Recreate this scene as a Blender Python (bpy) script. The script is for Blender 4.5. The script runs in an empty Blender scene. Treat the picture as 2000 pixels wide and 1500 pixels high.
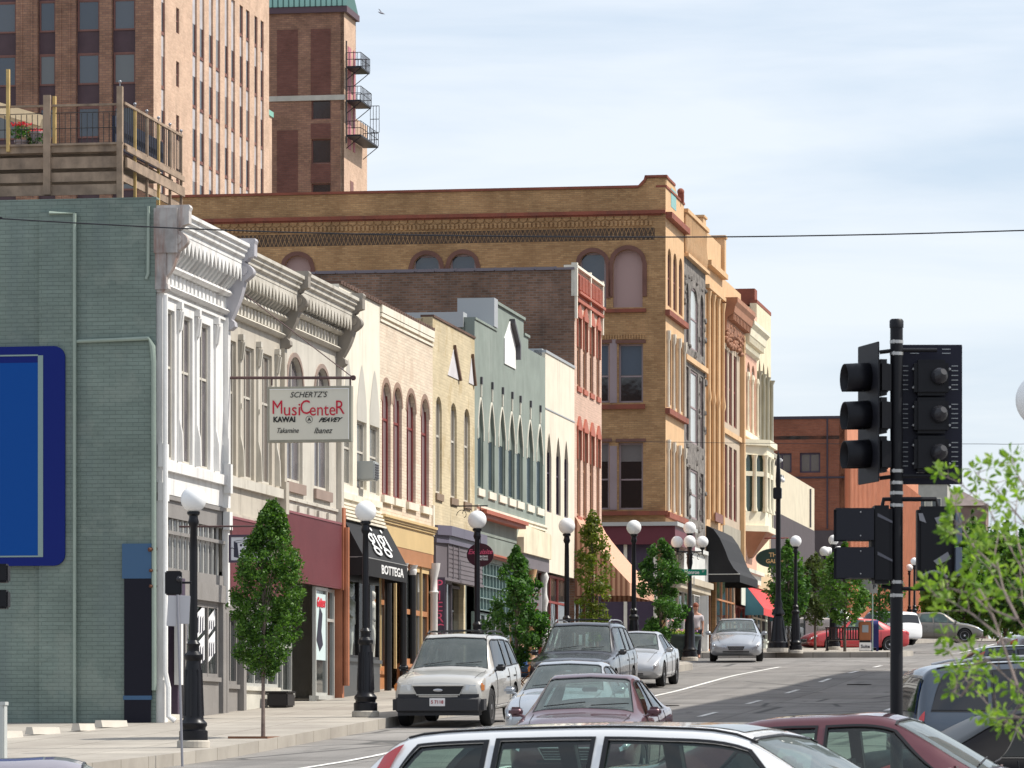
import bpy, bmesh, math, random
from math import sin, cos, pi, radians, sqrt, atan2
from mathutils import Vector, Matrix, Euler
S = bpy.context.scene
COL = S.collection
# ---------------------------------------------------------------- camera, sky, sun, exposure
cam_d = bpy.data.cameras.new('camera'); cam = bpy.data.objects.new('camera', cam_d); COL.objects.link(cam)
cam.location = (0, 0, 0); cam.rotation_euler = (radians(90), 0, 0)
cam_d.sensor_width = 36; cam_d.lens = 151.2; cam_d.shift_y = 0.345
cam_d.clip_start = 0.5; cam_d.clip_end = 6000
cam_d.dof.use_dof = True; cam_d.dof.focus_distance = 95; cam_d.dof.aperture_fstop = 16
S.camera = cam
SUN = Vector((1.0, 0.10, 1.28)).normalized()
EL = math.asin(SUN.z); AZ = atan2(SUN.x, SUN.y)
w = bpy.data.worlds.new('World'); S.world = w; w.use_nodes = True
nt = w.node_tree; N = nt.nodes; L = nt.links
bg = N['Background']; bg.inputs[1].default_value = 0.14
sky = N.new('ShaderNodeTexSky'); sky.sky_type = 'NISHITA'; sky.sun_disc = False
sky.sun_elevation = EL; sky.sun_rotation = AZ; sky.air_density = 1.0; sky.dust_density = 1.6; sky.ozone_density = 1.4
tc = N.new('ShaderNodeTexCoord'); mp = N.new('ShaderNodeMapping'); mp.inputs[3].default_value = (5, 5, 34); mp.inputs[2].default_value = (0, radians(6), 0)
nz = N.new('ShaderNodeTexNoise'); nz.inputs['Scale'].default_value = 1.0; nz.inputs['Detail'].default_value = 7; nz.inputs['Roughness'].default_value = 0.52
nz.inputs['Distortion'].default_value = 0.35
rp = N.new('ShaderNodeValToRGB'); rp.color_ramp.elements[0].position = 0.38; rp.color_ramp.elements[1].position = 0.60

cm = N.new('ShaderNodeMix'); cm.data_type = 'RGBA'; cm.inputs[6].default_value = (3.75, 4.35, 5.1, 1); cm.inputs[7].default_value = (5.25, 5.5, 5.85, 1)
mx = N.new('ShaderNodeMix'); mx.data_type = 'RGBA'; mx.inputs[0].default_value = .78
L.new(tc.outputs['Generated'], mp.inputs[0]); L.new(mp.outputs[0], nz.inputs[0]); L.new(nz.outputs[0], rp.inputs[0])
L.new(rp.outputs[0], cm.inputs[0]); L.new(cm.outputs[2], mx.inputs[7]); L.new(sky.outputs[0], mx.inputs[6]); L.new(mx.outputs[2], bg.inputs[0])
sd = bpy.data.lights.new('sun', 'SUN'); so = bpy.data.objects.new('sun', sd); COL.objects.link(so)
sd.energy = 4.3; sd.angle = radians(0.5); sd.color = (1.0, 0.95, 0.86)
so.rotation_euler = (-SUN).to_track_quat('-Z', 'Y').to_euler(); so.location = (60, 0, 80)
S.view_settings.view_transform = 'Standard'; S.view_settings.look = 'None'
S.view_settings.exposure = 0.38; S.view_settings.gamma = 1.0
S.cycles.max_bounces = 6; S.cycles.use_denoising = True
random.seed(7)
# ---------------------------------------------------------------- street frame
TH = math.atan(1/6.0); sn = sin(TH); cs = cos(TH); F = 8400.0; HZ = 1440.0
def W(u, y, z=0.0): return Vector((-20.6 + u*sn - y*cs, u*cs + y*sn, z))
def SF(X, Y): return ((X+20.6)*sn + Y*cs, -(X+20.6)*cs + Y*sn)
def U(x, y=0.0):
    t = (x-1000)/F
    return (20.6 + y*(cs + t*sn))/(sn - t*cs)
def ZZ(py, x, y=0.0): return (HZ-py)*(U(x, y)*cs + y*sn)/F
def SA(x, u0):                       # distance into a wall that faces the camera at u0
    t = (x-1000)/F
    return (-20.6 + u0*sn - t*u0*cs)/(cs + t*sn)
HT = [(-60,-1.3),(10,-1.3),(30,-1.24),(45,-.98),(58,-.50),(62,-.40),(70.6,-.168),(85.2,.405),(97.5,.86),(110.8,1.37),(123.2,1.94),(136,2.4),(155,3.05),(190,3.9),(218,4.9),(260,6.0),(420,9.5),(3000,12)]
def hs(u):
    Y = u*cs - .58
    for (a, p), (b, q) in zip(HT, HT[1:]):
        if Y <= b:
            return p + (q-p)*(Y-a)/(b-a)
    return HT[-1][1]
STREET = pi/2 - TH
# ---------------------------------------------------------------- mesh builder
class MB:
    def __init__(s): s.v = []; s.f = []
    def add(s, vs, fs):
        o = len(s.v); s.v += [tuple(p) for p in vs]; s.f += [tuple(o+i for i in f) for f in fs]; return s
    def box(s, x0, x1, y0, y1, z0, z1, mp=None):
        v = [(x0,y0,z0),(x1,y0,z0),(x1,y1,z0),(x0,y1,z0),(x0,y0,z1),(x1,y0,z1),(x1,y1,z1),(x0,y1,z1)]
        if mp: v = [mp(*p) for p in v]
        return s.add(v, [(0,3,2,1),(4,5,6,7),(0,1,5,4),(1,2,6,5),(2,3,7,6),(3,0,4,7)])
    def rbox(s, c, sz, r=.02, rot=None, seg=2):
        bm = bmesh.new(); bmesh.ops.create_cube(bm, size=1)
        for v in bm.verts: v.co = Vector((v.co.x*sz[0], v.co.y*sz[1], v.co.z*sz[2]))
        bmesh.ops.bevel(bm, geom=bm.edges[:], offset=min(r, min(sz)*.45), segments=seg, affect='EDGES')
        M = Matrix.Translation(Vector(c)) @ ((rot if isinstance(rot, Matrix) else Euler(rot).to_matrix()).to_4x4() if rot is not None else Matrix())
        bm.verts.index_update()
        s.add([M @ v.co for v in bm.verts], [[v.index for v in f.verts] for f in bm.faces]); bm.free(); return s
    def quad(s, a, b, c, d): return s.add([a, b, c, d], [(0,1,2,3)])
    def prism(s, poly, axis, a0, a1):       # poly in the two other axes, extruded along axis 0/1/2
        n = len(poly); vs = []
        for a in (a0, a1):
            for p in poly:
                q = list(p); q.insert(axis, a); vs.append(tuple(q))
        return s.add(vs, [tuple(range(n)), tuple(range(2*n-1, n-1, -1))] + [(i, n+i, n+(i+1) % n, (i+1) % n) for i in range(n)])
    def tube(s, pts, r, n=8, cap=True):
        pts = [Vector(p) for p in pts]; rs = r if isinstance(r, (list, tuple)) else [r]*len(pts)
        rings = []; prev = None
        for i, p in enumerate(pts):
            d = (pts[min(i+1, len(pts)-1)] - pts[max(i-1, 0)])
            d = d.normalized() if d.length > 1e-9 else Vector((0,0,1))
            a = prev if prev is not None else (Vector((0,0,1)) if abs(d.z) < .9 else Vector((1,0,0)))
            a = (a - d*a.dot(d)); a = a.normalized() if a.length > 1e-6 else d.orthogonal().normalized()
            b = d.cross(a); prev = a
            rings.append([p + (a*cos(2*pi*k/n) + b*sin(2*pi*k/n))*rs[i] for k in range(n)])
        vs = [q for g in rings for q in g]; fs = []
        for i in range(len(rings)-1):
            for k in range(n):
                fs.append((i*n+k, i*n+(k+1) % n, (i+1)*n+(k+1) % n, (i+1)*n+k))
        if cap: fs += [tuple(range(n-1, -1, -1)), tuple((len(rings)-1)*n+k for k in range(n))]
        return s.add(vs, fs)
    def lathe(s, prof, c=(0,0,0), n=20, sx=1, sy=1):    # prof (r, z)
        c = Vector(c); vs = []; fs = []
        for r, z in prof:
            vs += [c + Vector((r*cos(2*pi*k/n)*sx, r*sin(2*pi*k/n)*sy, z)) for k in range(n)]
        for i in range(len(prof)-1):
            for k in range(n): fs.append((i*n+k, i*n+(k+1) % n, (i+1)*n+(k+1) % n, (i+1)*n+k))
        fs += [tuple(range(n-1, -1, -1)), tuple((len(prof)-1)*n+k for k in range(n))]
        return s.add(vs, fs)
    def ball(s, c, r, n=16, m=10, sx=1, sy=1, sz=1):
        prof = [(max(1e-3, r*sin(pi*i/m)), -r*cos(pi*i/m)*sz) for i in range(m+1)]
        return s.lathe(prof, c, n, sx, sy)
    def xf(s, M):
        s.v = [tuple(M @ Vector(p)) for p in s.v]; return s
    def build(s, name, mat, parent=None, off=None, smooth=False, angle=40):
        o = off if off is not None else (parent.get('_o') if parent is not None else None)
        vs = s.v
        if o is not None: ox, oy, oz = o; vs = [(a-ox, b-oy, c-oz) for a, b, c in vs]
        me = bpy.data.meshes.new(name); me.from_pydata(vs, [], s.f); me.validate()
        bm = bmesh.new(); bm.from_mesh(me); bmesh.ops.recalc_face_normals(bm, faces=bm.faces[:]); bm.to_mesh(me); bm.free()
        if smooth:
            me.shade_smooth(); me.set_sharp_from_angle(angle=radians(angle))
        me.materials.append(mat)
        ob = bpy.data.objects.new(name, me); COL.objects.link(ob)
        if parent is not None:
            ob.parent = parent
            if parent.get('_o') is not None: ob['_o'] = list(parent['_o'])
        return ob
def tag(o, label=None, cat=None, group=None, kind=None):
    if label: o['label'] = label
    if cat: o['category'] = cat
    if group: o['group'] = group
    if kind: o['kind'] = kind
    return o
def root(name, label, cat, u=None, y=0, z=None, group=None, rot=STREET, world=None):
    """an Empty at a thing's base; its parts are given in street coordinates (world=None) or local ones"""
    e = bpy.data.objects.new(name, None); COL.objects.link(e); e.empty_display_size = .3
    tag(e, label, cat, group)
    if world is None:
        z = hs(u) if z is None else z
        e.location = W(u, y, z); e['_o'] = [u, y, z]
    else:
        e.location = world
    e.rotation_euler = (0, 0, rot); return e
def dup(r, loc, rotz=None, label=None, group=None):
    c = r.copy(); COL.objects.link(c); c.location = loc
    if rotz is not None: c.rotation_euler = (0, 0, rotz)
    if label: c['label'] = label
    if group: c['group'] = group
    def rec(a, b):
        for ch in list(a.children):
            d = ch.copy(); COL.objects.link(d); d.parent = b; rec(ch, d)
    rec(r, c); return c
def split(ob, gap=.012):
    """separate a part that holds several like pieces into one object per piece"""
    me = ob.data; n = len(me.vertices); par = list(range(n))
    def find(a):
        while par[a] != a: par[a] = par[par[a]]; a = par[a]
        return a
    for e in me.edges:
        a, b = find(e.vertices[0]), find(e.vertices[1])
        if a != b: par[a] = b
    isl = {}
    for i in range(n): isl.setdefault(find(i), []).append(i)
    bbs = []
    for k, vs in isl.items():
        co = [me.vertices[i].co for i in vs]; bbs.append([k, [min(c[j] for c in co)-gap for j in range(3)], [max(c[j] for c in co)+gap for j in range(3)]])
    g = list(range(len(bbs)))
    def fg(a):
        while g[a] != a: a = g[a]
        return a
    for i in range(len(bbs)):
        for j in range(i):
            if all(bbs[i][1][q] <= bbs[j][2][q] and bbs[j][1][q] <= bbs[i][2][q] for q in range(3)):
                a, b = fg(i), fg(j)
                if a != b: g[a] = b
    cl = {bbs[i][0]: fg(i) for i in range(len(bbs))}; ids = sorted(set(cl.values()))
    if len(ids) < 2 or len(ids) > 90: return [ob]
    out = []
    fcs = {}
    for f in me.polygons: fcs.setdefault(cl[find(f.vertices[0])], []).append(tuple(f.vertices))
    for c in ids:
        fs = fcs.get(c, []); mp_ = {}; vs = []
        for f in fs:
            for v in f:
                if v not in mp_: mp_[v] = len(vs); vs.append(tuple(me.vertices[v].co))
        q = bpy.data.meshes.new(ob.name.split('.')[0]); q.from_pydata(vs, [], [tuple(mp_[v] for v in f) for f in fs]); q.materials.append(me.materials[0])
        if me.polygons[0].use_smooth: q.shade_smooth(); q.set_sharp_from_angle(angle=radians(40))
        o = bpy.data.objects.new(ob.name.split('.')[0], q); COL.objects.link(o); o.parent = ob.parent; out.append(o)
    for ch in list(ob.children): ch.parent = out[0]
    nm0 = ob.name; bpy.data.objects.remove(ob); return out
def text(body, size, mat, parent, loc, rot, name='lettering', ext=.004, sx=1.0, shear=0, align='CENTER', bold=0, sp=1.0):
    cu = bpy.data.curves.new(name, 'FONT'); cu.body = body; cu.size = size; cu.extrude = ext; cu.shear = shear
    cu.align_x = align; cu.align_y = 'CENTER'; cu.offset = bold; cu.space_character = sp; cu.resolution_u = 3
    o = bpy.data.objects.new(name, cu); COL.objects.link(o); cu.materials.append(mat)
    if parent is not None:
        of = parent.get('_o')
        if of is not None: loc = [loc[i]-of[i] for i in range(3)]
    dg = bpy.context.evaluated_depsgraph_get(); me = bpy.data.meshes.new_from_object(o.evaluated_get(dg)); bpy.data.objects.remove(o); bpy.data.curves.remove(cu)
    me.materials.clear(); me.materials.append(mat); o = bpy.data.objects.new(name, me); COL.objects.link(o)
    if parent is not None: o.parent = parent
    o.location = loc; o.rotation_euler = rot; o.scale = (sx, 1, 1); return o
# ---------------------------------------------------------------- materials
MATS = {}
def nm(name):
    m = bpy.data.materials.new(name); m.use_nodes = True; MATS[name] = m
    return m, m.node_tree, m.node_tree.nodes['Principled BSDF']
def rgb(c, k=1.0): return (c[0]*k, c[1]*k, c[2]*k, 1)
def mixn(nt, fac, a, b, mode='MIX'):
    x = nt.nodes.new('ShaderNodeMix'); x.data_type = 'RGBA'; x.blend_type = mode
    for i, q in ((0, fac), (6, a), (7, b)):
        if isinstance(q, bpy.types.NodeSocket): nt.links.new(q, x.inputs[i])
        else: x.inputs[i].default_value = q
    return x.outputs[2]
def noise(nt, vec, scale, detail=4, rough=.55, lo=.35, hi=.65):
    n = nt.nodes.new('ShaderNodeTexNoise'); n.inputs['Scale'].default_value = scale; n.inputs['Detail'].default_value = detail; n.inputs['Roughness'].default_value = rough
    nt.links.new(vec, n.inputs[0]); r = nt.nodes.new('ShaderNodeMapRange'); r.inputs[1].default_value = lo; r.inputs[2].default_value = hi
    nt.links.new(n.outputs[0], r.inputs[0]); return r.outputs[0]
def objvec(nt, scale=(1,1,1)):
    t = nt.nodes.new('ShaderNodeTexCoord'); m = nt.nodes.new('ShaderNodeMapping'); m.inputs[3].default_value = scale
    nt.links.new(t.outputs['Object'], m.inputs[0]); return m.outputs[0]
def flatvec(nt):                    # (x+y, z): works for both wall directions
    t = nt.nodes.new('ShaderNodeTexCoord'); s = nt.nodes.new('ShaderNodeSeparateXYZ'); a = nt.nodes.new('ShaderNodeMath'); c = nt.nodes.new('ShaderNodeCombineXYZ')
    nt.links.new(t.outputs['Object'], s.inputs[0]); nt.links.new(s.outputs[0], a.inputs[0]); nt.links.new(s.outputs[1], a.inputs[1])
    nt.links.new(a.outputs[0], c.inputs[0]); nt.links.new(s.outputs[2], c.inputs[1]); return c.outputs[0]
def bump(nt, b, h, st=.3, dist=.02):
    n = nt.nodes.new('ShaderNodeBump'); n.inputs['Strength'].default_value = st; n.inputs['Distance'].default_value = dist
    nt.links.new(h, n.inputs['Height']); nt.links.new(n.outputs[0], b.inputs['Normal'])
def paint(name, c, rough=.6, var=.12, dirt=None, dirta=.25, metal=0, scale=1.2, bmp=.15, spec=.4):
    if name in MATS: return MATS[name]
    m, nt, b = nm(name); v = objvec(nt); f = noise(nt, v, scale)
    col = mixn(nt, f, rgb(c, 1-var), rgb(c, 1+var*.5))
    if dirt:
        v2 = objvec(nt, (2.2, 2.2, .35)); f2 = noise(nt, v2, 1.1, 6, .6, .52, .72)
        mm = nt.nodes.new('ShaderNodeMath'); mm.operation = 'MULTIPLY'; mm.inputs[1].default_value = dirta; nt.links.new(f2, mm.inputs[0])
        col = mixn(nt, mm.outputs[0], col, rgb(dirt))
    nt.links.new(col, b.inputs['Base Color']); b.inputs['Roughness'].default_value = rough; b.inputs['Metallic'].default_value = metal
    b.inputs['Specular IOR Level'].default_value = spec
    if bmp: bump(nt, b, noise(nt, v, 14, 3), bmp, .01)
    return m
def facing(nt, lo=.04, hi=.85, p=5):
    l = nt.nodes.new('ShaderNodeLayerWeight'); l.inputs[0].default_value = .5; q = nt.nodes.new('ShaderNodeMath'); q.operation = 'POWER'; q.inputs[1].default_value = p; nt.links.new(l.outputs['Facing'], q.inputs[0])
    r = nt.nodes.new('ShaderNodeMapRange'); r.inputs[3].default_value = lo; r.inputs[4].default_value = hi; nt.links.new(q.outputs[0], r.inputs[0]); return r.outputs[0]
def plain(name, c, rough=.5, metal=0, spec=.35, coat=0, emit=0):
    if name in MATS: return MATS[name]
    m, nt, b = nm(name); b.inputs['Base Color'].default_value = rgb(c); b.inputs['Roughness'].default_value = rough
    b.inputs['Metallic'].default_value = metal; b.inputs['Specular IOR Level'].default_value = spec; b.inputs['Coat Weight'].default_value = coat
    b.inputs['Coat Roughness'].default_value = .05
    if emit: b.inputs['Emission Color'].default_value = rgb(c); b.inputs['Emission Strength'].default_value = emit
    return m
def brick(name, c1, c2, mortar, bw=.2, bh=.07, ms=.008, var=.5, rough=.85, stain=None, bmp=.5, patch=None, pa=.5, soot=None):
    if name in MATS: return MATS[name]
    m, nt, b = nm(name); v = flatvec(nt)
    t = nt.nodes.new('ShaderNodeTexBrick'); nt.links.new(v, t.inputs[0])
    t.inputs['Scale'].default_value = 1; t.inputs['Brick Width'].default_value = bw; t.inputs['Row Height'].default_value = bh
    t.inputs['Mortar Size'].default_value = ms; t.inputs['Mortar Smooth'].default_value = .3; t.inputs['Bias'].default_value = -.1
    t.inputs['Color1'].default_value = rgb(c1); t.inputs['Color2'].default_value = rgb(c2); t.inputs['Mortar'].default_value = rgb(mortar)
    ov = objvec(nt); f = noise(nt, ov, .5, 6, .62)
    col = mixn(nt, f, (1-var*.55,)*3+(1,), (1+var*.18,)*3+(1,)); col = mixn(nt, 1.0, t.outputs[0], col, 'MULTIPLY')
    # courses that differ slightly along the wall
    v3 = nt.nodes.new('ShaderNodeMapping'); v3.inputs[3].default_value = (1.3, 14, 1); nt.links.new(v, v3.inputs[0])
    f3 = noise(nt, v3.outputs[0], 1, 3, .6, .3, .7); cr = mixn(nt, f3, (.84,)*3+(1,), (1.08,)*3+(1,)); col = mixn(nt, .8, col, cr, 'MULTIPLY')
    if patch:
        f4 = noise(nt, ov, .9, 7, .65, .53, .6); mm = nt.nodes.new('ShaderNodeMath'); mm.operation = 'MULTIPLY'; mm.inputs[1].default_value = pa; nt.links.new(f4, mm.inputs[0])
        col = mixn(nt, mm.outputs[0], col, rgb(patch))
    if soot:
        v5 = objvec(nt, (1.6, 1.6, .3)); f5 = noise(nt, v5, 1.0, 6, .6, .5, .75); mm = nt.nodes.new('ShaderNodeMath'); mm.operation = 'MULTIPLY'; mm.inputs[1].default_value = .6; nt.links.new(f5, mm.inputs[0])
        col = mixn(nt, mm.outputs[0], col, rgb(soot))
    nt.links.new(col, b.inputs['Base Color']); b.inputs['Roughness'].default_value = rough; b.inputs['Specular IOR Level'].default_value = .25
    iv = nt.nodes.new('ShaderNodeMath'); iv.operation = 'SUBTRACT'; iv.inputs[0].default_value = 1; nt.links.new(t.outputs['Fac'], iv.inputs[1])
    bump(nt, b, iv.outputs[0], bmp, .012)
    return m
def vary(*ms):
    return lambda: RV.choice(ms)
RV = random.Random(99)
def glassm(name, c=(.03,.035,.04), rough=.06, ior=1.7, wav=.03, patt=None):
    if name in MATS: return MATS[name]
    m, nt, b = nm(name); v = objvec(nt)
    if patt:
        f = noise(nt, v, patt[1], 3, .5, .45, .55); col = mixn(nt, f, rgb(c), rgb(patt[0])); nt.links.new(col, b.inputs['Base Color'])
    else: b.inputs['Base Color'].default_value = rgb(c)
    b.inputs['Roughness'].default_value = rough; b.inputs['IOR'].default_value = ior
    if wav: bump(nt, b, noise(nt, v, 1.7, 2), wav, .05)
    return m
def leafm(name, c1, c2, tr=.35):
    if name in MATS: return MATS[name]
    m, nt, b = nm(name); g = nt.nodes.new('ShaderNodeNewGeometry')
    col = mixn(nt, g.outputs['Random Per Island'], rgb(c1), rgb(c2)); nt.links.new(col, b.inputs['Base Color'])
    b.inputs['Roughness'].default_value = .5; b.inputs['Specular IOR Level'].default_value = .3
    t = nt.nodes.new('ShaderNodeBsdfTranslucent'); c3 = mixn(nt, 1.0, col, (1.5, 1.7, .7, 1), 'MULTIPLY'); nt.links.new(c3, t.inputs[0])
    mx = nt.nodes.new('ShaderNodeMixShader'); mx.inputs[0].default_value = tr
    nt.links.new(b.outputs[0], mx.inputs[1]); nt.links.new(t.outputs[0], mx.inputs[2]); nt.links.new(mx.outputs[0], nt.nodes['Material Output'].inputs[0])
    return m
black = plain('black_iron', (.006,.006,.009), .36, 0, .3)
globe_m = plain('opal_globe', (.80,.80,.80), .35, 0, .4)
white_t = plain('white_lettering', (.8,.8,.8), .5)
concrete = paint('concrete', (.47,.43,.37), .9, .2, (.25,.22,.19), .4)
win_glass = glassm('window_glass')
# ---------------------------------------------------------------- ground
def asphalt():
    m, nt, b = nm('asphalt'); v = objvec(nt); f = noise(nt, v, .35, 8, .6); col = mixn(nt, f, (.175,.163,.152,1), (.265,.25,.235,1))
    g = noise(nt, v, 40, 3, .6); col = mixn(nt, .35, col, mixn(nt, g, (.6,.6,.6,1), (1.3,1.3,1.3,1)), 'MULTIPLY')
    v2 = objvec(nt, (.05, 1.4, 1)); f2 = noise(nt, v2, 1, 5, .6, .5, .7); mm = nt.nodes.new('ShaderNodeMath'); mm.operation = 'MULTIPLY'; mm.inputs[1].default_value = .55; nt.links.new(f2, mm.inputs[0])
    col = mixn(nt, mm.outputs[0], col, (.12,.115,.11,1))
    vo = nt.nodes.new('ShaderNodeTexVoronoi'); vo.feature = 'DISTANCE_TO_EDGE'; vo.inputs['Scale'].default_value = .22; nt.links.new(v, vo.inputs[0])
    r = nt.nodes.new('ShaderNodeMapRange'); r.inputs[1].default_value = .006; r.inputs[2].default_value = .02; r.inputs[3].default_value = .9; r.inputs[4].default_value = 0
    nt.links.new(vo.outputs['Distance'], r.inputs[0]); col = mixn(nt, r.outputs[0], col, (.06,.058,.056,1))
    t = nt.nodes.new('ShaderNodeTexBrick'); t.offset = .37; pv_ = nt.nodes.new('ShaderNodeMapping'); pv_.inputs[3].default_value = (.11, .30, 1); nt.links.new(objvec(nt), pv_.inputs[0]); nt.links.new(pv_.outputs[0], t.inputs[0]); t.inputs['Scale'].default_value = 1
    t.inputs['Brick Width'].default_value = 1.3; t.inputs['Row Height'].default_value = 1; t.inputs['Mortar Size'].default_value = .006; t.inputs['Color1'].default_value = (1,1,1,1); t.inputs['Color2'].default_value = (.76,.76,.77,1); t.inputs['Mortar'].default_value = (.45,.44,.43,1)
    col = mixn(nt, .85, col, t.outputs[0], 'MULTIPLY'); oil = noise(nt, objvec(nt, (.5, 2.2, 1)), .9, 4, .6, .62, .72); mo = nt.nodes.new('ShaderNodeMath'); mo.operation = 'MULTIPLY'; mo.inputs[1].default_value = .55; nt.links.new(oil, mo.inputs[0]); col = mixn(nt, mo.outputs[0], col, (.075,.07,.068,1))
    nt.links.new(col, b.inputs['Base Color']); b.inputs['Roughness'].default_value = .9; bump(nt, b, g, .3, .01); return m
def pavem():
    m, nt, b = nm('pavement_concrete'); v = objvec(nt); f = noise(nt, v, .5, 7, .6); col = mixn(nt, f, (.29,.26,.225,1), (.41,.375,.325,1))
    t = nt.nodes.new('ShaderNodeTexBrick'); t.offset = 0; nt.links.new(v, t.inputs[0]); t.inputs['Scale'].default_value = 1; t.inputs['Brick Width'].default_value = 1.5; t.inputs['Row Height'].default_value = 1.35
    t.inputs['Mortar Size'].default_value = .012; t.inputs['Color1'].default_value = (1,1,1,1); t.inputs['Color2'].default_value = (.9,.9,.9,1); t.inputs['Mortar'].default_value = (.35,.33,.3,1)
    col = mixn(nt, 1.0, col, t.outputs[0], 'MULTIPLY'); g = noise(nt, v, 2.5, 6, .7, .55, .75)
    mm = nt.nodes.new('ShaderNodeMath'); mm.operation = 'MULTIPLY'; mm.inputs[1].default_value = .45; nt.links.new(g, mm.inputs[0]); col = mixn(nt, mm.outputs[0], col, (.2,.18,.155,1))
    nt.links.new(col, b.inputs['Base Color']); b.inputs['Roughness'].default_value = .9; return m
asph = asphalt(); pave = pavem()
grass = paint('far_ground', (.12,.13,.07), .95, .4)
linem = paint('road_marking_paint', (.72,.71,.68), .8, .25, (.3,.29,.28), .7, scale=3)
US = sorted(set([-60,-20,0,10,20,30,40,46,52,59.5,60,63.5,68,72.2] + [72.2+3*i for i in range(1, 95)] + [380,430,520,700,1000,1500,2600]))
def sheet(name, mat, ulo, uhi, yfun, dz, kind='structure', skirt=0):
    us = [u for u in US if ulo < u < uhi]; us = [ulo]+us+[uhi]; mb = MB()
    rows = []
    for u in us:
        a, b = yfun(u); n = 6
        rows.append([(u, a+(b-a)*i/n, hs(u)+dz) for i in range(n+1)])
    for r0, r1 in zip(rows, rows[1:]):
        for i in range(6): mb.quad(r0[i], r0[i+1], r1[i+1], r1[i])
        if skirt:
            for k in (0, -1):
                a, b = r0[k], r1[k]; mb.quad(a, b, (b[0], b[1], b[2]-skirt), (a[0], a[1], a[2]-skirt))
    if skirt:
        for r in (rows[0], rows[-1]):
            a, b = r[0], r[-1]; mb.quad(a, b, (b[0], b[1], b[2]-skirt), (a[0], a[1], a[2]-skirt))
    o = mb.build(name, mat, None, (0, 0, 0)); o.matrix_world = Matrix.Translation(W(0,0,0)) @ Matrix.Rotation(STREET, 4, 'Z'); o['kind'] = kind
    return o
sheet('ground', grass, -60, 2600, lambda u: (-1400, 1400), -.32)
sheet('road', asph, -60, 420, lambda u: (-70, 70), -.2)
UM0, UM1 = 141.5, 157.5          # cross street
def kerbline(u):
    if u < 64: return -4.0 + max(0, 64-u)**1.5*.35
    if u > UM0-5: return -4.0 + max(0, u-(UM0-5))*.35
    return -4.0
pv = sheet('pavement', pave, 60.5, UM0-1, lambda u: (kerbline(u), 60), 0, skirt=.22)
pv2 = sheet('far_pavement', pave, UM1+2, 175, lambda u: (-8.2 if u < 172 else -7.4, 60), 0, skirt=.22)
pv3 = sheet('far_pavement', pave, 175, 380, lambda u: (-4.0, 60), 0, skirt=.22)
mb = MB()
def strip(u0, u1, y0, wd, seg=2.5):
    n = max(1, int((u1-u0)/seg))
    for i in range(n):
        a = u0+(u1-u0)*i/n; b = u0+(u1-u0)*(i+1)/n
        mb.quad((a, y0, hs(a)-.19), (a, y0-wd, hs(a)-.19), (b, y0-wd, hs(b)-.19), (b, y0, hs(b)-.19))
strip(66, 139, -6.25, .13)
for u in range(66, 140, 9): strip(u, u+3, -9.3, .13)
for u in range(70, 140, 9): strip(u, u+2.4, -12.9, .13)
strip(176, 330, -8.6, .12)
for u in range(180, 320, 3):
    mb.quad((u, -4.1, hs(u)-.19), (u+.12, -4.1, hs(u)-.19), (u+3.1, -8.6, hs(u+3)-.19), (u+2.98, -8.6, hs(u+3)-.19))
o = mb.build('road_markings', linem, None, (0,0,0)); o.matrix_world = Matrix.Translation(W(0,0,0)) @ Matrix.Rotation(STREET, 4, 'Z'); o['kind'] = 'structure'
# ---------------------------------------------------------------- wall tools
FM = lambda a, d, z: (a, d, z)
def SM(u0): return lambda a, d, z: (u0+d, a, z)
def arc(xa, xb, zt, kind, h, n=12):
    c = (xa+xb)/2; r = (xb-xa)/2; out = []
    for i in range(n+1):
        t = -1+2*i/n
        if kind == 'round': q = sqrt(max(0, 1-t*t))
        elif kind == 'gothic': q = (1-abs(t)**1.9)*.65 + .35*(1-abs(t))
        else: q = 1-t*t
        out.append((c+r*t, zt-h+h*q))
    return out
def wall(mb, a0, a1, z0, z1, ops, M=FM, dep=.16):
    """ops: (xa, xb, zb, zt, kind, h)"""
    xs = sorted(set([a0, a1]+[v for o in ops for v in o[:2]])); zs = sorted(set([z0, z1]+[v for o in ops for v in o[2:4]]))
    for i in range(len(xs)-1):
        run = None
        for j in range(len(zs)-1):
            cx = (xs[i]+xs[i+1])/2; cz = (zs[j]+zs[j+1])/2
            hole = any(o[0] < cx < o[1] and o[2] < cz < o[3] for o in ops)
            if not hole: mb.quad(M(xs[i],0,zs[j]), M(xs[i+1],0,zs[j]), M(xs[i+1],0,zs[j+1]), M(xs[i],0,zs[j+1]))
    for o in ops:
        xa, xb, zb, zt = o[:4]; kind = o[4] if len(o) > 4 else None
        if kind:
            h = o[5]; pts = arc(xa, xb, zt, kind, h); zs_ = zt-h
            for p, q in zip(pts, pts[1:]):
                mb.quad(M(p[0],0,p[1]), M(q[0],0,q[1]), M(q[0],0,zt), M(p[0],0,zt))
                mb.quad(M(p[0],0,p[1]), M(q[0],0,q[1]), M(q[0],dep,q[1]), M(p[0],dep,p[1]))
        else:
            zs_ = zt; mb.quad(M(xa,0,zt), M(xb,0,zt), M(xb,dep,zt), M(xa,dep,zt))
        mb.quad(M(xa,0,zb), M(xb,0,zb), M(xb,dep,zb), M(xa,dep,zb))
        mb.quad(M(xa,0,zb), M(xa,dep,zb), M(xa,dep,zs_), M(xa,0,zs_)); mb.quad(M(xb,0,zb), M(xb,dep,zb), M(xb,dep,zs_), M(xb,0,zs_))
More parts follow.
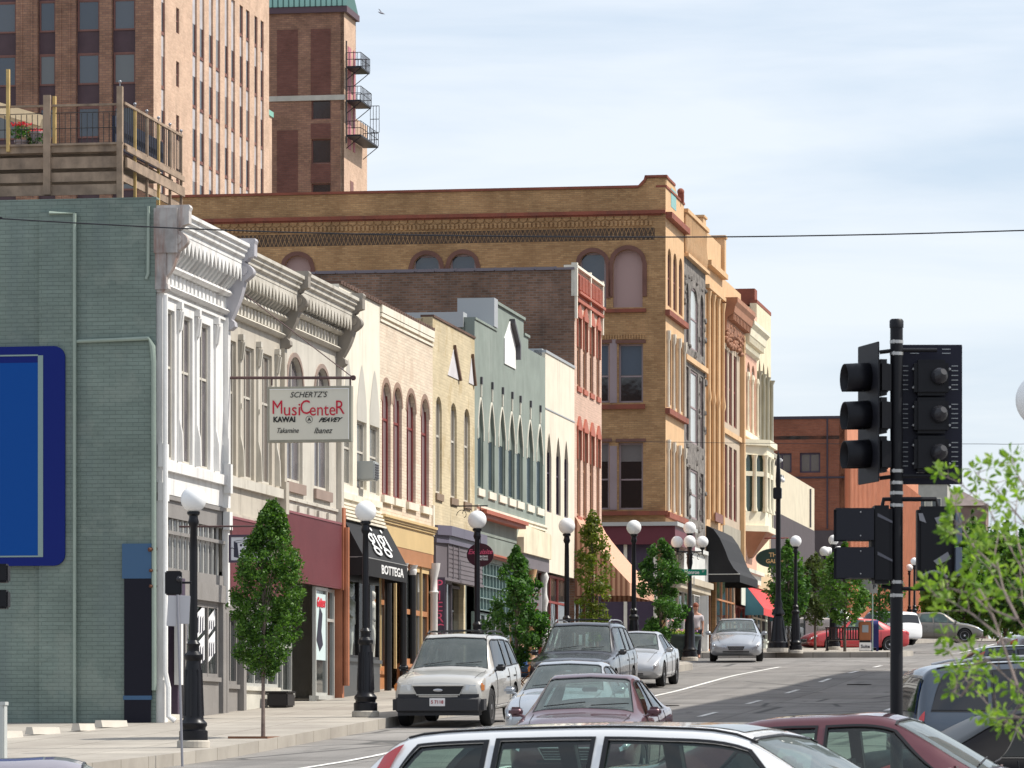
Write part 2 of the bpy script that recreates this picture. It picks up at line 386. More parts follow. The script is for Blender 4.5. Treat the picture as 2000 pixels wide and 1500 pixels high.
def window(r, op, M=FM, dep=.2, fw=.06, fm=None, gm=None, rail=.5, mull=0, top=None, name='window', sill=None, sillm=None):
    xa, xb, zb, zt = op[:4]; f = MB(); B = lambda *q: f.box(*q, mp=M)
    B(xa, xa+fw, dep-.06, dep, zb, zt); B(xb-fw, xb, dep-.06, dep, zb, zt); B(xa+fw, xb-fw, dep-.06, dep, zb, zb+fw); B(xa+fw, xb-fw, dep-.06, dep, zt-fw, zt)
    if rail: zr = zb+(zt-zb)*rail; B(xa+fw, xb-fw, dep-.045, dep, zr-fw*.4, zr+fw*.4)
    for k in range(mull):
        xm = xa+(xb-xa)*(k+1)/(mull+1); B(xm-fw*.35, xm+fw*.35, dep-.05, dep-.002, zb+fw, zt-fw)
    if top:           # solid head board behind the arch
        B(xa+.01, xb-.01, dep-.03, dep-.012, zt-top, zt-.01)
    wo = f.build(name, fm, r)
    g = MB(); g.quad(M(xa+.005,dep-.02,zb+.005), M(xb-.005,dep-.02,zb+.005), M(xb-.005,dep-.02,zt-.005), M(xa+.005,dep-.02,zt-.005)); g.build('pane', (gm() if callable(gm) else gm) or win_glass, wo)
    if sill:
        q = MB(); q.box(xa-.06, xb+.06, -.05, .03, zb-sill, zb-.002, mp=M); q.build('sill', sillm or fm, wo)
    return wo
def hood(mb, pts, wd, pr, M=FM, legs=None):
    """moulding that follows an arch: pts (a,z) inner curve, grown outward by wd, proud by pr"""
    n = len(pts); ou = []
    cx = (pts[0][0]+pts[-1][0])/2; cz = min(p[1] for p in pts)
    if legs: pts = [(pts[0][0], pts[0][1]-legs)]+pts+[(pts[-1][0], pts[-1][1]-legs)]
    n = len(pts)
    for i, p in enumerate(pts):
        a = pts[max(i-1, 0)]; b = pts[min(i+1, n-1)]; dx = b[0]-a[0]; dz = b[1]-a[1]; l = sqrt(dx*dx+dz*dz) or 1
        ou.append((p[0]-dz/l*wd, p[1]+dx/l*wd))
    for i in range(n-1):
        a, b, c, d = pts[i], pts[i+1], ou[i+1], ou[i]
        v = [M(a[0],-pr,a[1]), M(b[0],-pr,b[1]), M(c[0],-pr,c[1]), M(d[0],-pr,d[1]), M(a[0],.0,a[1]), M(b[0],.0,b[1]), M(c[0],.0,c[1]), M(d[0],.0,d[1])]
        mb.add(v, [(0,1,2,3),(0,1,5,4),(3,2,6,7)]+([(0,3,7,4)] if i == 0 else [])+([(1,2,6,5)] if i == n-2 else []))
def body(r, u0, u1, ztop, depth, mat, left=True, right=True, roofz=None, zlow=None, roofm=None):
    """flank walls, back and roof of a building behind its facade"""
    z0 = (hs(u0)-.5) if zlow is None else zlow; rz = roofz if roofz is not None else ztop-.5
    m = MB()
    if left: m.box(u0, u0+.25, .26, depth, z0, ztop)
    if right: m.box(u1-.25, u1, .26, depth, z0, ztop)
    m.box(u0+.25, u1-.25, depth-.25, depth, z0, ztop); m.build('side_wall', mat, r)
    q = MB(); q.box(u0+.25, u1-.25, .26, depth-.25, rz-.2, rz); q.build('roof', roofm or paint('roof_tar', (.06,.058,.055), .9), r)
    b = MB(); b.box(u0+.01, u1-.01, .0, .26, ztop-.28, ztop-.001)
def capbox(r, name, u0, u1, y0, y1, z0, z1, mat, M=FM):
    m = MB(); m.box(u0, u1, y0, y1, z0, z1, mp=M); return m.build(name, mat, r)
def W3(x, y, ztop, zbot, kind=None, h=0, y0=0):
    """px columns x..y -> opening on the facade plane"""
    return (U(x, y0), U(y, y0), zbot, ztop, kind, h)
# ---------------------------------------------------------------- paints of the street fronts
white_p = paint('white_paint', (.74,.73,.715), .6, .08, (.38,.35,.33), .6)
taupe_p = paint('taupe_paint', (.50,.455,.385), .6, .1, (.24,.21,.17), .65)
taupe2_p = paint('warm_grey_paint', (.57,.535,.47), .6, .1, (.27,.24,.19), .65)
taupe_d = paint('taupe_sash_paint', (.27,.24,.205), .6, .1)
cream_p = paint('cream_paint', (.79,.735,.62), .7, .07, (.42,.37,.28), .5)
creamb = brick('painted_cream_brick', (.78,.67,.535), (.72,.60,.475), (.60,.49,.38), .22, .075, .006, .2, patch=(.56,.42,.31), pa=.5)
yellowb = brick('painted_yellow_brick', (.66,.565,.385), (.62,.525,.355), (.54,.45,.30), .22, .075, .005, .3, patch=(.42,.32,.17), pa=.5, bmp=.3)
greenst = paint('grey_green_stucco', (.235,.275,.245), .75, .14, (.32,.35,.32), .5, bmp=.1)
whitest = paint('off_white_stucco', (.72,.655,.54), .75, .07, (.42,.37,.30), .5, bmp=.1)
salmon = brick('salmon_painted_brick', (.63,.44,.35), (.60,.42,.33), (.54,.38,.30), .22, .075, .005, .3)
redtrim = paint('brick_red_trim', (.40,.115,.07), .6, .12)
darkbrick = brick('soot_brown_brick', (.21,.115,.075), (.33,.185,.125), (.26,.21,.175), .22, .078, .012, .6, soot=(.07,.055,.048))
tanbrick = brick('tan_brick', (.53,.315,.15), (.39,.215,.10), (.36,.23,.13), .21, .07, .008, .5, soot=(.26,.14,.065))
greenbrick = brick('green_painted_brick', (.20,.25,.222), (.185,.235,.208), (.145,.185,.165), .23, .078, .005, .4, .7, patch=(.25,.285,.25), pa=.4, soot=(.13,.165,.165), bmp=.7)
greenlt = paint('highlight_green_trim', (.29,.35,.30), .6, .1)  # pale tone carries the highlight lines along the wall's edge trim
terra = paint('terracotta_trim', (.25,.07,.04), .7, .2, (.1,.05,.04), .5)
maroon = paint('maroon_metal_siding', (.235,.075,.085), .5, .08, bmp=0)
darkgrey = paint('charcoal_paint', (.085,.08,.09), .55, .1)
midgrey = paint('stone_grey_paint', (.24,.225,.215), .6, .1, (.15,.14,.13), .3)
plum = paint('dark_plum_paint', (.06,.04,.07), .5, .1)
orangew = paint('orange_brown_paint', (.42,.19,.085), .55, .12)
goldp = paint('ochre_paint', (.62,.45,.22), .6, .08)
alum = paint('pale_aluminium', (.55,.55,.52), .4, .06, metal=.3, bmp=0)
lightstone = paint('pale_grey_stone', (.55,.53,.47), .8, .12, (.35,.3,.26), .4)
shopglass = glassm('shop_glass', (.035,.04,.04), .04, 1.6, .02)
shopdark = plain('shop_interior', (.015,.013,.014), .8)
redwood = paint('oxide_red_frame', (.235,.05,.045), .55, .1)
curtain = glassm('curtained_glass', (.14,.125,.135), .2, 1.4, .02, ((.10,.09,.10), 2))
curtain2 = glassm('drawn_blind_glass', (.38,.34,.33), .15, 1.5, .01)
wooda = paint('weathered_timber', (.30,.22,.16), .85, .3, (.10,.075,.06), .6, scale=3)
woodl = paint('new_yellow_timber', (.50,.35,.14), .8, .2, scale=3)
def front(r, u0, u1, z0, z1, ops, mat, roofz=None, name='wall', lside=True):
    m = MB(); wall(m, u0, u1, z0, z1, ops)
    rz = z1-.8 if roofz is None else roofz
    m.box(u0+.004, u1-.004, .17, .3, rz, z1-.002); m.quad((u0,0,z1), (u1,0,z1), (u1,.3,z1), (u0,.3,z1))
    if lside: m.quad((u0,0,z0),(u0,.3,z0),(u0,.3,z1),(u0,0,z1)); m.quad((u1,0,z0),(u1,.3,z0),(u1,.3,z1),(u1,0,z1))
    return m.build(name, mat, r)
def shopwin(r, u0, u1, z0, z1, fm, bulk, bulkm, cols, y=.25, gm=None, transom=None, fw=.07, name='shop_window', bulkname='stall_riser'):
    b = MB(); b.box(u0, u1, y-.06, y+.1, z0-.3, z0+bulk); b.box(u0, u1, y-.12, y-.05, z0+bulk-.09, z0+bulk-.002); b.build(bulkname, bulkm, r)
    f = MB(); xs = [u0]+[u0+(u1-u0)*c for c in cols]+[u1]
    for x in xs: f.box(x-fw/2 if x not in (u0, u1) else (x if x == u0 else x-fw), x+fw/2 if x not in (u0, u1) else (x+fw if x == u0 else x), y-.05, y+.03, z0+bulk, z1)
    for z in [z0+bulk+.001, z1-fw]+([transom] if transom else []): f.box(u0+.002, u1-.002, y-.045, y+.025, z, z+fw)
    wo = f.build(name, fm, r)
    g = MB(); g.quad((u0, y, z0+bulk), (u1, y, z0+bulk), (u1, y, z1), (u0, y, z1)); g.build('pane', gm or shopglass, wo)
    return wo
def back(r, u0, u1, z0, z1, y=1.6, mat=None):      # dark room behind a shopfront
    m = MB(); m.box(u0, u1, y, y+.1, z0-.3, z1); m.build('shop_interior', mat or shopdark, r)
# ---------------------------------------------------------------- bracketed metal cornice
def bracket(r, u, wd, zt, zb, pr, mat, name='bracket'):
    """scroll bracket seen from the side: box head, S-curve, foot scroll"""
    H_ = zt-zb; p = [(0.0, zt), (-pr, zt), (-pr*1.04, zt-.05), (-pr, zt-.12), (-pr, zt-.36), (-pr*.80, zt-.40), (-pr*.74, zt-.46)]
    for i in range(13):
        t = i/12; a = pi*t
        p.append((-pr*(.66+.30*sin(a)), zt-.48-.40*t))
    for i in range(9):
        t = i/8; p.append((-pr*(.66-.42*t+.05*sin(pi*t)), zt-.90-(H_-1.12)*t))
    p += [(-pr*.34, zb+.16), (-pr*.36, zb+.07), (-pr*.22, zb), (0, zb)]
    m = MB(); m.prism(p, 0, u, u+wd); b = m.build(name, mat, r)
    k = MB(); k.prism([(-pr*.62+.10*cos(2*pi*i/14), zt-.66+.10*sin(2*pi*i/14)) for i in range(14)], 0, u-.03, u+wd+.03); k.build('rosette', mat, b); return b
def cornice(r, u0, u1, zt, mat, dark, light, z_low, n, pr=.55):
    c = MB(); H_ = zt-z_low
    prof = [(0,zt), (-pr,zt), (-pr,zt-.07), (-pr+.05,zt-.10), (-pr+.05,zt-.16), (-pr+.10,zt-.19), (-pr+.10,zt-.27), (-pr+.16,zt-.31), (-pr+.16,zt-.40), (0,zt-.40)]
    c.prism(prof, 0, u0, u1)
    zl = z_low+.10; zf = zl+.27
    c.prism([(0,zf+.10), (-.17,zf+.10), (-.19,zf+.05), (-.12,zf), (0,zf)], 0, u0, u1)
    c.prism([(0,zl), (-.10,zl), (-.14,zl-.04), (-.07,zl-.10), (0,zl-.10)], 0, u0, u1)
    cor = c.build('cornice', mat, r)
    b = MB(); step = (u1-u0)/n; zz = zt-.40
    b.box(u0, u1, -pr+.17, -pr+.19, zz-.10, zz)                     # valance with pointed drops
    for i in range(n):
        a = u0+step*i; b.prism([(a+.01, zz-.09), (a+step-.01, zz-.09), (a+step*.5, zz-.36)], 1, -pr+.165, -pr+.195)
    b.build('pendant_valance', mat, cor)
    k = MB(); z1 = zz-.04; z0 = zf+.10; hh = z1-z0
    for i in range(n):
        a = u0+step*(i+.28); pts = []
        for j in range(7):
            t = j/6; pts.append((-(.04+(pr-.24)*(1-(1-t)**2.2)), z0+hh*t))
        pts += [(p[0]+.055, p[1]) for p in reversed(pts)]
        k.prism(pts, 0, a, a+step*.42)
    k.build('cove_rib', mat, cor)
    q = MB(); q.box(u0, u1, -.02, 0.0, z0, z1+.02)
    for i in range(n):
        a = u0+step*(i+.2); q.box(a, a+step*.55, -.055, -.018, zl+.03, zf-.02)
    q.build('fluted_frieze', light, cor)
# ---------------------------------------------------------------- corner building: green side wall, white iron front
u0, u1 = U(305), U(440); g0 = hs(u0)
B1 = root('corner_building', 'two storey corner building with green painted brick side wall and white bracketed iron front', 'building', u0)
ZW = 8.32; ZS = 5.40
ops = [W3(321, 341, ZW, ZS), W3(355, 376, ZW, ZS), W3(390, 411, ZW, ZS)]
front(B1, u0+.14, u1, 4.72, 10.0, ops, white_p, 9.3)
for o in ops: window(B1, o, dep=.12, fw=.06, fm=taupe2_p, gm=curtain, mull=1, rail=.62)
pm = MB()
for x in (346, 381, 418):
    a = U(x)-.02; pm.box(a, a+.10, -.045, .0, ZS, ZW+.05)
    pm.prism([(-.045,ZS+.0), (-.12,ZS), (-.105,ZS+.55), (-.045,ZS+.85)], 0, a+.01, a+.09)
    pm.rbox((a+.05, -.07, ZW-.16), (.14, .09, .42), .03, (.12,0,0)); pm.box(a-.03, a+.13, -.11, 0, ZW+.06, ZW+.2)
pm.box(u0+.15, u1-.1, -.09, -.001, ZS-.24, ZS-.04); pm.box(u0+.15, u1-.1, -.05, -.002, ZW+.22, ZW+.27)
pm.build('pilaster', white_p, B1)
m = MB(); m.box(u0+.1, u0+.34, -.10, .02, 4.9, 8.55); m.box(u0+.06, u0+.42, -.15, -.02, 5.2, 5.65); m.box(u0+.08, u0+.4, -.16, -.01, 4.55, 4.9)
m.box(u0+.10, u0+.30, -.12, .03, 1.1, 4.55); m.box(u0+.07, u0+.34, -.15, .03, g0-.1, 1.1); m.box(u1-.17, u1+.05, -.10, .02, 4.7, 8.6); m.box(u1-.22, u1+.08, -.14, -.01, 5.0, 5.6); m.box(u1-.2, u1+.07, -.14, .0, 4.25, 4.62); m.box(u1-.14, u1+.04, -.09, .03, 2.7, 4.25)
m.build('corner_column', white_p, B1)
m = MB(); m.tube([(u0+.05,-.17,8.5),(u0+.05,-.17,1.25),(u0-.02,-.25,.95),(u0-.02,-.25,g0+.12),(u0-.02,-.38,g0+.03)], .05, 8); m.build('downspout', white_p, B1, smooth=True)
m = MB(); m.box(u0-.02, u0+.14, -.2, .02, 8.6, 9.3); m.box(u0-.04, u0+.15, -.42, .04, 9.3, 10.16); m.build('cornice_return', paint('peeling_grey_timber', (.36,.34,.33), .9, .3, (.2,.07,.035), .9, scale=3), B1)
cornice(B1, u0+.3, u1, 10.1, white_p, darkgrey, white_p, 8.66, 17)
bracket(B1, u0+.02, .22, 10.22, 8.55, .64, paint('rusty_white_metal', (.50,.47,.45), .8, .25, (.24,.075,.03), 1.0, scale=2.5))
bracket(B1, u1-.12, .26, 10.22, 8.35, .64, paint('lilac_grey_metal', (.42,.41,.44), .6, .1))
ds = MB(); a = U(436)
# ground floor: recessed entrance and grey shopfront
m = MB(); m.box(U(320), u1, .02, .3, 4.28, 4.72); m.box(U(320), u1, -.03, .02, 4.62, 4.70); m.box(U(320), u1, -.04, .02, 3.95, 4.02); m.box(U(320), u1, .0, .3, 3.10, 3.30); m.box(U(350), u1, -.05, .3, 2.75, 3.1); m.build('shop_fascia', midgrey, B1)
m = MB(); m.box(U(320), U(356), -.06, .2, 2.75, 3.12); m.build('entrance_valance', plum, B1)
m = MB()
for i in range(12):
    a = U(322)+(u1-U(322))*i/12; m.box(a, a+.06, .06, .1, 3.3, 4.28)
m.build('transom_bars', alum, B1)
m = MB(); m.quad((U(320), .12, 3.3), (u1, .12, 3.3), (u1, .12, 4.28), (U(320), .12, 4.28)); m.build('transom_glass', glassm('dusty_transom_glass', (.16,.15,.15), .2), B1)
m = MB(); m.box(U(322), U(352), .9, 1.0, g0, 2.8); m.box(U(352), U(358), .05, 1.0, g0, 2.8); m.build('entrance_door', plum, B1)
m = MB(); m.box(U(350), U(354), -.04, .1, g0+.75, 2.76); m.build('entrance_post', white_p, B1); m = MB(); m.box(U(322), U(352), -.03, .9, g0-.2, g0+.17); m.build('doorstep', lightstone, B1)
sw = shopwin(B1, U(366), U(429), g0+.12, 2.75, midgrey, .82, midgrey, (.0001, .34, .68), .08, transom=2.62)
m = MB(); m.box(u1-.3, u1, -.03, .2, g0-.1, 2.75); m.build('pier', midgrey, B1)
pm = plain('paper_poster', (.74,.74,.76), .7); pk = plain('poster_ink', (.03,.03,.05), .6)
for k, (a, b, z, hgt) in enumerate([(.03,.10,1.75,.8), (.33,.60,1.95,.5), (.33,.60,1.35,.5), (.70,.93,2.05,.35), (.70,.93,1.5,.45), (.05,.28,1.2,.35)]):
    uu = U(366)+(U(429)-U(366))*a; vv = U(366)+(U(429)-U(366))*b
    m = MB(); m.add([(uu,.05,z),(vv,.05,z+.22),(vv,.05,z+.22+hgt),(uu,.05,z+hgt)], [(0,1,2,3)]); p_ = m.build('poster', pm, sw)
    m = MB()
    for j in range(3):
        t = uu+(vv-uu)*(.15+.27*j); m.add([(t,.045,z+.12),(t+(vv-uu)*.14,.045,z+.16),(t+(vv-uu)*.16,.045,z+hgt),(t+(vv-uu)*.05,.045,z+hgt-.05)], [(0,1,2,3)])
    m.build('poster_print', pk, p_)
# side wall: green brick with a raised pilaster strip and rounded edge trim
SW = SM(u0); yl = SA(-120, u0)
m = MB(); wall(m, .0, yl, -1.2, 10.35, [], SW); m.box(u0+.26, u0+.3, .3, yl, -1.2, 10.3)
m.box(u0+.003, u0+.27, .0, yl, 10.352, 10.38)
m.build('side_wall', greenbrick, B1)
ya, yb = SA(148, u0), SA(78, u0)
m = MB(); m.box(u0-.07, u0-.002, ya, yb, -.3, 10.12); m.build('brick_pilaster', greenbrick, B1)
m = MB(); m.tube([(u0-.09, ya, .2), (u0-.09, ya, 10.08), (u0-.09, ya+.5, 10.1)], .035, 8)
m.tube([(u0-.05, ya, 7.62), (u0-.05, SA(292, u0), 7.66), (u0-.04, SA(299, u0), 7.5), (u0-.03, SA(301,u0), 7.2), (u0-.03, SA(302,u0), .9)], [.035,.04,.06,.05,.05], 8)
m.tube([(u0-.04, SA(291,u0), 10.2), (u0-.04, SA(290,u0), 8.9), (u0-.04, SA(286,u0), 8.8)], .03, 8); m.build('edge_trim', greenlt, B1, smooth=True)
m = MB(); m.box(u0-.05, u0-.003, .1, .62, -.2, .72); m.box(u0-.05, u0-.003, .08, .62, .8, 3.05); m.box(u0-.05, u0-.003,.08,.62,.0,.2); m.build('painted_base', plain('navy_black_paint', (.012,.012,.020), .6, 0, .15), B1)
m = MB(); m.box(u0-.055, u0-.003, .08, .64, .72, .8); m.box(u0-.055, u0-.003, .08, .66, 3.05, 3.72); m.build('painted_band', plain('blue_paint', (.055,.115,.21), .6, 0, .2), B1)
m = MB(); m.tube([(u0-.1,.12,3.6),(u0+.02,.0,3.62)], .04, 8); m.tube([(u0-.1,.1,3.2),(u0+.02,.0,3.2)], .03, 8); m.tube([(u0-.1,.1,2.9),(u0+.02,.0,2.9)], .03, 8); m.build('wall_anchor', plain('rust', (.12,.05,.03), .9), B1)
m = MB(); m.box(u0+.3, u1-.05, .5, 30, 9.2, 9.32); m.box(u0+.3, u1, 29.7, 30, 0, 9.3); m.box(u1-.25, u1, .5, 30, 8.9, 9.6); m.build('roof', paint('roof_tar', (.06,.058,.055), .9), B1)
# blue painted sign on the green wall
def rrect(y0, y1, z0, z1, r, u, th, n=6):
    p = []
    for cy, cz, a in ((y0+r, z0+r, 180), (y1-r, z0+r, 270), (y1-r, z1-r, 0), (y0+r, z1-r, 90)):
        for i in range(n+1):
            t = radians(a+90*i/n); p.append((cy+r*cos(t), cz+r*sin(t)))
    return p
y0s, y1s = SA(130, u0), SA(-160, u0); zt_, zb_ = ZZ(673, 130, 0)*1.0, 0
dsg = u0*cs/F; zt_ = (HZ-674)*dsg; zb_ = (HZ-1104)*dsg
SG = root('wall_sign', 'large blue sign with rounded corners on the green brick wall', 'sign', u0-.12, y0s+1, 5.0)
m = MB(); m.prism(rrect(y0s, y1s, zb_, zt_, .22, 0, 0), 0, u0-.135, u0-.073); m.build('panel', plain('royal_blue_enamel', (.006,.016,.15), .6, 0, .15), SG)
m = MB(); m.box(u0-.139, u0-.1355, SA(79,u0), y1s-.4, (HZ-1085)*dsg, (HZ-706)*dsg); m.build('inner_field', plain('bright_blue_enamel', (.002,.06,.28), .6, 0, .15), SG)
m = MB(); e = u0-.145
m.box(e, e+.005, SA(88,u0), SA(78,u0), (HZ-1087)*dsg, (HZ-692)*dsg); m.box(e, e+.005, SA(78,u0), y1s-.4, (HZ-693)*dsg, (HZ-690)*dsg); m.box(e, e+.005, SA(78,u0), y1s-.4, (HZ-1087)*dsg, (HZ-1084)*dsg)
m.build('border_line', plain('grey_green_line', (.22,.30,.29), .5), SG)
# ---------------------------------------------------------------- roof deck
DU0 = U(238, .8)-.0; DU1 = U(352, .8); DZ = ZZ(292, 238, .8)
DK = root('roof_deck', 'weathered timber roof deck with railing above the green wall', 'deck', DU0, .8, DZ-.9)
m = MB()
for k, (a, b) in enumerate([(-.03, .10), (-.34, -.12), (-.60, -.42), (-.86, -.66)]):
    zz = DZ+a
    m.box(DU0, DU0+.04, .86, 12, DZ+a, DZ+b-.0)
    m.box(DU0+.04, DU1, .70 if k in (0, 1) else .8, .74 if k in (0, 1) else .84, DZ+a+.002, DZ+b-.03) if k < 3 else None
m.box(DU0-.05, DU0+.1, .78, 12, DZ+.1, DZ+.14); m.box(DU0+.1, DU1, .76, .92, DZ+.1, DZ+.14)
m.build('side_board', wooda, DK)
m = MB(); m.box(DU0+.1, DU1, .95, 12, DZ-.05, DZ+.02); m.build('floor', wooda, DK)
posts = [(DU0-.06, .78, 1.22, .11)]
n = 5
for i in range(1, n+1): posts.append((DU0+(DU1-DU0)*i/n-.05, .75, .92, .05))
for k, (a, y, h_, w_) in enumerate(posts):
    m = MB(); m.box(a, a+w_, y, y+w_, DZ-1.1, DZ+h_); p_ = m.build('post', woodl if k in (1, 3) else wooda, DK)
    m = MB(); m.ball((a+w_/2, y+w_/2, DZ+h_+.09), .033, 10, 6); m.tube([(a+w_/2, y+w_/2, DZ+h_), (a+w_/2, y+w_/2, DZ+h_+.08)], .012, 5); m.build('post_light', plain('silver_ball', (.3,.3,.32), .35, .6), p_, smooth=True)
for k, x in enumerate((100, 108, 20, -60)):
    y = SA(x, DU0); h_ = (1.08, 1.07, 1.6, 1.1)[k]; m = MB(); m.box(DU0-.08+.09*(k == 1), DU0+.0+.09*(k == 1), y, y+(.14 if k == 0 else .06), DZ-(.85 if k == 0 else .0), DZ+h_); m.build('post', (wooda, woodl, woodl, wooda)[k], DK)
m = MB(); m.box(DU0-.02, DU0+.04, .84, 12, DZ+.86, DZ+.90); m.box(DU0+.04, DU1, .74, .79, DZ+.88, DZ+.93); m.build('hand_rail', wooda, DK)
m = MB()
for zz in (.72, .42, .12): m.tube([(DU0+.03, .9, DZ+zz+.02), (DU0+.03, 12, DZ+zz)], .008, 4)
for i in range(60): m.tube([(DU0+.03, .95+i*.11, DZ+.12), (DU0+.03, .95+i*.11, DZ+.72)], .008, 4, False)
for i in range(34): a = DU0+.1+(DU1-DU0-.1)*i/34; m.tube([(a, .78, DZ+.15), (a, .78, DZ+.88)], .010, 4, False)
m.build('railing_wire', plain('dark_steel', (.02,.02,.022), .5), DK)
m = MB(); m.box(DU0+.6, DU1-.2, 1.1, 1.15, DZ+.15, DZ+.75); m.build('canvas_screen', plain('blue_black_canvas', (.025,.03,.055), .8), DK)
m = MB(); yA, yB = SA(30, DU0+2), SA(98, DU0+2); m.add([(DU0+2, yB, DZ+.72),(DU0+2, yB-.0, DZ+.95),(DU0+.6, yA+1.3, DZ+1.5),(DU0+.6, yA+1.3, DZ+1.28)], [(0,1,2,3)])
m.prism([(yB, DZ+.62), (yB, DZ+.86), (yA+.8, DZ+1.42), (yA+.8, DZ+1.14)], 0, DU0+1.9, DU0+1.96); m.build('pergola_beam', paint('pale_timber', (.62,.50,.33), .8, .15), DK)
flr = leafm('red_petals', (.5,.02,.03), (.6,.05,.1), .2); flg = leafm('planter_leaves', (.03,.09,.02), (.06,.14,.03)); flw = leafm('white_petals', (.7,.7,.72), (.8,.6,.75), .2)
def leafcloud(mb, c, rad, n, s, rs, flat=.5):
    for i in range(n):
        d = Vector((rs.gauss(0,1), rs.gauss(0,1), rs.gauss(0,1))).normalized()*(rs.random()**.4)
        p = Vector(c)+Vector((d.x*rad[0], d.y*rad[1], d.z*rad[2])); leaf(mb, p, s*rs.uniform(.6,1.3), rs)
def leaf(mb, p, s, rs, dirn=None):
    a = Vector((rs.gauss(0,1), rs.gauss(0,1), rs.gauss(0,.8))).normalized() if dirn is None else dirn
    b = a.orthogonal().normalized(); b = Matrix.Rotation(rs.uniform(0, 6.28), 3, a) @ b
    mb.add([p-a*s*.5, p+b*s*.28, p+a*s*.5, p-b*s*.28], [(0,1,2,3)])
rs = random.Random(5)
for k, (x, py, mt) in enumerate(((42, 228, flr), (72, 243, flr))):
    y = SA(x, DU0+.5); z = (HZ-py)*DU0*cs/F
    fp = root('flower_pot', ('flower pot with red blooms on the left of the roof deck', 'flower pot with red and white blooms beside the double deck post')[k], 'flower pot', DU0+.5, y, DZ+.02, 'flower pots on the roof deck')
    m = MB(); m.lathe([(.09,0),(.13,.22),(.15,.23),(.15,.27)], (DU0+.5, y, DZ+.02 if k == 0 else DZ+.18), 12); m.build('pot', plain('clay_grey', (.3,.26,.27), .8), fp, smooth=True)
    if k: m = MB(); m.box(DU0+.35, DU0+.65, y-.15, y+.15, DZ+.02, DZ+.18); m.build('stand', wooda, fp)
    m = MB(); leafcloud(m, (DU0+.5, y, z-.16), (.2,.22,.14), 150, .08, rs); m.build('foliage', flg, fp)
    m = MB(); leafcloud(m, (DU0+.5, y, z), (.18,.24,.05), 60, .07, rs); m.build('blossom', flr, fp)
    if k: m = MB(); leafcloud(m, (DU0+.5, y-.15, z-.12), (.12,.12,.08), 40, .07, rs); m.build('pale_blossom', flw, fp)
# ---------------------------------------------------------------- taupe building with square windows
u0, u1 = U(440), U(550); g0 = hs(u0)
B2 = root('taupe_building', 'taupe two storey building with three square headed windows and bracketed cornice', 'building', u0)
ZW = 8.20; ZS = 5.42
ops = [W3(443, 461, ZW, ZS), W3(476, 496, ZW, ZS), W3(512, 531, ZW, ZS)]
front(B2, u0, u1, 3.4, 9.9, ops, taupe_p, 9.1); body(B2, u0, u1, 9.7, 25, taupe_p)
for o in ops: window(B2, o, dep=.12, fw=.06, fm=taupe2_p, gm=glassm('taupe_backed_glass', (.15,.125,.11), .2, 1.4), mull=1, rail=.62)
pm = MB()
for x in (466, 501, 537):
    a = U(x)-.01; pm.box(a, a+.10, -.045, 0, ZS, ZW+.05); pm.prism([(-.045,ZS), (-.12,ZS), (-.105,ZS+.55), (-.045,ZS+.85)], 0, a+.01, a+.09)
    pm.rbox((a+.05, -.07, ZW-.16), (.14,.09,.42), .03, (.12,0,0)); pm.box(a-.03, a+.13, -.11, 0, ZW+.06, ZW+.18); pm.box(a+.02, a+.08, -.07, -.045, ZW-1.35, ZW-1.25)
pm.box(u0, u1-.1, -.09, -.001, ZS-.24, ZS-.04); pm.build('pilaster', taupe2_p, B2)
for zz in (8.45, 8.33): pass
m = MB(); m.box(u1-.13, u1+.1, -.10, .02, 4.6, 8.6); m.box(u1-.16, u1+.13, -.14, 0, 4.85, 5.55); m.box(u1-.16, u1+.12, -.15, 0, 3.5, 3.9); m.box(u0, u1, -.12, 0, 3.9, 4.0); m.box(u0, u1, -.07, 0, 4.55, 4.62); m.build('corner_column', taupe_p, B2)
cornice(B2, u0+.14, u1-.05, 10.0, taupe2_p, taupe_d, taupe2_p, 8.66, 16)
bracket(B2, u1-.14, .26, 10.12, 8.45, .62, taupe_d)
def siding(r, u0, u1, z0, z1, y=-.1, mat=maroon, st=.085):
    m = MB(); m.box(u0, u1, y, y+.09, z0, z1); u = u0+.02
    while u < u1-.04: m.box(u, u+st*.45, y-.018, y-.001, z0+.02, z1-.02); u += st
    m.box(u0, u1, y-.03, y+.05, z1, z1+.05); return m.build('metal_siding', mat, r)
siding(B2, u0+.05, u1-.02, 2.9, 4.5)
m = MB(); m.box(u0, u1, -.02, .2, 2.55, 2.9); m.box(u0, u0+.16, -.04, .2, g0-.1, 2.55); m.box(U(473), U(478), -.04, .3, g0-.1, 2.55); m.build('shop_fascia', midgrey, B2)
shopwin(B2, U(446), U(472), g0, 2.55, midgrey, .6, midgrey, (.5,), .15); shopwin(B2, U(480), U(549), g0, 2.55, alum, .58, lightstone, (.33,.70), .12)
# ---------------------------------------------------------------- warm grey building with arched windows
u0, u1 = U(550), U(662); g0 = hs(u0)
B3 = root('arched_building', 'warm grey two storey building with two arched windows over maroon siding', 'building', u0)
ops = [W3(560, 591, 8.38, 5.62, 'round', .62), W3(614, 643, 8.38, 5.62, 'round', .62)]
front(B3, u0, u1, 4.9, 9.95, ops, taupe2_p, 9.1); body(B3, u0, u1, 9.75, 25, taupe2_p)
for o in ops:
    window(B3, o, dep=.13, fw=.07, fm=taupe2_p, gm=curtain, mull=1, rail=.66)
hm = MB()
for o in ops: hood(hm, arc(o[0], o[1], 8.38, 'round', .62), .10, .03, legs=.35); hm.box(o[0]-.1, o[1]+.1, -.07, -.001, 5.38, 5.6)
hm.build('window_hood', paint('brown_stone_paint', (.30,.225,.19), .7), B3)
m = MB()
for i in range(5): a = u0+.5+i*1.05; m.box(a, a+.06, -.06, -.001, 4.98, 5.12)
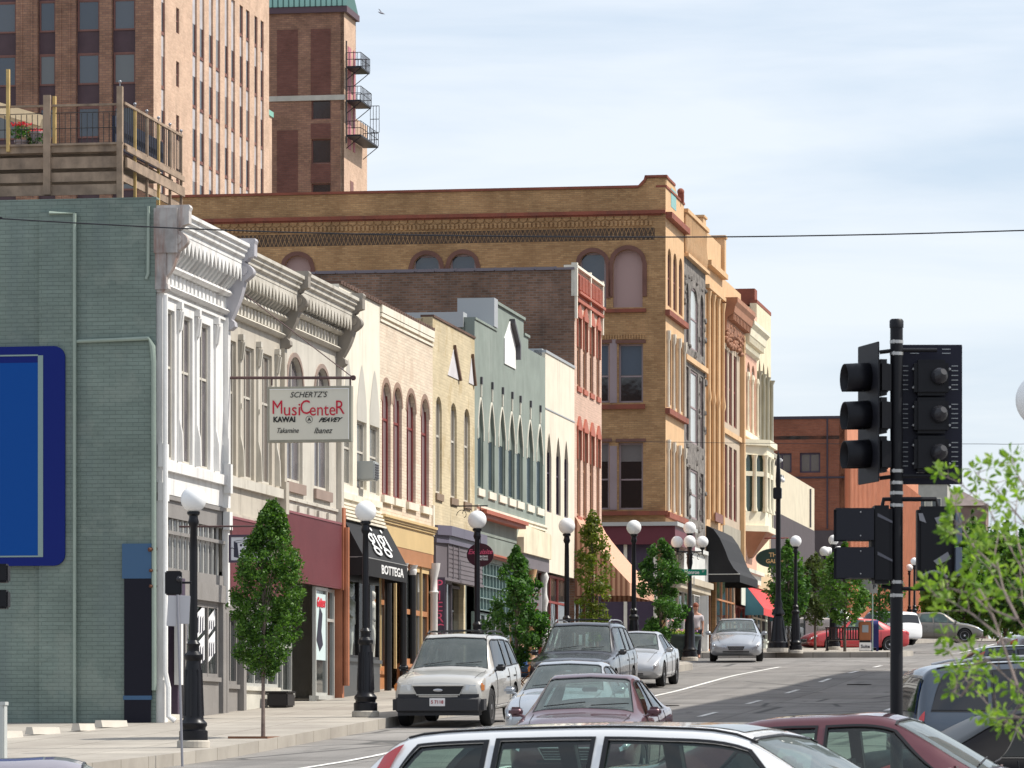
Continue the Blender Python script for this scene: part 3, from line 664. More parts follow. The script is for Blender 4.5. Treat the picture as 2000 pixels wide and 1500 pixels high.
m.box(u0, u1, -.05, -.001, 5.2, 5.26); m.box(u1-.28, u1, -.12, -.001, 4.9, 9); m.build('trim', taupe2_p, B3)
cornice(B3, u0+.05, u1-.3, 10.12, taupe2_p, taupe_d, taupe2_p, 8.9, 17)
bracket(B3, u1-.32, .3, 10.24, 8.55, .62, taupe_d)
siding(B3, u0, u1, 3.42, 4.9)
m = MB(); m.tube([(u1-.12,-.2,4.85),(u1-.12,-.2,g0+.5)], .075, 8); m.box(u1-.25, u1+.02, -.16, .1, 3.4, 5.3); m.box(u1-.22, u1+.01, -.12, .1, g0-.1, 3.4); m.build('downspout', paint('rust_orange_paint', (.42,.16,.085), .7, .2, (.2,.07,.03), .6), B3)
m = MB(); m.box(U(552), U(576), .8, .9, g0, 3.42); m.box(U(576), U(616), 1.0, 1.1, g0, 3.42); m.build('recess', darkgrey, B3)
shopwin(B3, U(576), U(613), g0, 3.38, alum, .3, alum, (.5,), .55, transom=2.0, name='shop_door')
s3 = shopwin(B3, U(615), U(638), g0, 3.4, alum, .25, alum, (), .03); shopwin(B3, U(640), U(656), g0, 3.4, alum, .2, alum, (), .08, transom=2.65, name='shop_door')
m = MB(); m.quad((U(616),.0,1.75),(U(636),.0,1.75),(U(636),.0,3.25),(U(616),.0,3.25)); m.build('poster', plain('pale_blue_paper', (.55,.66,.67), .6), s3)
m = MB(); m.prism([(U(618),1.9+.3),(U(621),2.6),(U(624),2.95),(U(629),2.8),(U(627),2.4),(U(630),2.1),(U(624),1.95)], 1, -.012, -.005); m.build('poster_print', pk, s3)
text('Guitars', .30, plain('red_lettering', (.6,.03,.05), .5), s3, (U(626), -.01, 3.05), (pi/2, 0, 0), shear=.3, bold=.01)
SIDE = (pi/2, 0, -pi/2); FRONT = (pi/2, 0, 0)
# ---------------------------------------------------------------- cream building with black awning
u0, u1 = U(662), U(742); g0 = hs(u0)
B4 = root('cream_building', 'smooth cream two storey building with blind grey arches above the black awning', 'building', u0)
ops = [W3(671, 689, 7.5, 5.9), W3(697, 716, 7.5, 5.9), W3(722, 741, 7.5, 5.85)]
front(B4, u0, u1, 5.0, 10.5, ops, cream_p, 9.5)
body(B4, u0, u1, 10.3, 28, cream_p)
bl = paint('blind_arch_grey', (.50,.48,.43), .7, .08)
m = MB()
for o in ops:
    pts = arc(o[0], o[1], 8.85, 'gothic', 1.0); 
    for p, q in zip(pts, pts[1:]): m.quad((p[0],-.006,7.5),(q[0],-.006,7.5),(q[0],-.006,q[1]),(p[0],-.006,p[1]))
m.build('blind_arch', bl, B4)
for o in ops: window(B4, o, dep=.13, fw=.06, fm=taupe2_p, gm=glassm('cream_backed_glass', (.16,.155,.14), .2), rail=.55)
m = MB(); m.box(u0+.05, u1, -.07, -.001, 5.55, 5.7)
for i in range(5): m.box(u0+.05, u1, -.05-.03*i, -.001, 5.42-.09*i, 5.47-.09*i)
m.build('moulding', cream_p, B4)
ac = root('air_conditioner', 'grey window air conditioner in the middle cream window', 'air conditioner', U(706), -.05, 6.05)
m = MB(); m.rbox((U(706), -.12, 6.32), (.55,.5,.45), .03); m.build('case', plain('zinc_grey', (.36,.38,.38), .5), ac)
m = MB()
for i in range(6): m.box(U(706)-.22, U(706)+.22, -.39, -.372, 6.15+.06*i, 6.175+.06*i)
m.build('grille', darkgrey, ac)
def coping(r, u0, u1, z, mat, st=.32):
    m = MB(); u = u0
    while u < u1-.01: e = min(u+st, u1); m.box(u+.008, e, -.05, .34, z, z+.07); m.tube([(e-.03, -.06, z+.055), (e-.03, .35, z+.055)], .04, 6); u = e
    m.build('coping_tiles', mat, r)
brownt = paint('brown_clay_tile', (.13,.075,.055), .8, .3)
coping(B4, u0, u1, 10.5, brownt)
# awning
aw = paint('black_canvas', (.011,.011,.013), .75, .2, bmp=.1)
a0, a1 = u0+.15, U(751); zt = 5.18; zv = 4.18; zb = 3.76; pr = .56
A4 = tag(root('shop_awning', 'black fabric awning lettered gigi BOTTEGA over the boutique window', 'awning', a0, 0, zv), 'black fabric awning lettered gigi BOTTEGA over the boutique window')
m = MB(); m.add([(a0,-.02,zt),(a1,-.02,zt),(a1,-pr,zv),(a0,-pr,zv)], [(0,1,2,3)]); m.add([(a0,-.02,zt),(a0,-pr,zv),(a0,-.02,zv)], [(0,1,2)]); m.add([(a1,-.02,zt),(a1,-pr,zv),(a1,-.02,zv)], [(0,1,2)]); m.build('canopy', aw, A4)
m = MB(); m.box(a0, a1, -pr-.006, -pr+.004, zb, zv); m.box(a0-.004, a0+.004, -pr, 0, zb, zv); m.box(a1-.004, a1+.004, -pr, 0, zb, zv); m.build('valance', aw, A4)
m = MB(); m.tube([(a0,0,zv),(a0,-pr,zv),(a1,-pr,zv),(a1,0,zv)], .014, 6); m.build('frame', plain('grey_tube', (.25,.25,.25), .5), A4)
sl = atan2(zt-zv, pr); text('BOTTEGA', .29, white_t, A4, ((a0+a1)/2+.75, -pr-.012, 3.96), FRONT, bold=.006, sx=2.1)
text('gigi', .92, white_t, A4, ((a0+a1)/2+.25, -.31, 4.72), (sl, 0, 0), sx=2.1)
m = MB(); m.box(u0+.05, u1, .02, .3, 3.72, 5.0); m.box(u0+.02, u0+.22, -.06, .3, g0-.1, 5.0); m.build('shop_fascia', plain('gloss_black_paint', (.012,.011,.014), .35), B4)
blk = plain('black_stone', (.06,.065,.07), .35)
clear = None
def clearglass():
    m, nt, b = nm('clear_shop_glass'); b.inputs['Base Color'].default_value = (1,1,1,1); b.inputs['Roughness'].default_value = .02
    t = nt.nodes.new('ShaderNodeBsdfTransparent'); t.inputs[0].default_value = (.82,.86,.84,1); g = nt.nodes.new('ShaderNodeBsdfGlossy'); g.inputs['Roughness'].default_value = .03
    fo_ = facing(nt, .03, .5, 6); x = nt.nodes.new('ShaderNodeMixShader')
    nt.links.new(fo_, x.inputs[0]); nt.links.new(t.outputs[0], x.inputs[1]); nt.links.new(g.outputs[0], x.inputs[2]); nt.links.new(x.outputs[0], nt.nodes['Material Output'].inputs[0]); return m
clear = clearglass()
s4 = shopwin(B4, u0+.22, U(742), g0, 3.74, plain('gloss_black_paint', (.012,.011,.014), .35), .95, blk, (.47,.75), .06, gm=clear)
back(B4, u0+.2, U(748), g0, 4.6, 2.2, paint('display_wall', (.17,.15,.13), .8)); m = MB(); m.box(u1-.42, u1-.34, .12, 2.2, g0+.93, 3.75); m.box(u0+.26, u1-.3, .12, 2.2, 3.75, 3.8); m.build('added_dark_partition', paint('added_dark_wall', (.05,.042,.038), .8), B4)  # added dark panels hide the bright side wall behind the display
m = MB(); m.box(u0+.22, U(745), .12, 2.1, g0+.85, g0+.93); m.build('display_floor', midgrey, B4)
mann = plain('mannequin_white', (.72,.70,.66), .35)
def mannequin(u, y, z, arms, cloth, lab, hem=.9):
    r = root('mannequin', lab, 'mannequin', u, y, z, 'mannequins in the boutique window'); m = MB(); P = lambda a, b, c: (u+a, y+b, z+c)
    m.tube([P(.09,0,.0), P(.1,0,.45), P(.08,0,.85), P(.03,0,.95)], [.035,.055,.085,.09], 8); m.tube([P(-.09,.0,.0), P(-.12,-.05,.45), P(-.08,0,.85), P(-.03,0,.95)], [.035,.055,.085,.09], 8)
    m.tube([P(0,0,.85), P(0,0,1.0), P(0,0,1.12), P(0,0,1.32), P(0,0,1.42), P(0,0,1.50)], [.13,.15,.11,.16,.10,.05], 10)
    m.ball(P(0,0,1.62), .105, 12, 8, .85, 1, 1.2)
    for s_ in (-1, 1): m.tube([P(.17*s_,0,1.40), P(.24*s_,-.03*arms,1.12), P((.24-.16*arms)*s_,-.12,.95+.15*arms)], [.045,.038,.025], 7)
    m.build('figure', mann, r, smooth=True, angle=80)
    if cloth: k = MB(); k.tube([P(0,0,hem), P(0,0,1.0), P(0,0,1.12), P(0,0,1.32), P(0,0,1.40)], [.21,.165,.125,.175,.12], 12, False); k.build('garment', cloth, r, smooth=True, angle=80)
zf = g0+.94
mannequin(U(684,.45), .45, zf, .4, plain('pale_top', (.65,.65,.6), .8), 'white mannequin striding in a pale top, nearest the downspout', 1.02)
mannequin(U(703,.5), .5, zf, .9, plain('red_print_dress', (.45,.04,.05), .8), 'white mannequin in a red dress in the boutique window', .62)
mannequin(U(727,.45), .45, zf, .2, None, 'bare white mannequin right of the lamp post')
UD = U(690, .7); hd = root('hanging_decoration', 'dark feathery bundle hanging inside the boutique window', 'decoration', UD, .7, 2.0); m = MB(); rs = random.Random(3)
for i in range(70):
    a = rs.uniform(0, 6.28); q = rs.uniform(.05, .22); m.tube([(UD+q*.4*cos(a), .7+q*.4*sin(a), 2.9), (UD+q*cos(a), .7+q*sin(a), rs.uniform(2.2,2.6)), (UD+q*1.1*cos(a), .7+q*1.1*sin(a), rs.uniform(1.6,2.1))], .012, 4)
m.tube([(UD,.7,2.7),(UD,.7,3.2)], .02, 5); m.build('strands', plain('black_feather', (.012,.012,.014), .8), hd)
# ---------------------------------------------------------------- cream brick building, four red arched windows
u0, u1 = U(742), U(845); g0 = hs(u0)
B5 = root('cream_brick_building', 'cream brick building with four round arched windows and red sashes', 'building', u0)
xs = [(746, 763), (768, 785), (794, 812), (822, 838)]
ops = [W3(a, b, 8.67, 5.9, 'round', .5) for a, b in xs]
front(B5, u0, u1, 5.2, 10.32, ops, creamb, 9.5); body(B5, u0, u1, 10.3, 28, creamb)
m = MB(); m.box(u0, u1, -.06, .3, 10.32, 10.5); m.box(u0, u1, -.05, -.002, 10.22, 10.3); m.box(u0, u1, -.03, -.001, 10.1, 10.16); m.box(u1-.14, u1+.02, -.05, -.001, 5.2, 6.0); m.build('parapet_band', cream_p, B5)
coping(B5, u0, u1, 10.5, brownt)
gm5 = glassm('lilac_backed_glass', (.25,.20,.21), .2)
m = MB()
for o in ops:
    window(B5, o, dep=.13, fw=.07, fm=redwood, gm=gm5, rail=.68, mull=1); m.box(o[0]-.06, o[1]+.06, -.08, -.001, 5.72, 5.9)
m.build('window_sill', cream_p, B5)
hm = MB()
for o in ops: hood(hm, arc(o[0], o[1], 8.67, 'round', .5), .13, .012)
hm.build('brick_arch', paint('brown_arch_brick', (.30,.20,.15), .8, .2), B5)
m = MB(); m.box(u0, u1, -.03, .3, 4.72, 5.3); m.box(u0, u1, -.10, -.03, 5.3, 5.36); m.box(u0, u1, -.14, -.03, 5.36, 5.42); m.box(u0, u1, -.07, -.03, 5.24, 5.29); m.build('fascia_board', goldp, B5)
m = MB(); m.box(u0, u1, -.02, .3, 4.35, 4.72); m.build('lintel', orangew, B5)
ucs = [760, 790, 808]
m = MB()
for x in ucs: m.lathe([(.09,g0-.1),(.09,4.1)], (U(x), .03, 0), 10)
m.build('shop_column', plain('black_column_paint', (.02,.02,.022), .4), B5)
m = MB()
for x in ucs: m.lathe([(.09,4.1),(.12,4.2),(.10,4.25),(.14,4.35)], (U(x), .03, 0), 10)
m.build('column_capital', white_p, B5, smooth=True)
m = MB(); m.lathe([(.10,g0-.1),(.10,3.7),(.13,3.75),(.09,3.8),(.09,4.1),(.15,4.35),(.17,4.5)], (u1-.1, -.05, 0), 14); m.build('white_column', white_p, B5, smooth=True)
s5 = shopwin(B5, U(745), U(790), g0, 4.35, orangew, .55, orangew, (.33,.66), .5, transom=3.3, fw=.12); shopwin(B5, U(792), U(842), g0, 4.35, orangew, .75, orangew, (.45,), .12, transom=3.1, fw=.13)
m = MB()
for a, b in ((746, 757), (776, 788), (812, 822), (826, 840)): m.box(U(a), U(b), .03, .08, 4.2, 4.35); m.box(U(a), U(a)+.08, .03, .09, g0+.6, 4.2)
m.build('gold_trim', goldp, B5)
# ---------------------------------------------------------------- yellow brick building
u0, u1 = U(845), U(927); g0 = hs(u0)
B6 = root('yellow_building', 'pale yellow brick building with triangular vents and three arched windows', 'building', u0)
xs = [(851, 863), (880, 892), (906, 918)]
ops = [W3(a, b, 8.88, 6.35, 'round', .35) for a, b in xs]
tri = [W3(874, 896, 10.3, 9.55), W3(915, 925, 10.3, 9.6)]
front(B6, u0, u1, 5.2, 10.88, ops, yellowb, 9.6); body(B6, u0, u1, 10.85, 28, yellowb)
m = MB()
for k, o in enumerate(tri):
    a, b = o[0], o[1]; c = (a+b)/2
    m.prism([(a,o[2]),(b,o[2]),(c,o[3])], 1, -.02, -.004)
m.build('vent_panel', paint('lavender_white_board', (.62,.60,.62), .8), B6)
m = MB()
for o in tri:
    a, b = o[0], o[1]; c = (a+b)/2; m.prism([(c+.02,o[3]+.12),(b+.12,o[2]),(b-.02,o[2]-.02),(c,o[3]-.02)], 1, -.08, -.003)
m.build('vent_trim', paint('brown_trim', (.14,.085,.06), .8), B6)
for o in ops: window(B6, o, dep=.12, fw=.07, fm=taupe2_p, gm=glassm('brown_backed_glass', (.17,.14,.11), .2), mull=1, rail=.6, sill=.18, sillm=paint('brown_sill', (.25,.18,.13), .8))
m = MB(); m.box(u0, u1, -.03, .32, 10.88, 10.94); m.build('coping', brownt, B6)
# plum grey bay shopfront
pw = paint('plum_grey_boards', (.155,.135,.15), .6, .12)
m = MB(); m.prism([(u0+.1,.05),(u0+.1,-.12),(u0+.7,-.38),(u1-.15,-.38),(u1-.05,.05)], 2, 5.25, 5.5); m.prism([(u0+.15,.05),(u0+.15,-.08),(u0+.72,-.31),(u1-.2,-.31),(u1-.1,.05)], 2, 5.05, 5.25); m.build('bay_cornice', plain('slate_violet_paint', (.14,.13,.175), .5), B6)
m = MB(); m.prism([(u0+.2,.05),(u0+.2,-.05),(u0+.75,-.25),(u1-.25,-.25),(u1-.12,.05)], 2, 4.15, 5.05)
for i in range(7): m.box(u0+.75, u1-.25, -.262, -.25, 4.2+i*.12, 4.28+i*.12)
for x in (.75, 1.5, 2.3): m.box(u0+x, u0+x+.06, -.28, -.25, 4.15, 5.05)
m.box(u0+.2, u1-.2, -.29, -.1, 4.08, 4.15); m.build('bay_boards', pw, B6)
m = MB(); m.box(u0+.12, u1-.1, -.42, -.1, 5.0, 5.0+.04); 
sgp = shopwin(B6, u0+.25, u0+2.4, g0, 4.1, pw, .5, pw, (.32,.62), -.03); shopwin(B6, u0+2.5, u1-.1, g0, 4.1, pw, .2, pw, (.4,), .4, transom=2.6, name='shop_door')
m = MB(); m.quad((u0+1.1,-.05,1.95),(u0+1.6,-.05,1.95),(u0+1.6,-.05,2.75),(u0+1.1,-.05,2.75)); m.build('poster', plain('blue_white_paper', (.62,.66,.74), .6), sgp)
m = MB(); m.box(u0+1.0, u0+1.6, -.07, -.05, 1.45, 1.6); m.build('poster', plain('red_paper', (.5,.05,.05), .6), sgp)
PS = root('vertical_sign', 'narrow dark sign with red letters spelling PIERCING down its length', 'sign', u0+.15, -.1, 1.2)
m = MB(); m.box(u0+.12, u0+.16, -.30, -.02, 1.6, 4.12); m.build('board', plum, PS)
pt = plain('pink_red_lettering', (.72,.10,.20), .5)
for i, c in enumerate('PIERCING'): text(c, .36, pt, PS, (u0+.115, -.16, 3.94-.285*i), SIDE)
# ---------------------------------------------------------------- grey green stepped building
u0, u1 = U(927), U(1065); g0 = hs(u0)
B7 = root('stepped_building', 'grey green building with stepped parapet and seven pointed windows', 'building', u0)
xs = [(933, 944), (954, 966), (974, 987), (993, 1005), (1009, 1021), (1029, 1041), (1048, 1060)]
ops = [W3(a, b, 9.32, 6.85, 'gothic', .85) for a, b in xs]
front(B7, u0, u1, 5.6, 11.42, ops, greenst, 10.4); body(B7, u0, u1, 11.35, 28, greenst)
pa, pb, pc = U(970), U(1023), U(1032)
m = MB(); m.box(pa, pb, .004, .3, 11.42, 12.18); m.box(pb, pc, .004, .3, 11.42, 11.75); m.box(pa-.06, pb+.05, -.05, .36, 12.18, 12.26); m.box(pb, pc+.1, -.04, .35, 11.75, 11.82); m.box(u0, pa, -.03, .34, 11.42, 11.48); m.build('parapet', greenst, B7)
m = MB(); m.box(U(962), U(969), -.05, 1.0, 11.5, 12.3); m.box(u0-.1, u0+.5, .3, 2.2, 11.2, 11.62); m.build('roof_vent_box', plain('galvanised_sheet', (.42,.43,.44), .45, .3), B7)
cx = U(995); hw = .95
m = MB(); m.prism([(cx-hw,10.62),(cx+hw,10.62),(cx+hw,11.35),(cx,11.92),(cx-hw,11.35)], 1, -.03, -.004); m.build('date_panel', plain('white_panel', (.82,.82,.80), .6), B7)
m = MB(); m.prism([(cx,11.98),(cx+hw+.14,11.35),(cx+hw+.14,10.9),(cx+hw+.01,10.9),(cx+hw+.01,11.3),(cx,11.86)], 1, -.16, -.002); m.build('panel_hood', darkgrey, B7)
gs = glassm('slate_blue_glass', (.05,.075,.10), .1); dk = paint('dark_olive_board', (.12,.105,.085), .7)
hm = MB(); sm = MB(); fm_ = MB()
for o in ops:
    w_ = window(B7, o, dep=.11, fw=.06, fm=greenst, gm=gs, rail=0, top=1.05)
    hood(hm, arc(o[0], o[1], 9.32, 'gothic', .85), .07, .02, legs=.28); c = (o[0]+o[1])/2
    hm.box(c-.04, c+.04, -.04, -.001, 9.38, 9.72); fm_.box(c-.05, c+.05, -.06, -.001, 9.72, 9.92); sm.box(o[0]-.05, o[1]+.05, -.05, -.001, 6.64, 6.84)
hm.build('pointed_hood', paint('cream_white_trim', (.74,.70,.60), .6), B7); fm_.build('hood_finial', darkgrey, B7); sm.build('window_sill', cream_p, B7)
um = U(1010)
m = MB(); m.box(u0, u1, -.06, .1, 6.2, 6.3); m.box(u0, u1, -.10, -.002, 6.3, 6.36); m.build('string_course', cream_p, B7)
m = MB(); m.box(u0, um, -.26, .1, 6.02, 6.2); m.box(u0, um, -.34, -.1, 6.12, 6.22); m.box(u0+.3, um, -.14, .05, 4.98, 5.04); m.box(u0+.3, um, -.2, .05, 5.04, 5.09); m.build('shop_cornice', redtrim, B7)
teal = paint('teal_grey_paint', (.17,.235,.235), .55, .15)
m = MB(); m.box(u0+.05, um, .02, .3, 5.1, 6.02); m.box(u0+.1, um, -.05, .1, 4.86, 4.98); m.build('shop_fascia', greenst, B7)
m = MB()
for i in range(13): a = u0+.2+(um-u0-.2)*i/13; m.box(a, a+.05, -.02, .05, 3.5, 4.86)
for i in range(5): m.box(u0+.2, um, -.02, .04, 3.5+.33*i, 3.53+.33*i)
tb = m.build('transom_bars', teal, B7); m = MB(); m.quad((u0+.2,.05,3.5),(um,.05,3.5),(um,.05,4.86),(u0+.2,.05,4.86)); m.build('transom_glass', glassm('pale_teal_glass', (.20,.30,.28), .2), tb)
shopwin(B7, u0+.2, um, g0, 3.45, teal, .5, teal, (.25,.5,.75), .1)
m = MB(); m.prism([(um,5.35),(u1,5.35),(u1,6.05),(u1-.3,6.1),(um+.5,6.15),(um,5.8)], 1, -.2, .1); m.build('shop_pediment', paint('peeling_cream', (.74,.66,.50), .8, .15, (.45,.38,.25), .6), B7)
m = MB(); m.box(um, u1, -.12, .2, 4.95, 5.35); m.build('shop_lintel', pw, B7)
m = MB()
for x in (1016, 1037): m.lathe([(.10,g0-.1),(.10,4.5),(.13,4.55),(.10,4.62),(.17,4.95)], (U(x), -.02, 0), 12)
m.build('tan_column', paint('tan_column_paint', (.56,.35,.19), .6), B7, smooth=True)
m = MB(); m.lathe([(.08,g0-.1),(.08,3.9),(.13,4.1),(.08,4.3),(.08,4.6),(.14,4.8),(.08,4.95)], (U(1060), -.05, 0), 10); m.build('white_column', white_p, B7, smooth=True)
shopwin(B7, um+.05, u1-.1, g0, 4.9, pw, .5, orangew, (.35,.7), .3, transom=3.4)
bs = root('shop_banner', 'white banner with red lettering between two tan columns', 'banner', U(1026), -.3, 3.4); m = MB(); m.box(U(1024)-.02, U(1024)+.0, -.52, -.02, 3.35, 4.5); m.build('cloth', plain('white_banner', (.75,.72,.75), .7), bs)
text('SALE', .22, pt, bs, (U(1024)-.025, -.27, 4.2), SIDE, name='lettering'); m = MB()
for i in range(3): m.box(U(1024)-.026, U(1024)-.021, -.42, -.12, 3.5+.17*i, 3.58+.17*i)
m.build('printed_lines', pt, bs)
# ---------------------------------------------------------------- off white stucco building
u0, u1 = U(1065), U(1122); g0 = hs(u0)
B8 = root('white_stucco_building', 'off white stucco building with three slim pointed windows', 'building', u0)
xs = [(1068, 1077), (1086, 1095), (1102, 1110)]
ops = [W3(a, b, 9.22, 6.82, 'gothic', .7) for a, b in xs]
front(B8, u0, u1, 5.0, 11.6, ops, whitest, 10.6); body(B8, u0, u1, 11.55, 28, whitest)
for o in ops: window(B8, o, dep=.12, fw=.06, fm=plum, gm=glassm('near_black_glass', (.018,.014,.02), .15), rail=.5)
m = MB(); m.box(u0, u1, -.03, .34, 11.6, 11.68); m.box(u0, u0+.5, .1, 2.2, 11.5, 11.72); m.box(u0+.02, u1, -.02, -.001, 9.9, 9.94); m.build('coping', plain('galvanised_sheet', (.42,.43,.44), .45, .3), B8)
s8 = shopwin(B8, u0+.1, u1-.7, g0, 4.95, redwood, .5, redwood, (.3,.6), .15, transom=4.1); m = MB(); m.box(u1-.7, u1, .5, .6, g0, 4.95); m.build('shop_door', plum, B8)
m = MB()
for i, (a, z) in enumerate(((.2,2.0),(1.2,2.05),(2.2,2.0),(.2,2.75),(1.2,2.8),(2.2,2.75))):
    m.add([(u0+.2+a,.1,z),(u0+.95+a,.1,z+.05),(u0+.9+a,.1,z+.6),(u0+.25+a,.1,z+.5)], [(0,1,2,3)])
wp = m.build('window_painting', plain('white_window_paint', (.62,.62,.64), .6), s8); text('WINGS', .8, pk, wp, (u0+1.9, .09, 2.35), FRONT, bold=.01)
# ---------------------------------------------------------------- salmon building
u0, u1 = U(1122), U(1175); g0 = hs(u0)
B9 = root('salmon_building', 'three storey salmon brick building with red window hoods and soot brown side wall', 'building', u0)
xs = [(1127, 1134), (1139, 1146), (1152, 1159), (1165, 1171)]
up = [W3(a, b, 13.3, 11.1) for a, b in xs]; lo = [W3(a, b, 9.75, 7.0) for a, b in xs]
front(B9, u0, u1, 6.6, 14.8, up+lo, salmon, 13.8, lside=False)
wd9 = paint('rust_window_frame', (.30,.15,.085), .6)
for o in up+lo: window(B9, o, dep=.12, fw=.1, fm=wd9, gm=glassm('brown_backed_glass', (.17,.14,.11), .2), rail=.55, sill=.16, sillm=redtrim)
m = MB()
for o in up+lo:
    c = (o[0]+o[1])/2; z = o[3]
    m.box(o[0]-.08, o[1]+.08, -.06, -.001, z-.02, z+.10); m.box(o[0]-.06, o[0]+.02, -.04, -.001, z-.95, z-.02); m.box(o[1]-.02, o[1]+.06, -.04, -.001, z-.95, z-.02); m.prism([(o[0]-.08,z+.10),(o[1]+.08,z+.10),(c+.10,z+.42),(c-.10,z+.42)], 1, -.055, -.001)
m.build('window_hood', redtrim, B9)
m = MB(); m.box(u0+.2, u1-.1, -.10, -.001, 13.75, 13.85); m.box(u0+.2, u1-.1, -.16, -.001, 14.0, 14.08)
for i in range(16): a = u0+.5+(u1-u0-.9)*i/16; m.box(a, a+.16, -.1, -.001, 14.15, 14.6)
m.quad((u0+.2,-.01,13.75),(u1-.1,-.01,13.75),(u1-.1,-.01,14.7),(u0+.2,-.01,14.7)); m.build('corbel_band', redtrim, B9)
m = MB()
for a in (u0, (u0+u1)/2, u1-.2):
    m.box(a, a+.16, -.09, .1, 13.9, 14.95); m.box(a+.03, a+.18, -.08, -.001, 13.2, 13.9)
m.box(u0, u1, -.1, .34, 14.8, 14.88); m.build('cream_pilaster', cream_p, B9)
SW = SM(u0); yl = SA(560, u0); m = MB(); wall(m, .0, yl, 0, 14.72, [], SW); m.box(u0+.01, u0+.28, 0, yl, 14.6, 14.725); m.box(u1-.25, u1-.02, .26, yl, 2, 14.2); m.box(u0+.2, u1, yl, yl+.25, 2, 14.4); m.build('side_wall', darkbrick, B9)
m = MB(); m.box(u0+.28, u1-.25, .3, yl, 13.6, 13.8); m.build('roof', paint('roof_tar', (.06,.058,.055), .9), B9)
m = MB(); y = 0
while y < yl: m.box(u0-.05, u0+.33, y, min(y+.62, yl), 14.725, 14.80+.02*((int(y*3)) % 2)); m.tube([(u0-.06, y+.6, 14.79), (u0+.34, y+.6, 14.79)], .05, 6); y += .64
m.build('coping_tiles', plain('grey_violet_tile', (.20,.17,.19), .7), B9)
# striped awning
def stripes(name, c1, c2, st, axis=0):
    m, nt, b = nm(name); t = nt.nodes.new('ShaderNodeTexCoord'); s = nt.nodes.new('ShaderNodeSeparateXYZ'); nt.links.new(t.outputs['Object'], s.inputs[0])
    q = nt.nodes.new('ShaderNodeMath'); q.operation = 'MULTIPLY'; q.inputs[1].default_value = 1/st; nt.links.new(s.outputs[axis], q.inputs[0])
    f = nt.nodes.new('ShaderNodeMath'); f.operation = 'FRACT'; nt.links.new(q.outputs[0], f.inputs[0]); g = nt.nodes.new('ShaderNodeMath'); g.operation = 'GREATER_THAN'; g.inputs[1].default_value = .5; nt.links.new(f.outputs[0], g.inputs[0])
    nt.links.new(mixn(nt, g.outputs[0], rgb(c1), rgb(c2)), b.inputs['Base Color']); b.inputs['Roughness'].default_value = .85; return m
sal = stripes('salmon_stripe_canvas', (.60,.36,.25), (.50,.25,.16), .16); sal2 = stripes('salmon_shaded_stripe_canvas', (.52,.30,.20), (.26,.12,.075), .16, 1)  # cheek canvas is a darker copy, its shade put into the stripes
A9 = root('striped_awning', 'salmon and brown striped fabric awning on the salmon building', 'awning', u0, 0, 4.6)
a0, a1 = u0+.05, u1-.05; zt = 6.95; pr = 1.75; zv = 4.85; zb = 4.45
prof = [(-.02, zt)]+[(-pr*(i/8)**1.15, zt-(zt-zv)*(i/8)) for i in range(1, 9)]
m = MB()
for p, q in zip(prof, prof[1:]): m.quad((a0,p[0],p[1]),(a1,p[0],p[1]),(a1,q[0],q[1]),(a0,q[0],q[1]))
m.quad((a0,-pr,zv),(a1,-pr,zv),(a1,-pr,zb),(a0,-pr,zb)); m.build('canopy', sal, A9)
m = MB()
for a in (a0, a1): m.add([(a,0,zt)]+[(a,p[0],p[1]) for p in prof[1:]]+[(a,-pr,zb),(a,0,zb)], [tuple(range(len(prof)+2))])
m.build('awning_cheek', sal2, A9)
shopwin(B9, u0+.1, u1-.05, g0, 6.6, wd9, .5, salmon, (.25,.5,.75), .15, transom=4.4)
# ---------------------------------------------------------------- tan corner building beyond the cross street
TB = U(1300); u0, u1 = U(1300), U(1411); g0 = hs(u0); SW = SM(u0)
def ZSd(py, y, u=None): return (HZ-py)*((u or TB)*cs + y*sn)/F
B10 = root('tan_brick_building', 'big tan brick corner building with red tile ledges and arched upper windows', 'building', u0)
greystone = paint('dark_rock_faced_stone', (.20,.18,.165), .9, .5, (.07,.065,.06), .7, scale=4, bmp=.8)
stonet = paint('tan_sandstone', (.62,.40,.22), .75, .1, (.3,.2,.12), .4)
pinkb = plain('pink_board', (.40,.27,.25), .7); lilf = paint('lilac_brown_frame', (.30,.23,.235), .6, .08)
# side wall
def sop(xa, xb, yt, yb, kind=None, h=0):
    a, b = SA(xb, u0), SA(xa, u0); return (a, b, ZSd(yb, a), ZSd(yt, a), kind, h)
arch_ops = [sop(1197, 1255, 487, 600, 'round', .52), sop(1131, 1184, 492, 600, 'round', .50), sop(878, 930, 495, 600, 'round', .47), sop(806, 860, 497, 600, 'round', .5), sop(555, 607, 499, 600, 'round', .47)]
rect_ops = [sop(1208, 1256, 671, 786), sop(1150, 1190, 671, 786), sop(1208, 1256, 864, 995), sop(1150, 1190, 864, 995)]
zp = 20.12; yl = 19.5
m = MB(); wall(m, 0, yl, g0-1, zp, arch_ops+rect_ops, SW); m.box(u0+.25, u0+.3, .3, yl, 18.5, zp-.02); m.box(u0+.3, u1, yl-.1, yl+.2, g0, 19.5)
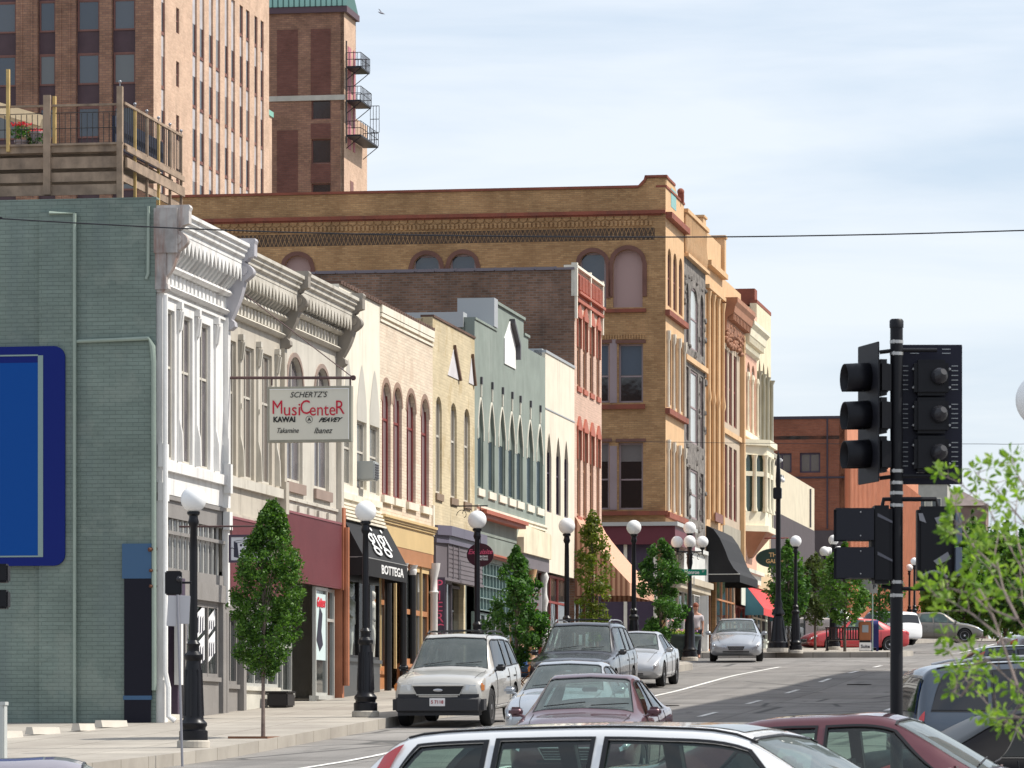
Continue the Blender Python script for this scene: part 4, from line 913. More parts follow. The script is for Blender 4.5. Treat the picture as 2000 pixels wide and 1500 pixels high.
# curved upstand at the corner
pts = [(0, zp), (1.0, zp), (.95, zp+.1), (.80, zp+.20), (.74, zp+.34), (.0, zp+.36)]; m.prism(pts, 0, u0+.002, u0+.34); m.build('side_wall', tanbrick, B10)
m = MB(); yy = [(1.0, zp), (yl, zp)]
m.box(u0-.06, u0+.36, 1.0, yl, zp, zp+.09); m.box(u0-.06, u0+.36, -.06, .74, zp+.36, zp+.45); m.prism([(1.05,zp),(1.0,zp+.09),(.9,zp+.2),(.80,zp+.3),(.76,zp+.45),(.70,zp+.45),(.70,zp+.3),(.85,zp+.1)], 0, u0-.06, u0+.36); m.build('coping_tiles', terra, B10)
m = MB(); za = ZSd(414, 0); m.box(u0-.14, u0-.001, .0, yl, za-.06, za+.07); m.box(u0-.06, u0-.001, .15, yl, za-.12, za-.06)
zc = ZSd(602, 0); m.box(u0-.12, u0-.001, SA(1262, u0), SA(1120, u0), zc-.13, zc-.0); zc = ZSd(789, 0); m.box(u0-.1, u0-.001, SA(1260, u0), SA(1100, u0), zc-.17, zc); zc = ZSd(998, 0); m.box(u0-.16, u0-.001, -.1, 6, zc-.15, zc); m.build('tile_ledge', terra, B10)
m = MB(); y = .5
while y < yl: m.box(u0-.07, u0-.001, y, y+.09, za-.48, za-.30); m.prism([(y-.02,za-.12),(y+.28,za-.12),(y+.24,za-.24),(y+.13,za-.28),(y+.02,za-.24)], 0, u0-.04, u0-.001) if int(y/.16) % 2 == 0 else None; y += .16
m.build('corbel_table', tanbrick, B10)
m = MB(); wall(m, .4, yl, za-1.0, za-.56, [], lambda a, d, z: (u0-.008+d, a, z)); b_ = m.build('lattice_band', paint('dark_lattice_brick', (.10,.065,.045), .9, .4, scale=9), B10)
m = MB(); y = .4
while y < yl: m.quad((u0-.014,y,za-1.0),(u0-.014,y+.018,za-1.0),(u0-.014,y+.178,za-.56),(u0-.014,y+.16,za-.56)); m.quad((u0-.014,y+.16,za-1.0),(u0-.014,y+.178,za-1.0),(u0-.014,y+.018,za-.56),(u0-.014,y,za-.56)); y += .16
m.build('lattice_brick', tanbrick, b_)
wg = glassm('slate_window_glass', (.035,.045,.065), .08)
for k, o in enumerate(arch_ops): window(B10, o, SW, dep=.2, fw=.09, fm=pinkb if k in (0, 4) else lilf, gm=pinkb if k in (0, 4) else wg, rail=0 if k in (0, 4) else .48)
for k, o in enumerate(rect_ops):
    w_ = window(B10, o, SW, dep=.2, fw=.07, fm=lilf, gm=glassm('dark_room_glass', (.012,.010,.012), .08), rail=.45); m = MB(); zt_ = o[3]; zm = o[2]+(o[3]-o[2])*(.48 if k < 2 else .72)
    m.quad((u0+.17,o[0]+.07,zm),(u0+.17,o[1]-.07,zm),(u0+.17,o[1]-.07,zt_-.07),(u0+.17,o[0]+.07,zt_-.07)); m.build('blind', plain('slate_blind' if k < 2 else 'grey_brown_blind', (.075,.095,.125) if k < 2 else (.16,.145,.14), .3), w_)
m = MB()
for o in arch_ops: hood(m, arc(o[0], o[1], o[3], 'round', o[5]), .16, .05, SW, legs=1.2)
for o in rect_ops: m.box(u0-.05, u0-.001, o[0]-.1, o[1]+.1, o[3]+.02, o[3]+.14)
m.build('arch_surround', paint('dark_moulded_brick', (.17,.08,.06), .8, .2), B10)
m = MB()
for py in (786, 995): m.box(u0-.03, u0+.05, SA(1205, u0), SA(1191, u0), ZSd(py, .5), ZSd(py-125, .5))
m.build('window_mullion_post', lilf, B10)
m = MB(); y = SA(1258, u0)
for i in range(28): m.box(u0-.05, u0-.001, y+i*.1, y+i*.1+.05, ZSd(662, .5), ZSd(652, .5))
m.build('dentil_course', tanbrick, B10)
m = MB(); m.box(u0-.4, u0-.001, -.4, 12, 7.05, 7.72); m.box(u0-.001, U(1337), -.4, -.001, 7.05, 7.72); m.build('sign_band', paint('wine_red_fascia', (.135,.028,.04), .5, .06), B10)
m = MB(); m.box(u0-.5, u0-.001, -.5, 12, 7.72, 7.86); m.box(u0-.001, U(1337), -.5, -.001, 7.72, 7.86); m.build('band_cap', alum, B10)
m = MB(); m.box(u0-.1, u0-.001, .3, 12, g0-1, 7.05); m.build('side_shopfront', plum, B10)
m = MB()
for i in range(8): m.box(u0-.2, u0-.1, .3+i*1.1, .42+i*1.1, g0-1, 7.05)
m.build('side_mullion', cream_p, B10)
# fronts of the three bays
def rowops(xs, rows):
    return [(U(a), U(b), zb, zt)+((k, h) if k else (None, 0)) for a, b in xs for zb, zt, k, h in rows]
b1 = rowops([(1304, 1311), (1315, 1322), (1326, 1333)], [(15.85, 18.0, 'round', .4), (12.25, 14.9, None, 0), (8.4, 10.9, None, 0)])
ub, uc = U(1336), U(1378)
front(B10, u0, ub, 7.8, 20.12, b1, stonet, 19, lside=False); wf = paint('wine_brown_sash', (.20,.09,.075), .6)
for o in b1: window(B10, o, dep=.13, fw=.08, fm=wf, gm=curtain, rail=.5)
m = MB()
for z in (15.6, 12.0, 8.2): m.box(u0-.1, ub+.1, -.17, -.001, z-.16, z+.04)
m.box(u0, ub, -.24, -.001, 19.0, 19.22); m.box(u0, ub, -.04, .36, 20.12, 20.2); m.box(u0+.37, u0+2.6, -.04, .36, 20.48, 20.57); m.build('tile_ledge', terra, B10)
m = MB()
for x in (1302, 1312.5, 1323.5, 1334):
    for z0_, z1_ in ((12.1, 14.9), (8.3, 10.9)): m.lathe([(.07,z0_),(.06,z0_+.3),(.055,z1_-.4),(.10,z1_-.3),(.11,z1_)], (U(x), -.06, 0), 8)
m.build('slender_column', paint('cream_stone', (.66,.60,.50), .6), B10, smooth=True)
m = MB(); m.prism([(u0+.01,20.2),(ub-1.6,20.2),(u0+3.2,20.3),(u0+2.8,20.48),(u0+.01,20.48)], 1, 0, .33); m.build('corner_upstand', stonet, B10)
m = MB(); m.quad((u0+1.5,-.01,19.6),(u0+3,-.01,19.6),(u0+3,-.01,20.3),(u0+1.5,-.01,20.3)); m.build('tile_panel', plain('turquoise_tile', (.22,.42,.40), .5), B10)
m = MB(); m.box(ub-1.1, ub-.9, -.12, .1, 20.1, 20.45); m.ball((ub-1.0, 0, 20.5), .14, 10, 6); m.build('finial', terra, B10)
b2 = rowops([(1340, 1345), (1349, 1363), (1368, 1374)], [(14.9, 17.3, 'round', .5), (11.3, 14.1, None, 0), (8.4, 10.3, None, 0)])
front(B10, ub, uc, 7.3, 19.1, b2, greystone, 18.5)
blg = glassm('pale_blind_glass', (.46,.48,.47), .25)
for k, o in enumerate(b2): window(B10, o, dep=.1 if o[1]-o[0] > 1.5 else .14, fw=.08, fm=lilf, gm=blg if o[1]-o[0] > 1.5 else win_glass, rail=.5)
rs = random.Random(11); m = MB()
for i in range(170):
    u_ = rs.uniform(ub+.05, uc-.05); z_ = rs.uniform(7.4, 17.6)
    if any(o[0]-.12 < u_ < o[1]+.12 and o[2]-.1 < z_ < o[3]+.1 for o in b2): continue
    m.rbox((u_, -.0, z_), (rs.uniform(.2,.42), rs.uniform(.08,.16), rs.uniform(.14,.28)), .05, None, 1)
m.build('rock_faced_block', greystone, B10)
m = MB(); m.box(ub, uc, -.18, .3, 18.2, 18.32); m.box(ub, uc, -.16, .3, 19.85, 20.0); m.box(ub, uc, .0, .3, 18.32, 19.85); m.box(ub, uc, -.12, -.001, 14.3, 14.5)
for i in range(22): a = ub+.1+(uc-ub-.2)*i/22; m.lathe([(.05,18.32),(.11,18.7),(.05,19.2),(.07,19.8)], (a, -.05, 0), 6)
m.build('balustrade', stonet, B10, smooth=True)
b3 = rowops([(1382, 1387), (1391, 1396), (1400, 1405)], [(14.2, 17.6, None, 0), (9.0, 13.0, None, 0)])
front(B10, uc, u1, 7.3, 19.95, b3, stonet, 19)
for o in b3: window(B10, o, dep=.14, fw=.08, fm=paint('dark_brown_sash', (.07,.05,.035), .6), gm=win_glass, rail=.5)
m = MB()
for x in (1380, 1389, 1398, 1408): m.lathe([(.10,8.6),(.08,9),(.075,13.2),(.13,13.4),(.08,13.8),(.075,17.2),(.14,17.6)], (U(x), -.08, 0), 8)
m.box(uc, u1, -.16, -.001, 17.7, 17.85); m.box(uc, u1, -.24, -.001, 18.6, 18.8); m.box(u1-.5, u1, -.15, .4, 18.8, 20.25); m.box(u1-.58, u1+.06, -.2, .5, 20.25, 20.36); m.box(uc+.1, uc+1.0, .1, .9, 19.95, 20.5); m.box(uc+.02, uc+1.1, .05, 1, 20.5, 20.58); m.build('stone_pier', stonet, B10, smooth=True)
m = MB(); m.box(U(1388), U(1403), -.2, -.17, 8.6, 8.95); m.build('flower_box', paint('wine_brown_sash', (.20,.09,.075), .6), B10)
body(B10, u0+.35, u1, 18.9, 19.4, tanbrick, left=False, roofz=18.6)
m = MB(); m.box(ub, uc, -.12, .3, 7.15, 7.3); m.box(ub, uc, .0, .2, 6.0, 7.15); m.build('white_fascia', paint('pale_fascia', (.62,.62,.60), .6), B10)
shopwin(B10, U(1304), U(1335), g0, 7.0, cream_p, .5, plum, (.3,.6), .25, transom=6.0); shopwin(B10, ub, uc-.2, g0, 5.6, white_p, .4, white_p, (.25,.5,.75), .25)
s10 = shopwin(B10, uc, u1, g0, 7.3, orangew, .4, orangew, (.2,.4,.6,.8), .4); m = MB(); m.box(uc-.1, uc+.15, -.1, .3, g0, 7.3); m.build('white_pier', white_p, B10)
CP = root('entrance_canopy', 'pale moulded entrance canopy behind the street name sign', 'canopy', U(1325), 0, 5.6)
m = MB(); a, b = u0+.3, U(1395,-.6); m.prism([(a,.0),(a,-.4),(a+.2,-.6),(b-.2,-.6),(b,-.4),(b,0)], 2, 5.72, 5.95); m.prism([(a+.15,.0),(a+.15,-.35),(a+.3,-.5),(b-.3,-.5),(b-.15,-.35),(b-.15,0)], 2, 5.5, 5.72); m.build('slab', paint('sandy_stone', (.46,.40,.31), .7), CP)
A10 = root('curved_awning', 'tall black awning with curved front on the tan building', 'awning', uc+.1, 0, 6.4)
a0, a1 = uc+.1, U(1416); prof = [(-.02, 8.35), (-.3, 8.2), (-.55, 7.85), (-.75, 7.4), (-.9, 7.0), (-1.1, 6.65), (-1.35, 6.4)]
m = MB()
for p, q in zip(prof, prof[1:]): m.quad((a0,p[0],p[1]),(a1,p[0],p[1]),(a1,q[0],q[1]),(a0,q[0],q[1]))
m.quad((a0,-1.35,6.4),(a1,-1.35,6.4),(a1,-1.35,6.1),(a0,-1.35,6.1)); m.build('canopy', aw, A10, smooth=True)
m = MB()
for a in (a0, a1): m.add([(a,p[0],p[1]) for p in prof]+[(a,-1.35,6.1),(a,0,6.1)], [tuple(range(len(prof)+2))])
m.build('awning_cheek', aw, A10); m = MB(); m.tube([(a0-.01,0,6.42),(a0-.01,-1.35,6.42)], .02, 6); m.build('frame', alum, A10)
# ---------------------------------------------------------------- brown building, bay window building, pale building
u0, u1 = U(1411), U(1447); g0 = hs(u0)
B11 = root('brown_building', 'brown fronted building with deep modillion cornice and dark red windows', 'building', u0)
o11 = rowops([(1415, 1421), (1424, 1430), (1433, 1439)], [(12.9, 15.9, None, 0), (9.0, 12.0, None, 0)]); tanp = paint('grey_tan_plaster', (.46,.37,.28), .75, .1)
front(B11, u0, u1, 7.0, 17.6, o11, tanp, 17)
for o in o11: window(B11, o, dep=.13, fw=.1, fm=redwood, gm=glassm('wine_dark_glass', (.06,.02,.02), .15), rail=.5)
m = MB(); m.prism([(0,17.9),(-.62,17.9),(-.62,17.72),(-.52,17.55),(-.48,17.3),(-.2,17.1),(-.16,16.6),(-.07,16.5),(0,16.4)], 0, u0, u1)
for i in range(12): a = u0+.15+(u1-u0-.3)*i/12; m.box(a, a+.2, -.45, -.12, 17.0, 17.25)
m.build('cornice', paint('terracotta_brown', (.36,.17,.10), .7, .15), B11); m = MB(); m.box(u0, u1, 0, .3, 17.9, 18.7); m.box(u1-.4, u1, -.2, .1, 7, 17); m.box(u0, u1, -.1, -.001, 12.4, 12.6); m.build('parapet', stonet, B11)
rs = random.Random(4); m = MB()
for i in range(60): m.rbox((rs.uniform(u0+.1,u1-.1), -.12, rs.uniform(16.0,16.9)), (.2,.2,.18), .06, None, 1)
m.build('carved_frieze', paint('terracotta_brown', (.36,.17,.10), .7, .15), B11)
body(B11, u0, u1, 17.5, 25, tanp); m = MB(); m.box(u0+.1, u1-.1, -.04, -.001, 7.2, 8.7); m.build('panel', paint('grey_panel', (.33,.30,.24), .7), B11)
shopwin(B11, u0, u1, g0, 7.0, orangew, .5, redwood, (.3,.6,.8), .3, transom=5.6)
u0, u1 = U(1447), U(1478); g0 = hs(u0)
B12 = root('bay_window_building', 'pink and cream building with rounded cream bay window', 'building', u0); pinkst = paint('salmon_stucco', (.62,.36,.26), .7, .1)
o12 = rowops([(1450, 1456), (1459, 1465), (1468, 1474)], [(13.1, 16.1, 'round', .5)])
front(B12, u0, u1, 7.0, 18.3, o12, pinkst, 17); body(B12, u0, u1, 18.2, 25, pinkst)
for o in o12: window(B12, o, dep=.13, fw=.1, fm=cream_p, rail=.5)
m = MB(); m.prism([(0,17.6),(-.58,17.6),(-.58,17.45),(-.45,17.3),(-.4,17.0),(-.17,16.85),(-.14,16.5),(0,16.4)], 0, u0, u1)
for i in range(14): a = u0+.1+(u1-u0-.2)*i/14; m.box(a, a+.18, -.37, -.07, 16.7, 17.05)
m.box(u0, u1, -.12, -.001, 12.8, 13.05)
for x in (1448, 1457.5, 1466.5, 1476): m.lathe([(.1,13.05),(.07,13.3),(.065,15.2),(.12,15.4),(.08,15.6)], (U(x), -.06, 0), 8)
m.build('cornice', paint('pale_cream_metal', (.74,.68,.52), .6), B12)
# bay
bc = (u0+u1)/2; bw = 2.2
def bayring(k, off=0): return [(bc-bw-off, 0), (bc-bw*.62-off*.5, -.85*k-off), (bc+bw*.62+off*.5, -.85*k-off), (bc+bw+off, 0)]
m = MB(); m.prism(bayring(1), 2, 9.0, 9.6); m.prism(bayring(1,.15), 2, 8.75, 9.0); m.prism(bayring(1,.08), 2, 12.0, 12.4); m.prism(bayring(1,.22), 2, 12.4, 12.65); m.prism(bayring(1,.05), 2, 11.1, 11.3)
for a, y in ((bc-bw, -.02), (bc-bw*.62, -.85), (bc, -.85), (bc+bw*.62, -.85), (bc+bw, -.02), (bc-bw*.81, -.43), (bc+bw*.81, -.43)): m.lathe([(.15,9.6),(.11,9.8),(.1,11.8),(.16,12.0)], (a, y, 0), 8)
bay = m.build('bay_window', paint('pale_cream_metal', (.74,.68,.52), .6), B12, smooth=True)
m = MB(); m.prism(bayring(.93,-.05), 2, 9.6, 12.0); m.build('pane', glassm('green_black_glass', (.02,.05,.04), .1), bay)
m = MB(); r0 = bayring(1,.05); r1 = [(bc-.4, 0), (bc-.25, -.15), (bc+.25, -.15), (bc+.4, 0)]
for i in range(3): m.quad((r0[i][0],r0[i][1],8.75),(r0[i+1][0],r0[i+1][1],8.75),(r1[i+1][0],r1[i+1][1],7.7),(r1[i][0],r1[i][1],7.7))
m.build('bay_base', paint('terracotta_brown', (.36,.17,.10), .7, .15), bay)
palep = paint('pale_sage_paint', (.60,.62,.54), .6, .08)
m = MB(); m.box(u0, u1, -.2, .0, 6.6, 7.0); m.box(u0, u1, -.35, -.001, 7.0, 7.15); m.box(u0, u1, -.03, -.001, 5.6, 6.6); m.build('shop_fascia', palep, B12); shopwin(B12, u0, u1, g0, 5.6, redwood, .4, redwood, (.3,.6,.8), .3)
u0, u1 = U(1478), U(1505.5); g0 = hs(u0)
B13 = root('pale_building', 'pale yellow building with tall narrow arched windows at the end of the row', 'building', u0); py_ = paint('pale_yellow_plaster', (.70,.60,.42), .7, .1)
o13 = rowops([(1481, 1486), (1489, 1494), (1497, 1502)], [(13.2, 16.6, 'gothic', .7), (9.4, 12.3, 'gothic', .6)])
front(B13, u0, u1, 6.5, 18.95, o13, py_, 17.5); body(B13, u0, u1, 18.8, 25, py_)
for o in o13: window(B13, o, dep=.13, fw=.1, fm=paint('grey_olive_trim', (.35,.33,.26), .6), rail=.5)
m = MB()
for x in (1479.5, 1487.5, 1495.5, 1503.5): m.lathe([(.14,9.2),(.09,9.5),(.08,12),(.16,12.2),(.09,12.6),(.085,15.8),(.17,16.0)], (U(x), -.08, 0), 8)
m.box(u0, u1, -.3, -.001, 12.5, 12.7); m.build('slender_column', paint('grey_olive_trim', (.35,.33,.26), .6), B13, smooth=True)
m = MB(); m.box(u0, u1, -.02, .32, 18.95, 19.1); m.box(u0+.1, u0+1.1, .1, 1.1, 18.9, 19.6); m.build('coping', terra, B13); shopwin(B13, u0, u1, g0, 6.5, palep, .5, palep, (.3,.6), .2, transom=5.2)
m = MB(); m.box(U(1452), u1, -.1, -.001, 6.5, 7.2); m.build('shop_fascia', paint('tan_fascia', (.55,.42,.25), .6), B13)
def smallawn(nm_, lab, a0, a1, zt, zv, pr, c, cheek):
    r = root(nm_, lab, 'awning', a0, 0, zv); m = MB(); m.quad((a0,-.02,zt),(a1,-.02,zt),(a1,-pr,zv),(a0,-pr,zv)); m.quad((a0,-pr,zv),(a1,-pr,zv),(a1,-pr,zv-.3),(a0,-pr,zv-.3)); m.build('canopy', c, r)
    m = MB(); [m.add([(a,-.02,zt),(a,-pr,zv),(a,-pr,zv-.3),(a,0,zv-.3)], [(0,1,2,3)]) for a in (a0, a1)]; m.build('awning_cheek', cheek, r)
smallawn('red_awning', 'small bright red awning with teal side near the oval green sign', U(1455), U(1503), 6.5, 5.5, .8, paint('bright_red_canvas', (.55,.05,.05), .8), paint('teal_canvas', (.08,.22,.28), .8))
# ---------------------------------------------------------------- ramp walled garage and brick block
u0, u1 = U(1505.5), U(1590.5); g0 = hs(u0)
GR = root('cream_block', 'low cream walled building with dark brown lower storeys past the end of the row', 'building', u0)
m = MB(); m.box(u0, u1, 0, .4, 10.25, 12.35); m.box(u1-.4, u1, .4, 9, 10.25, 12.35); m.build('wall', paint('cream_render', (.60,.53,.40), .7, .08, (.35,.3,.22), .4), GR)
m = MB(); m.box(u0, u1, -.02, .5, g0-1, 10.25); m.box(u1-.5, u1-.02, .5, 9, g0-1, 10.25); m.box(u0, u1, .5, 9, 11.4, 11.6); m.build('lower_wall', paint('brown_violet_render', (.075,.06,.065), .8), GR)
m = MB(); m.tube([(u1-2.6,-.06,10.3),(u1-2.6,-.06,12.2)], .05, 6); m.tube([(u0+2,-.02,g0),(u0+2,-.02,10)], .05, 6); m.build('downspout', darkgrey, GR)
shopwin(GR, u0+1, u1-6, g0, 7, darkgrey, .5, darkgrey, (.3,.6), -.1)
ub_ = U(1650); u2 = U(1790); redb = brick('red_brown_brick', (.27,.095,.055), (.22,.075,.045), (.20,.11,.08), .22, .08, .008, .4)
BB = root('brick_block', 'big red brown brick block with ribbed sunlit side', 'building', ub_); SWb = SM(ub_)
def bop(xa, xb, yt, yb): a, b = SA(xb, ub_), SA(xa, ub_); return (a, b, ZSd(yb, a, ub_), ZSd(yt, a, ub_))
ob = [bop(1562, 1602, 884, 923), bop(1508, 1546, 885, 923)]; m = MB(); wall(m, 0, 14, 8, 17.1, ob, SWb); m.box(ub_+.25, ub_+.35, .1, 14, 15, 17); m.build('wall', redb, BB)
for o in ob: window(BB, o, SWb, dep=.2, fw=.09, fm=plum, gm=glassm('grey_dusk_glass', (.09,.075,.075), .2), rail=0, mull=1)
m = MB(); m.box(ub_-.05, ub_+.3, -.05, 14, 17.1, 17.25); m.box(ub_-.04, ub_-.001, 0, 14, 13.9, 14.0); m.box(ub_-.04, ub_-.001, .9, .98, 11.2, 17.1); m.build('coping', plain('dark_violet_metal', (.04,.03,.045), .5), BB)
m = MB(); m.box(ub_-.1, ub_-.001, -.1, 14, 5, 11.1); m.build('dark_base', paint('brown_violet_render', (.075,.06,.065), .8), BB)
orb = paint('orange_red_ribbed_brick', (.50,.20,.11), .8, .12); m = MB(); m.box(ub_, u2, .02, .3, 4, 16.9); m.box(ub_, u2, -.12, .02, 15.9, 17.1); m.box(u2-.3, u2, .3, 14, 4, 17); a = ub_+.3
while a < u2-.4: m.box(a, a+.34, -.3, .02, 6, 15.9); a += .85
m.build('ribbed_wall', orb, BB)
m = MB(); m.box(ub_, u2, .3, 14, 16, 16.2); m.build('roof', paint('roof_tar', (.06,.058,.055), .9), BB)
# ---------------------------------------------------------------- brick tower
tu, ty = SF((300-1000)*.0346, .0346*F)
towb = brick('tower_sunlit_brick', (.60,.415,.30), (.51,.34,.245), (.55,.40,.31), .42, .16, .02, .35, bmp=.4)
towd = brick('tower_shaded_brick', (.38,.205,.135), (.27,.14,.10), (.22,.14,.11), .42, .16, .02, .5, bmp=.4)  # tower brick again, darkened in colour for the shaded camera-facing walls
T1 = root('brick_tower', 'tall brick office tower with vertical window strips behind the green wall', 'tower', tu, ty, 8)
T1['_o'] = [tu, ty, 8]
FT = lambda a, d, z: (a, ty+d, z)
def UT(x): return U(x, ty)
ops = []; rows = [53.84-3.69*k for k in range(5)]
sx = [(376, 384.5), (390, 399), (408, 416), (421.5, 430), (439, 446), (451.5, 459), (468, 474.5), (480.5, 487.5), (497, 503), (509, 515), (315, 322.5)]
for a, b in sx: ops.append((UT(a), UT(b), 34, 53.84))
for z in (50.4, 46.7, 43.0, 39.3): ops.append((UT(344), UT(350), z-1.75, z))
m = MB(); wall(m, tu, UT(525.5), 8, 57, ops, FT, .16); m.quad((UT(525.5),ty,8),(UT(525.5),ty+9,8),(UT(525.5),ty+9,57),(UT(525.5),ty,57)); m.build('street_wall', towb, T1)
spg = paint('lilac_grey_spandrel', (.43,.41,.43), .6, .15); dkw = paint('wine_brown_sash', (.20,.09,.075), .6); tg = glassm('tower_glass', (.03,.03,.035), .12)
m = MB()
for a, b in sx: m.box(UT(a), UT(b), ty+.13, ty+.2, 34, 53.84)
m.build('spandrel', spg, T1)
proto = None
for a, b in sx:
    for z in rows:
        if b < 460 and z > 52: continue
        f = MB(); A, B_ = UT(a), UT(b); zz = z-2.1
        f.box(A, A+.09, ty+.07, ty+.13, zz, z); f.box(B_-.12, B_, ty+.07, ty+.13, zz-.1, z); f.box(A, B_, ty+.07, ty+.13, zz, zz+.08); f.box(A, B_, ty+.06, ty+.13, zz-.12, zz-.02)
        w_ = f.build('window', dkw, T1); g = MB(); g.quad((A,ty+.11,zz),(B_,ty+.11,zz),(B_,ty+.11,z),(A,ty+.11,z)); g.build('pane', RV.choice((tg, tg, glassm('tower_blind_glass', (.15,.14,.14), .25))), w_)
for z in (50.4, 46.7, 43.0, 39.3): window(T1, (UT(344), UT(350), z-1.75, z), FT, dep=.15, fw=.08, fm=dkw, gm=tg, rail=.5)
FS = lambda a, d, z: (tu+d, a, z)
fx = [(-45, 31), (73, 108), (148, 194), (218, 264)]; ops = [(SA(b, tu), SA(a, tu), 30, 52.5) for a, b in fx]
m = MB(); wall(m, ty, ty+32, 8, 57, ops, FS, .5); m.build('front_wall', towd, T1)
m = MB()
for a, b, c, d, *_ in ops: m.box(tu+.42, tu+.5, a, b, c, d)
m.build('front_spandrel', paint('dark_violet_spandrel', (.085,.05,.06), .7), T1)
for a, b, c, d, *_ in ops:
    for z in (50.05, 46.42, 42.80, 39.2): window(T1, (a+.05, b-.05, z-2.15, z), FS, dep=.42, fw=.12, fm=dkw, gm=vary(glassm('blue_grey_tower_glass', (.07,.08,.10), .2), glassm('blue_dark_tower_glass', (.045,.055,.075), .12), glassm('grey_blind_tower_glass', (.11,.115,.12), .3)), rail=.94)
m = MB(); q0 = SA(110, tu)
for xa, xb in ((40, 44), (60, 64), (116, 120), (134, 138)): m.box(tu-.05, tu-.001, SA(xb, tu), SA(xa, tu), 34, 56)
m.build('pier_ribs', towd, T1); m = MB(); m.box(UT(525.5)-.1, UT(536), ty+.2, ty+6, 30, 47.2); m.build('rear_wing', towb, T1)
m = MB(); m.box(UT(525.5), UT(537), ty+.1, ty+6, 47.2, 47.6); m.build('wing_roof', plain('copper_green', (.20,.42,.34), .6), T1)
# second tower with fire escape
vu, vy = SF((672-1000)*.042, .042*F)
T2 = root('brick_tower', 'narrower brick tower with green copper roof and black fire escapes', 'tower', vu, vy, 9); T2['_o'] = [vu, vy, 9]
VS = lambda a, d, z: (vu+d, a, z); VY = lambda x: SA(x, vu)
def zv(py): return (HZ-py)*.042
wo_ = [(VY(646), VY(608), zv(b), zv(a)) for a, b in ((193, 232), (270, 318), (357, 400))]
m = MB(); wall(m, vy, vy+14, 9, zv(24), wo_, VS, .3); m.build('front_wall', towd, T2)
for o in wo_: window(T2, o, VS, dep=.3, fw=.1, fm=dkw, gm=glassm('near_black_glass', (.018,.014,.02), .15), rail=0)
m = MB()
for xa, xb, ya_, yb_ in ((541, 582, 55, 184), (607, 646, 55, 184), (541, 582, 252, 380), (607, 646, 240, 269), (607, 646, 319, 356)): m.quad((vu-.02, VY(xb), zv(yb_)), (vu-.02, VY(xa), zv(yb_)), (vu-.02, VY(xa), zv(ya_)), (vu-.02, VY(xb), zv(ya_)))
m.build('recessed_panel', brick('wine_brown_brick', (.21,.09,.07), (.17,.07,.055), (.15,.08,.07), .42, .16, .02, .4), T2)
m = MB(); m.box(vu-.1, vu-.001, vy-.1, vy+12, zv(195), zv(185)); m.build('stone_band', paint('pale_stone_band', (.50,.47,.42), .7), T2)
VT = lambda x: U(x, vy)
m = MB(); m.box(vu, VT(695), vy, vy+.3, zv(215), zv(24)); m.box(VT(695)-.2, VT(695), vy, vy+8, zv(215), zv(24)); m.box(vu, VT(717), vy+.002, vy+.3, 9, zv(215)); m.box(VT(717)-.2, VT(717), vy, vy+8, 9, zv(215)); m.build('street_wall', towb, T2)
m = MB(); m.box(vu-.3, VT(695)+.1, vy-.3, vy+13, zv(24), zv(12)); m.build('cornice', plain('brown_violet_metal', (.10,.06,.075), .6), T2)
m = MB(); m.prism([(vu-.35, zv(12)), (VT(695)+.15, zv(12)), ((vu+VT(695))/2, zv(-30))], 1, vy-.2, vy+13)
for i in range(14): a = vy+i*.45; m.box(vu-.42, vu-.3, a, a+.12, zv(12), zv(-3))
m.build('roof', plain('copper_green_dark', (.07,.15,.14), .6), T2)
m = MB()
for a, b in ((.3, .55), (.75, .9)): 
    A = vu+(VT(695)-vu)*a; B_ = vu+(VT(695)-vu)*b; m.box(A, B_, vy-.06, vy-.001, zv(285), zv(85))
m.build('faded_painted_panel', plain('dusty_pink_panel', (.45,.17,.20), .7), T2)
m = MB()
for xa, xb, t in ((684, 690, 345), (704, 708, 360)): m.box(VT(xa), VT(xb), vy-.03, vy-.001, zv(385), zv(t))
m.build('slit_window', dkw, T2)
bi = plain('fire_escape_iron', (.015,.013,.02), .5); u_a = vu+.15; u_b = VT(693)
for k, (pyl, uu, ue) in enumerate(((150, vu+.3, VT(691)), (216, vu+.3, VT(694)), (284, vu+.3, VT(708)))):
    z = zv(pyl-22); m = MB(); y0_ = vy-.08; y1_ = vy-1.35
    m.box(uu, ue, y1_, y0_, z-.14, z); L_ = ue-uu; n_ = 8
    for i in range(n_+1):
        a = uu+L_*i/n_; m.tube([(a, y1_, z), (a, y1_, z+1.1)], .03, 4, False)
    for zz in (.55, 1.1): m.tube([(uu, y0_, z+zz), (uu, y1_, z+zz), (ue, y1_, z+zz), (ue, y0_, z+zz)], .03, 4, False)
    for i in range(5): a = y0_+(y1_-y0_)*i/4; m.tube([(uu, a, z), (uu, a, z+1.1)], .025, 4, False); m.tube([(ue, a, z), (ue, a, z+1.1)], .025, 4, False)
    m.tube([(ue-.2, y1_, z-.1), (ue-.2, y0_, z-1.1)], .035, 4, False); m.tube([(uu+.2, y1_, z-.1), (uu+.2, y0_, z-1.1)], .035, 4, False)
    if k == 1:
        for i in range(4): m.tube([(ue+.1, y1_+.1-.25*i, z-2.1), (ue+.1, y1_+.1-.25*i, z+.1)], .025, 4, False)
        for zz in (-2.1, -1, .1): m.tube([(ue+.1, y1_+.1, z+zz), (ue+.1, y1_-.65, z+zz)], .03, 4, False)
    m.build('fire_escape', bi, T2)
m = MB(); m.tube([(vu-.05, vy-.2, zv(280)), (vu-.05, vy-.2, zv(80))], .06, 4); m.build('fire_escape_standpipe', bi, T2)
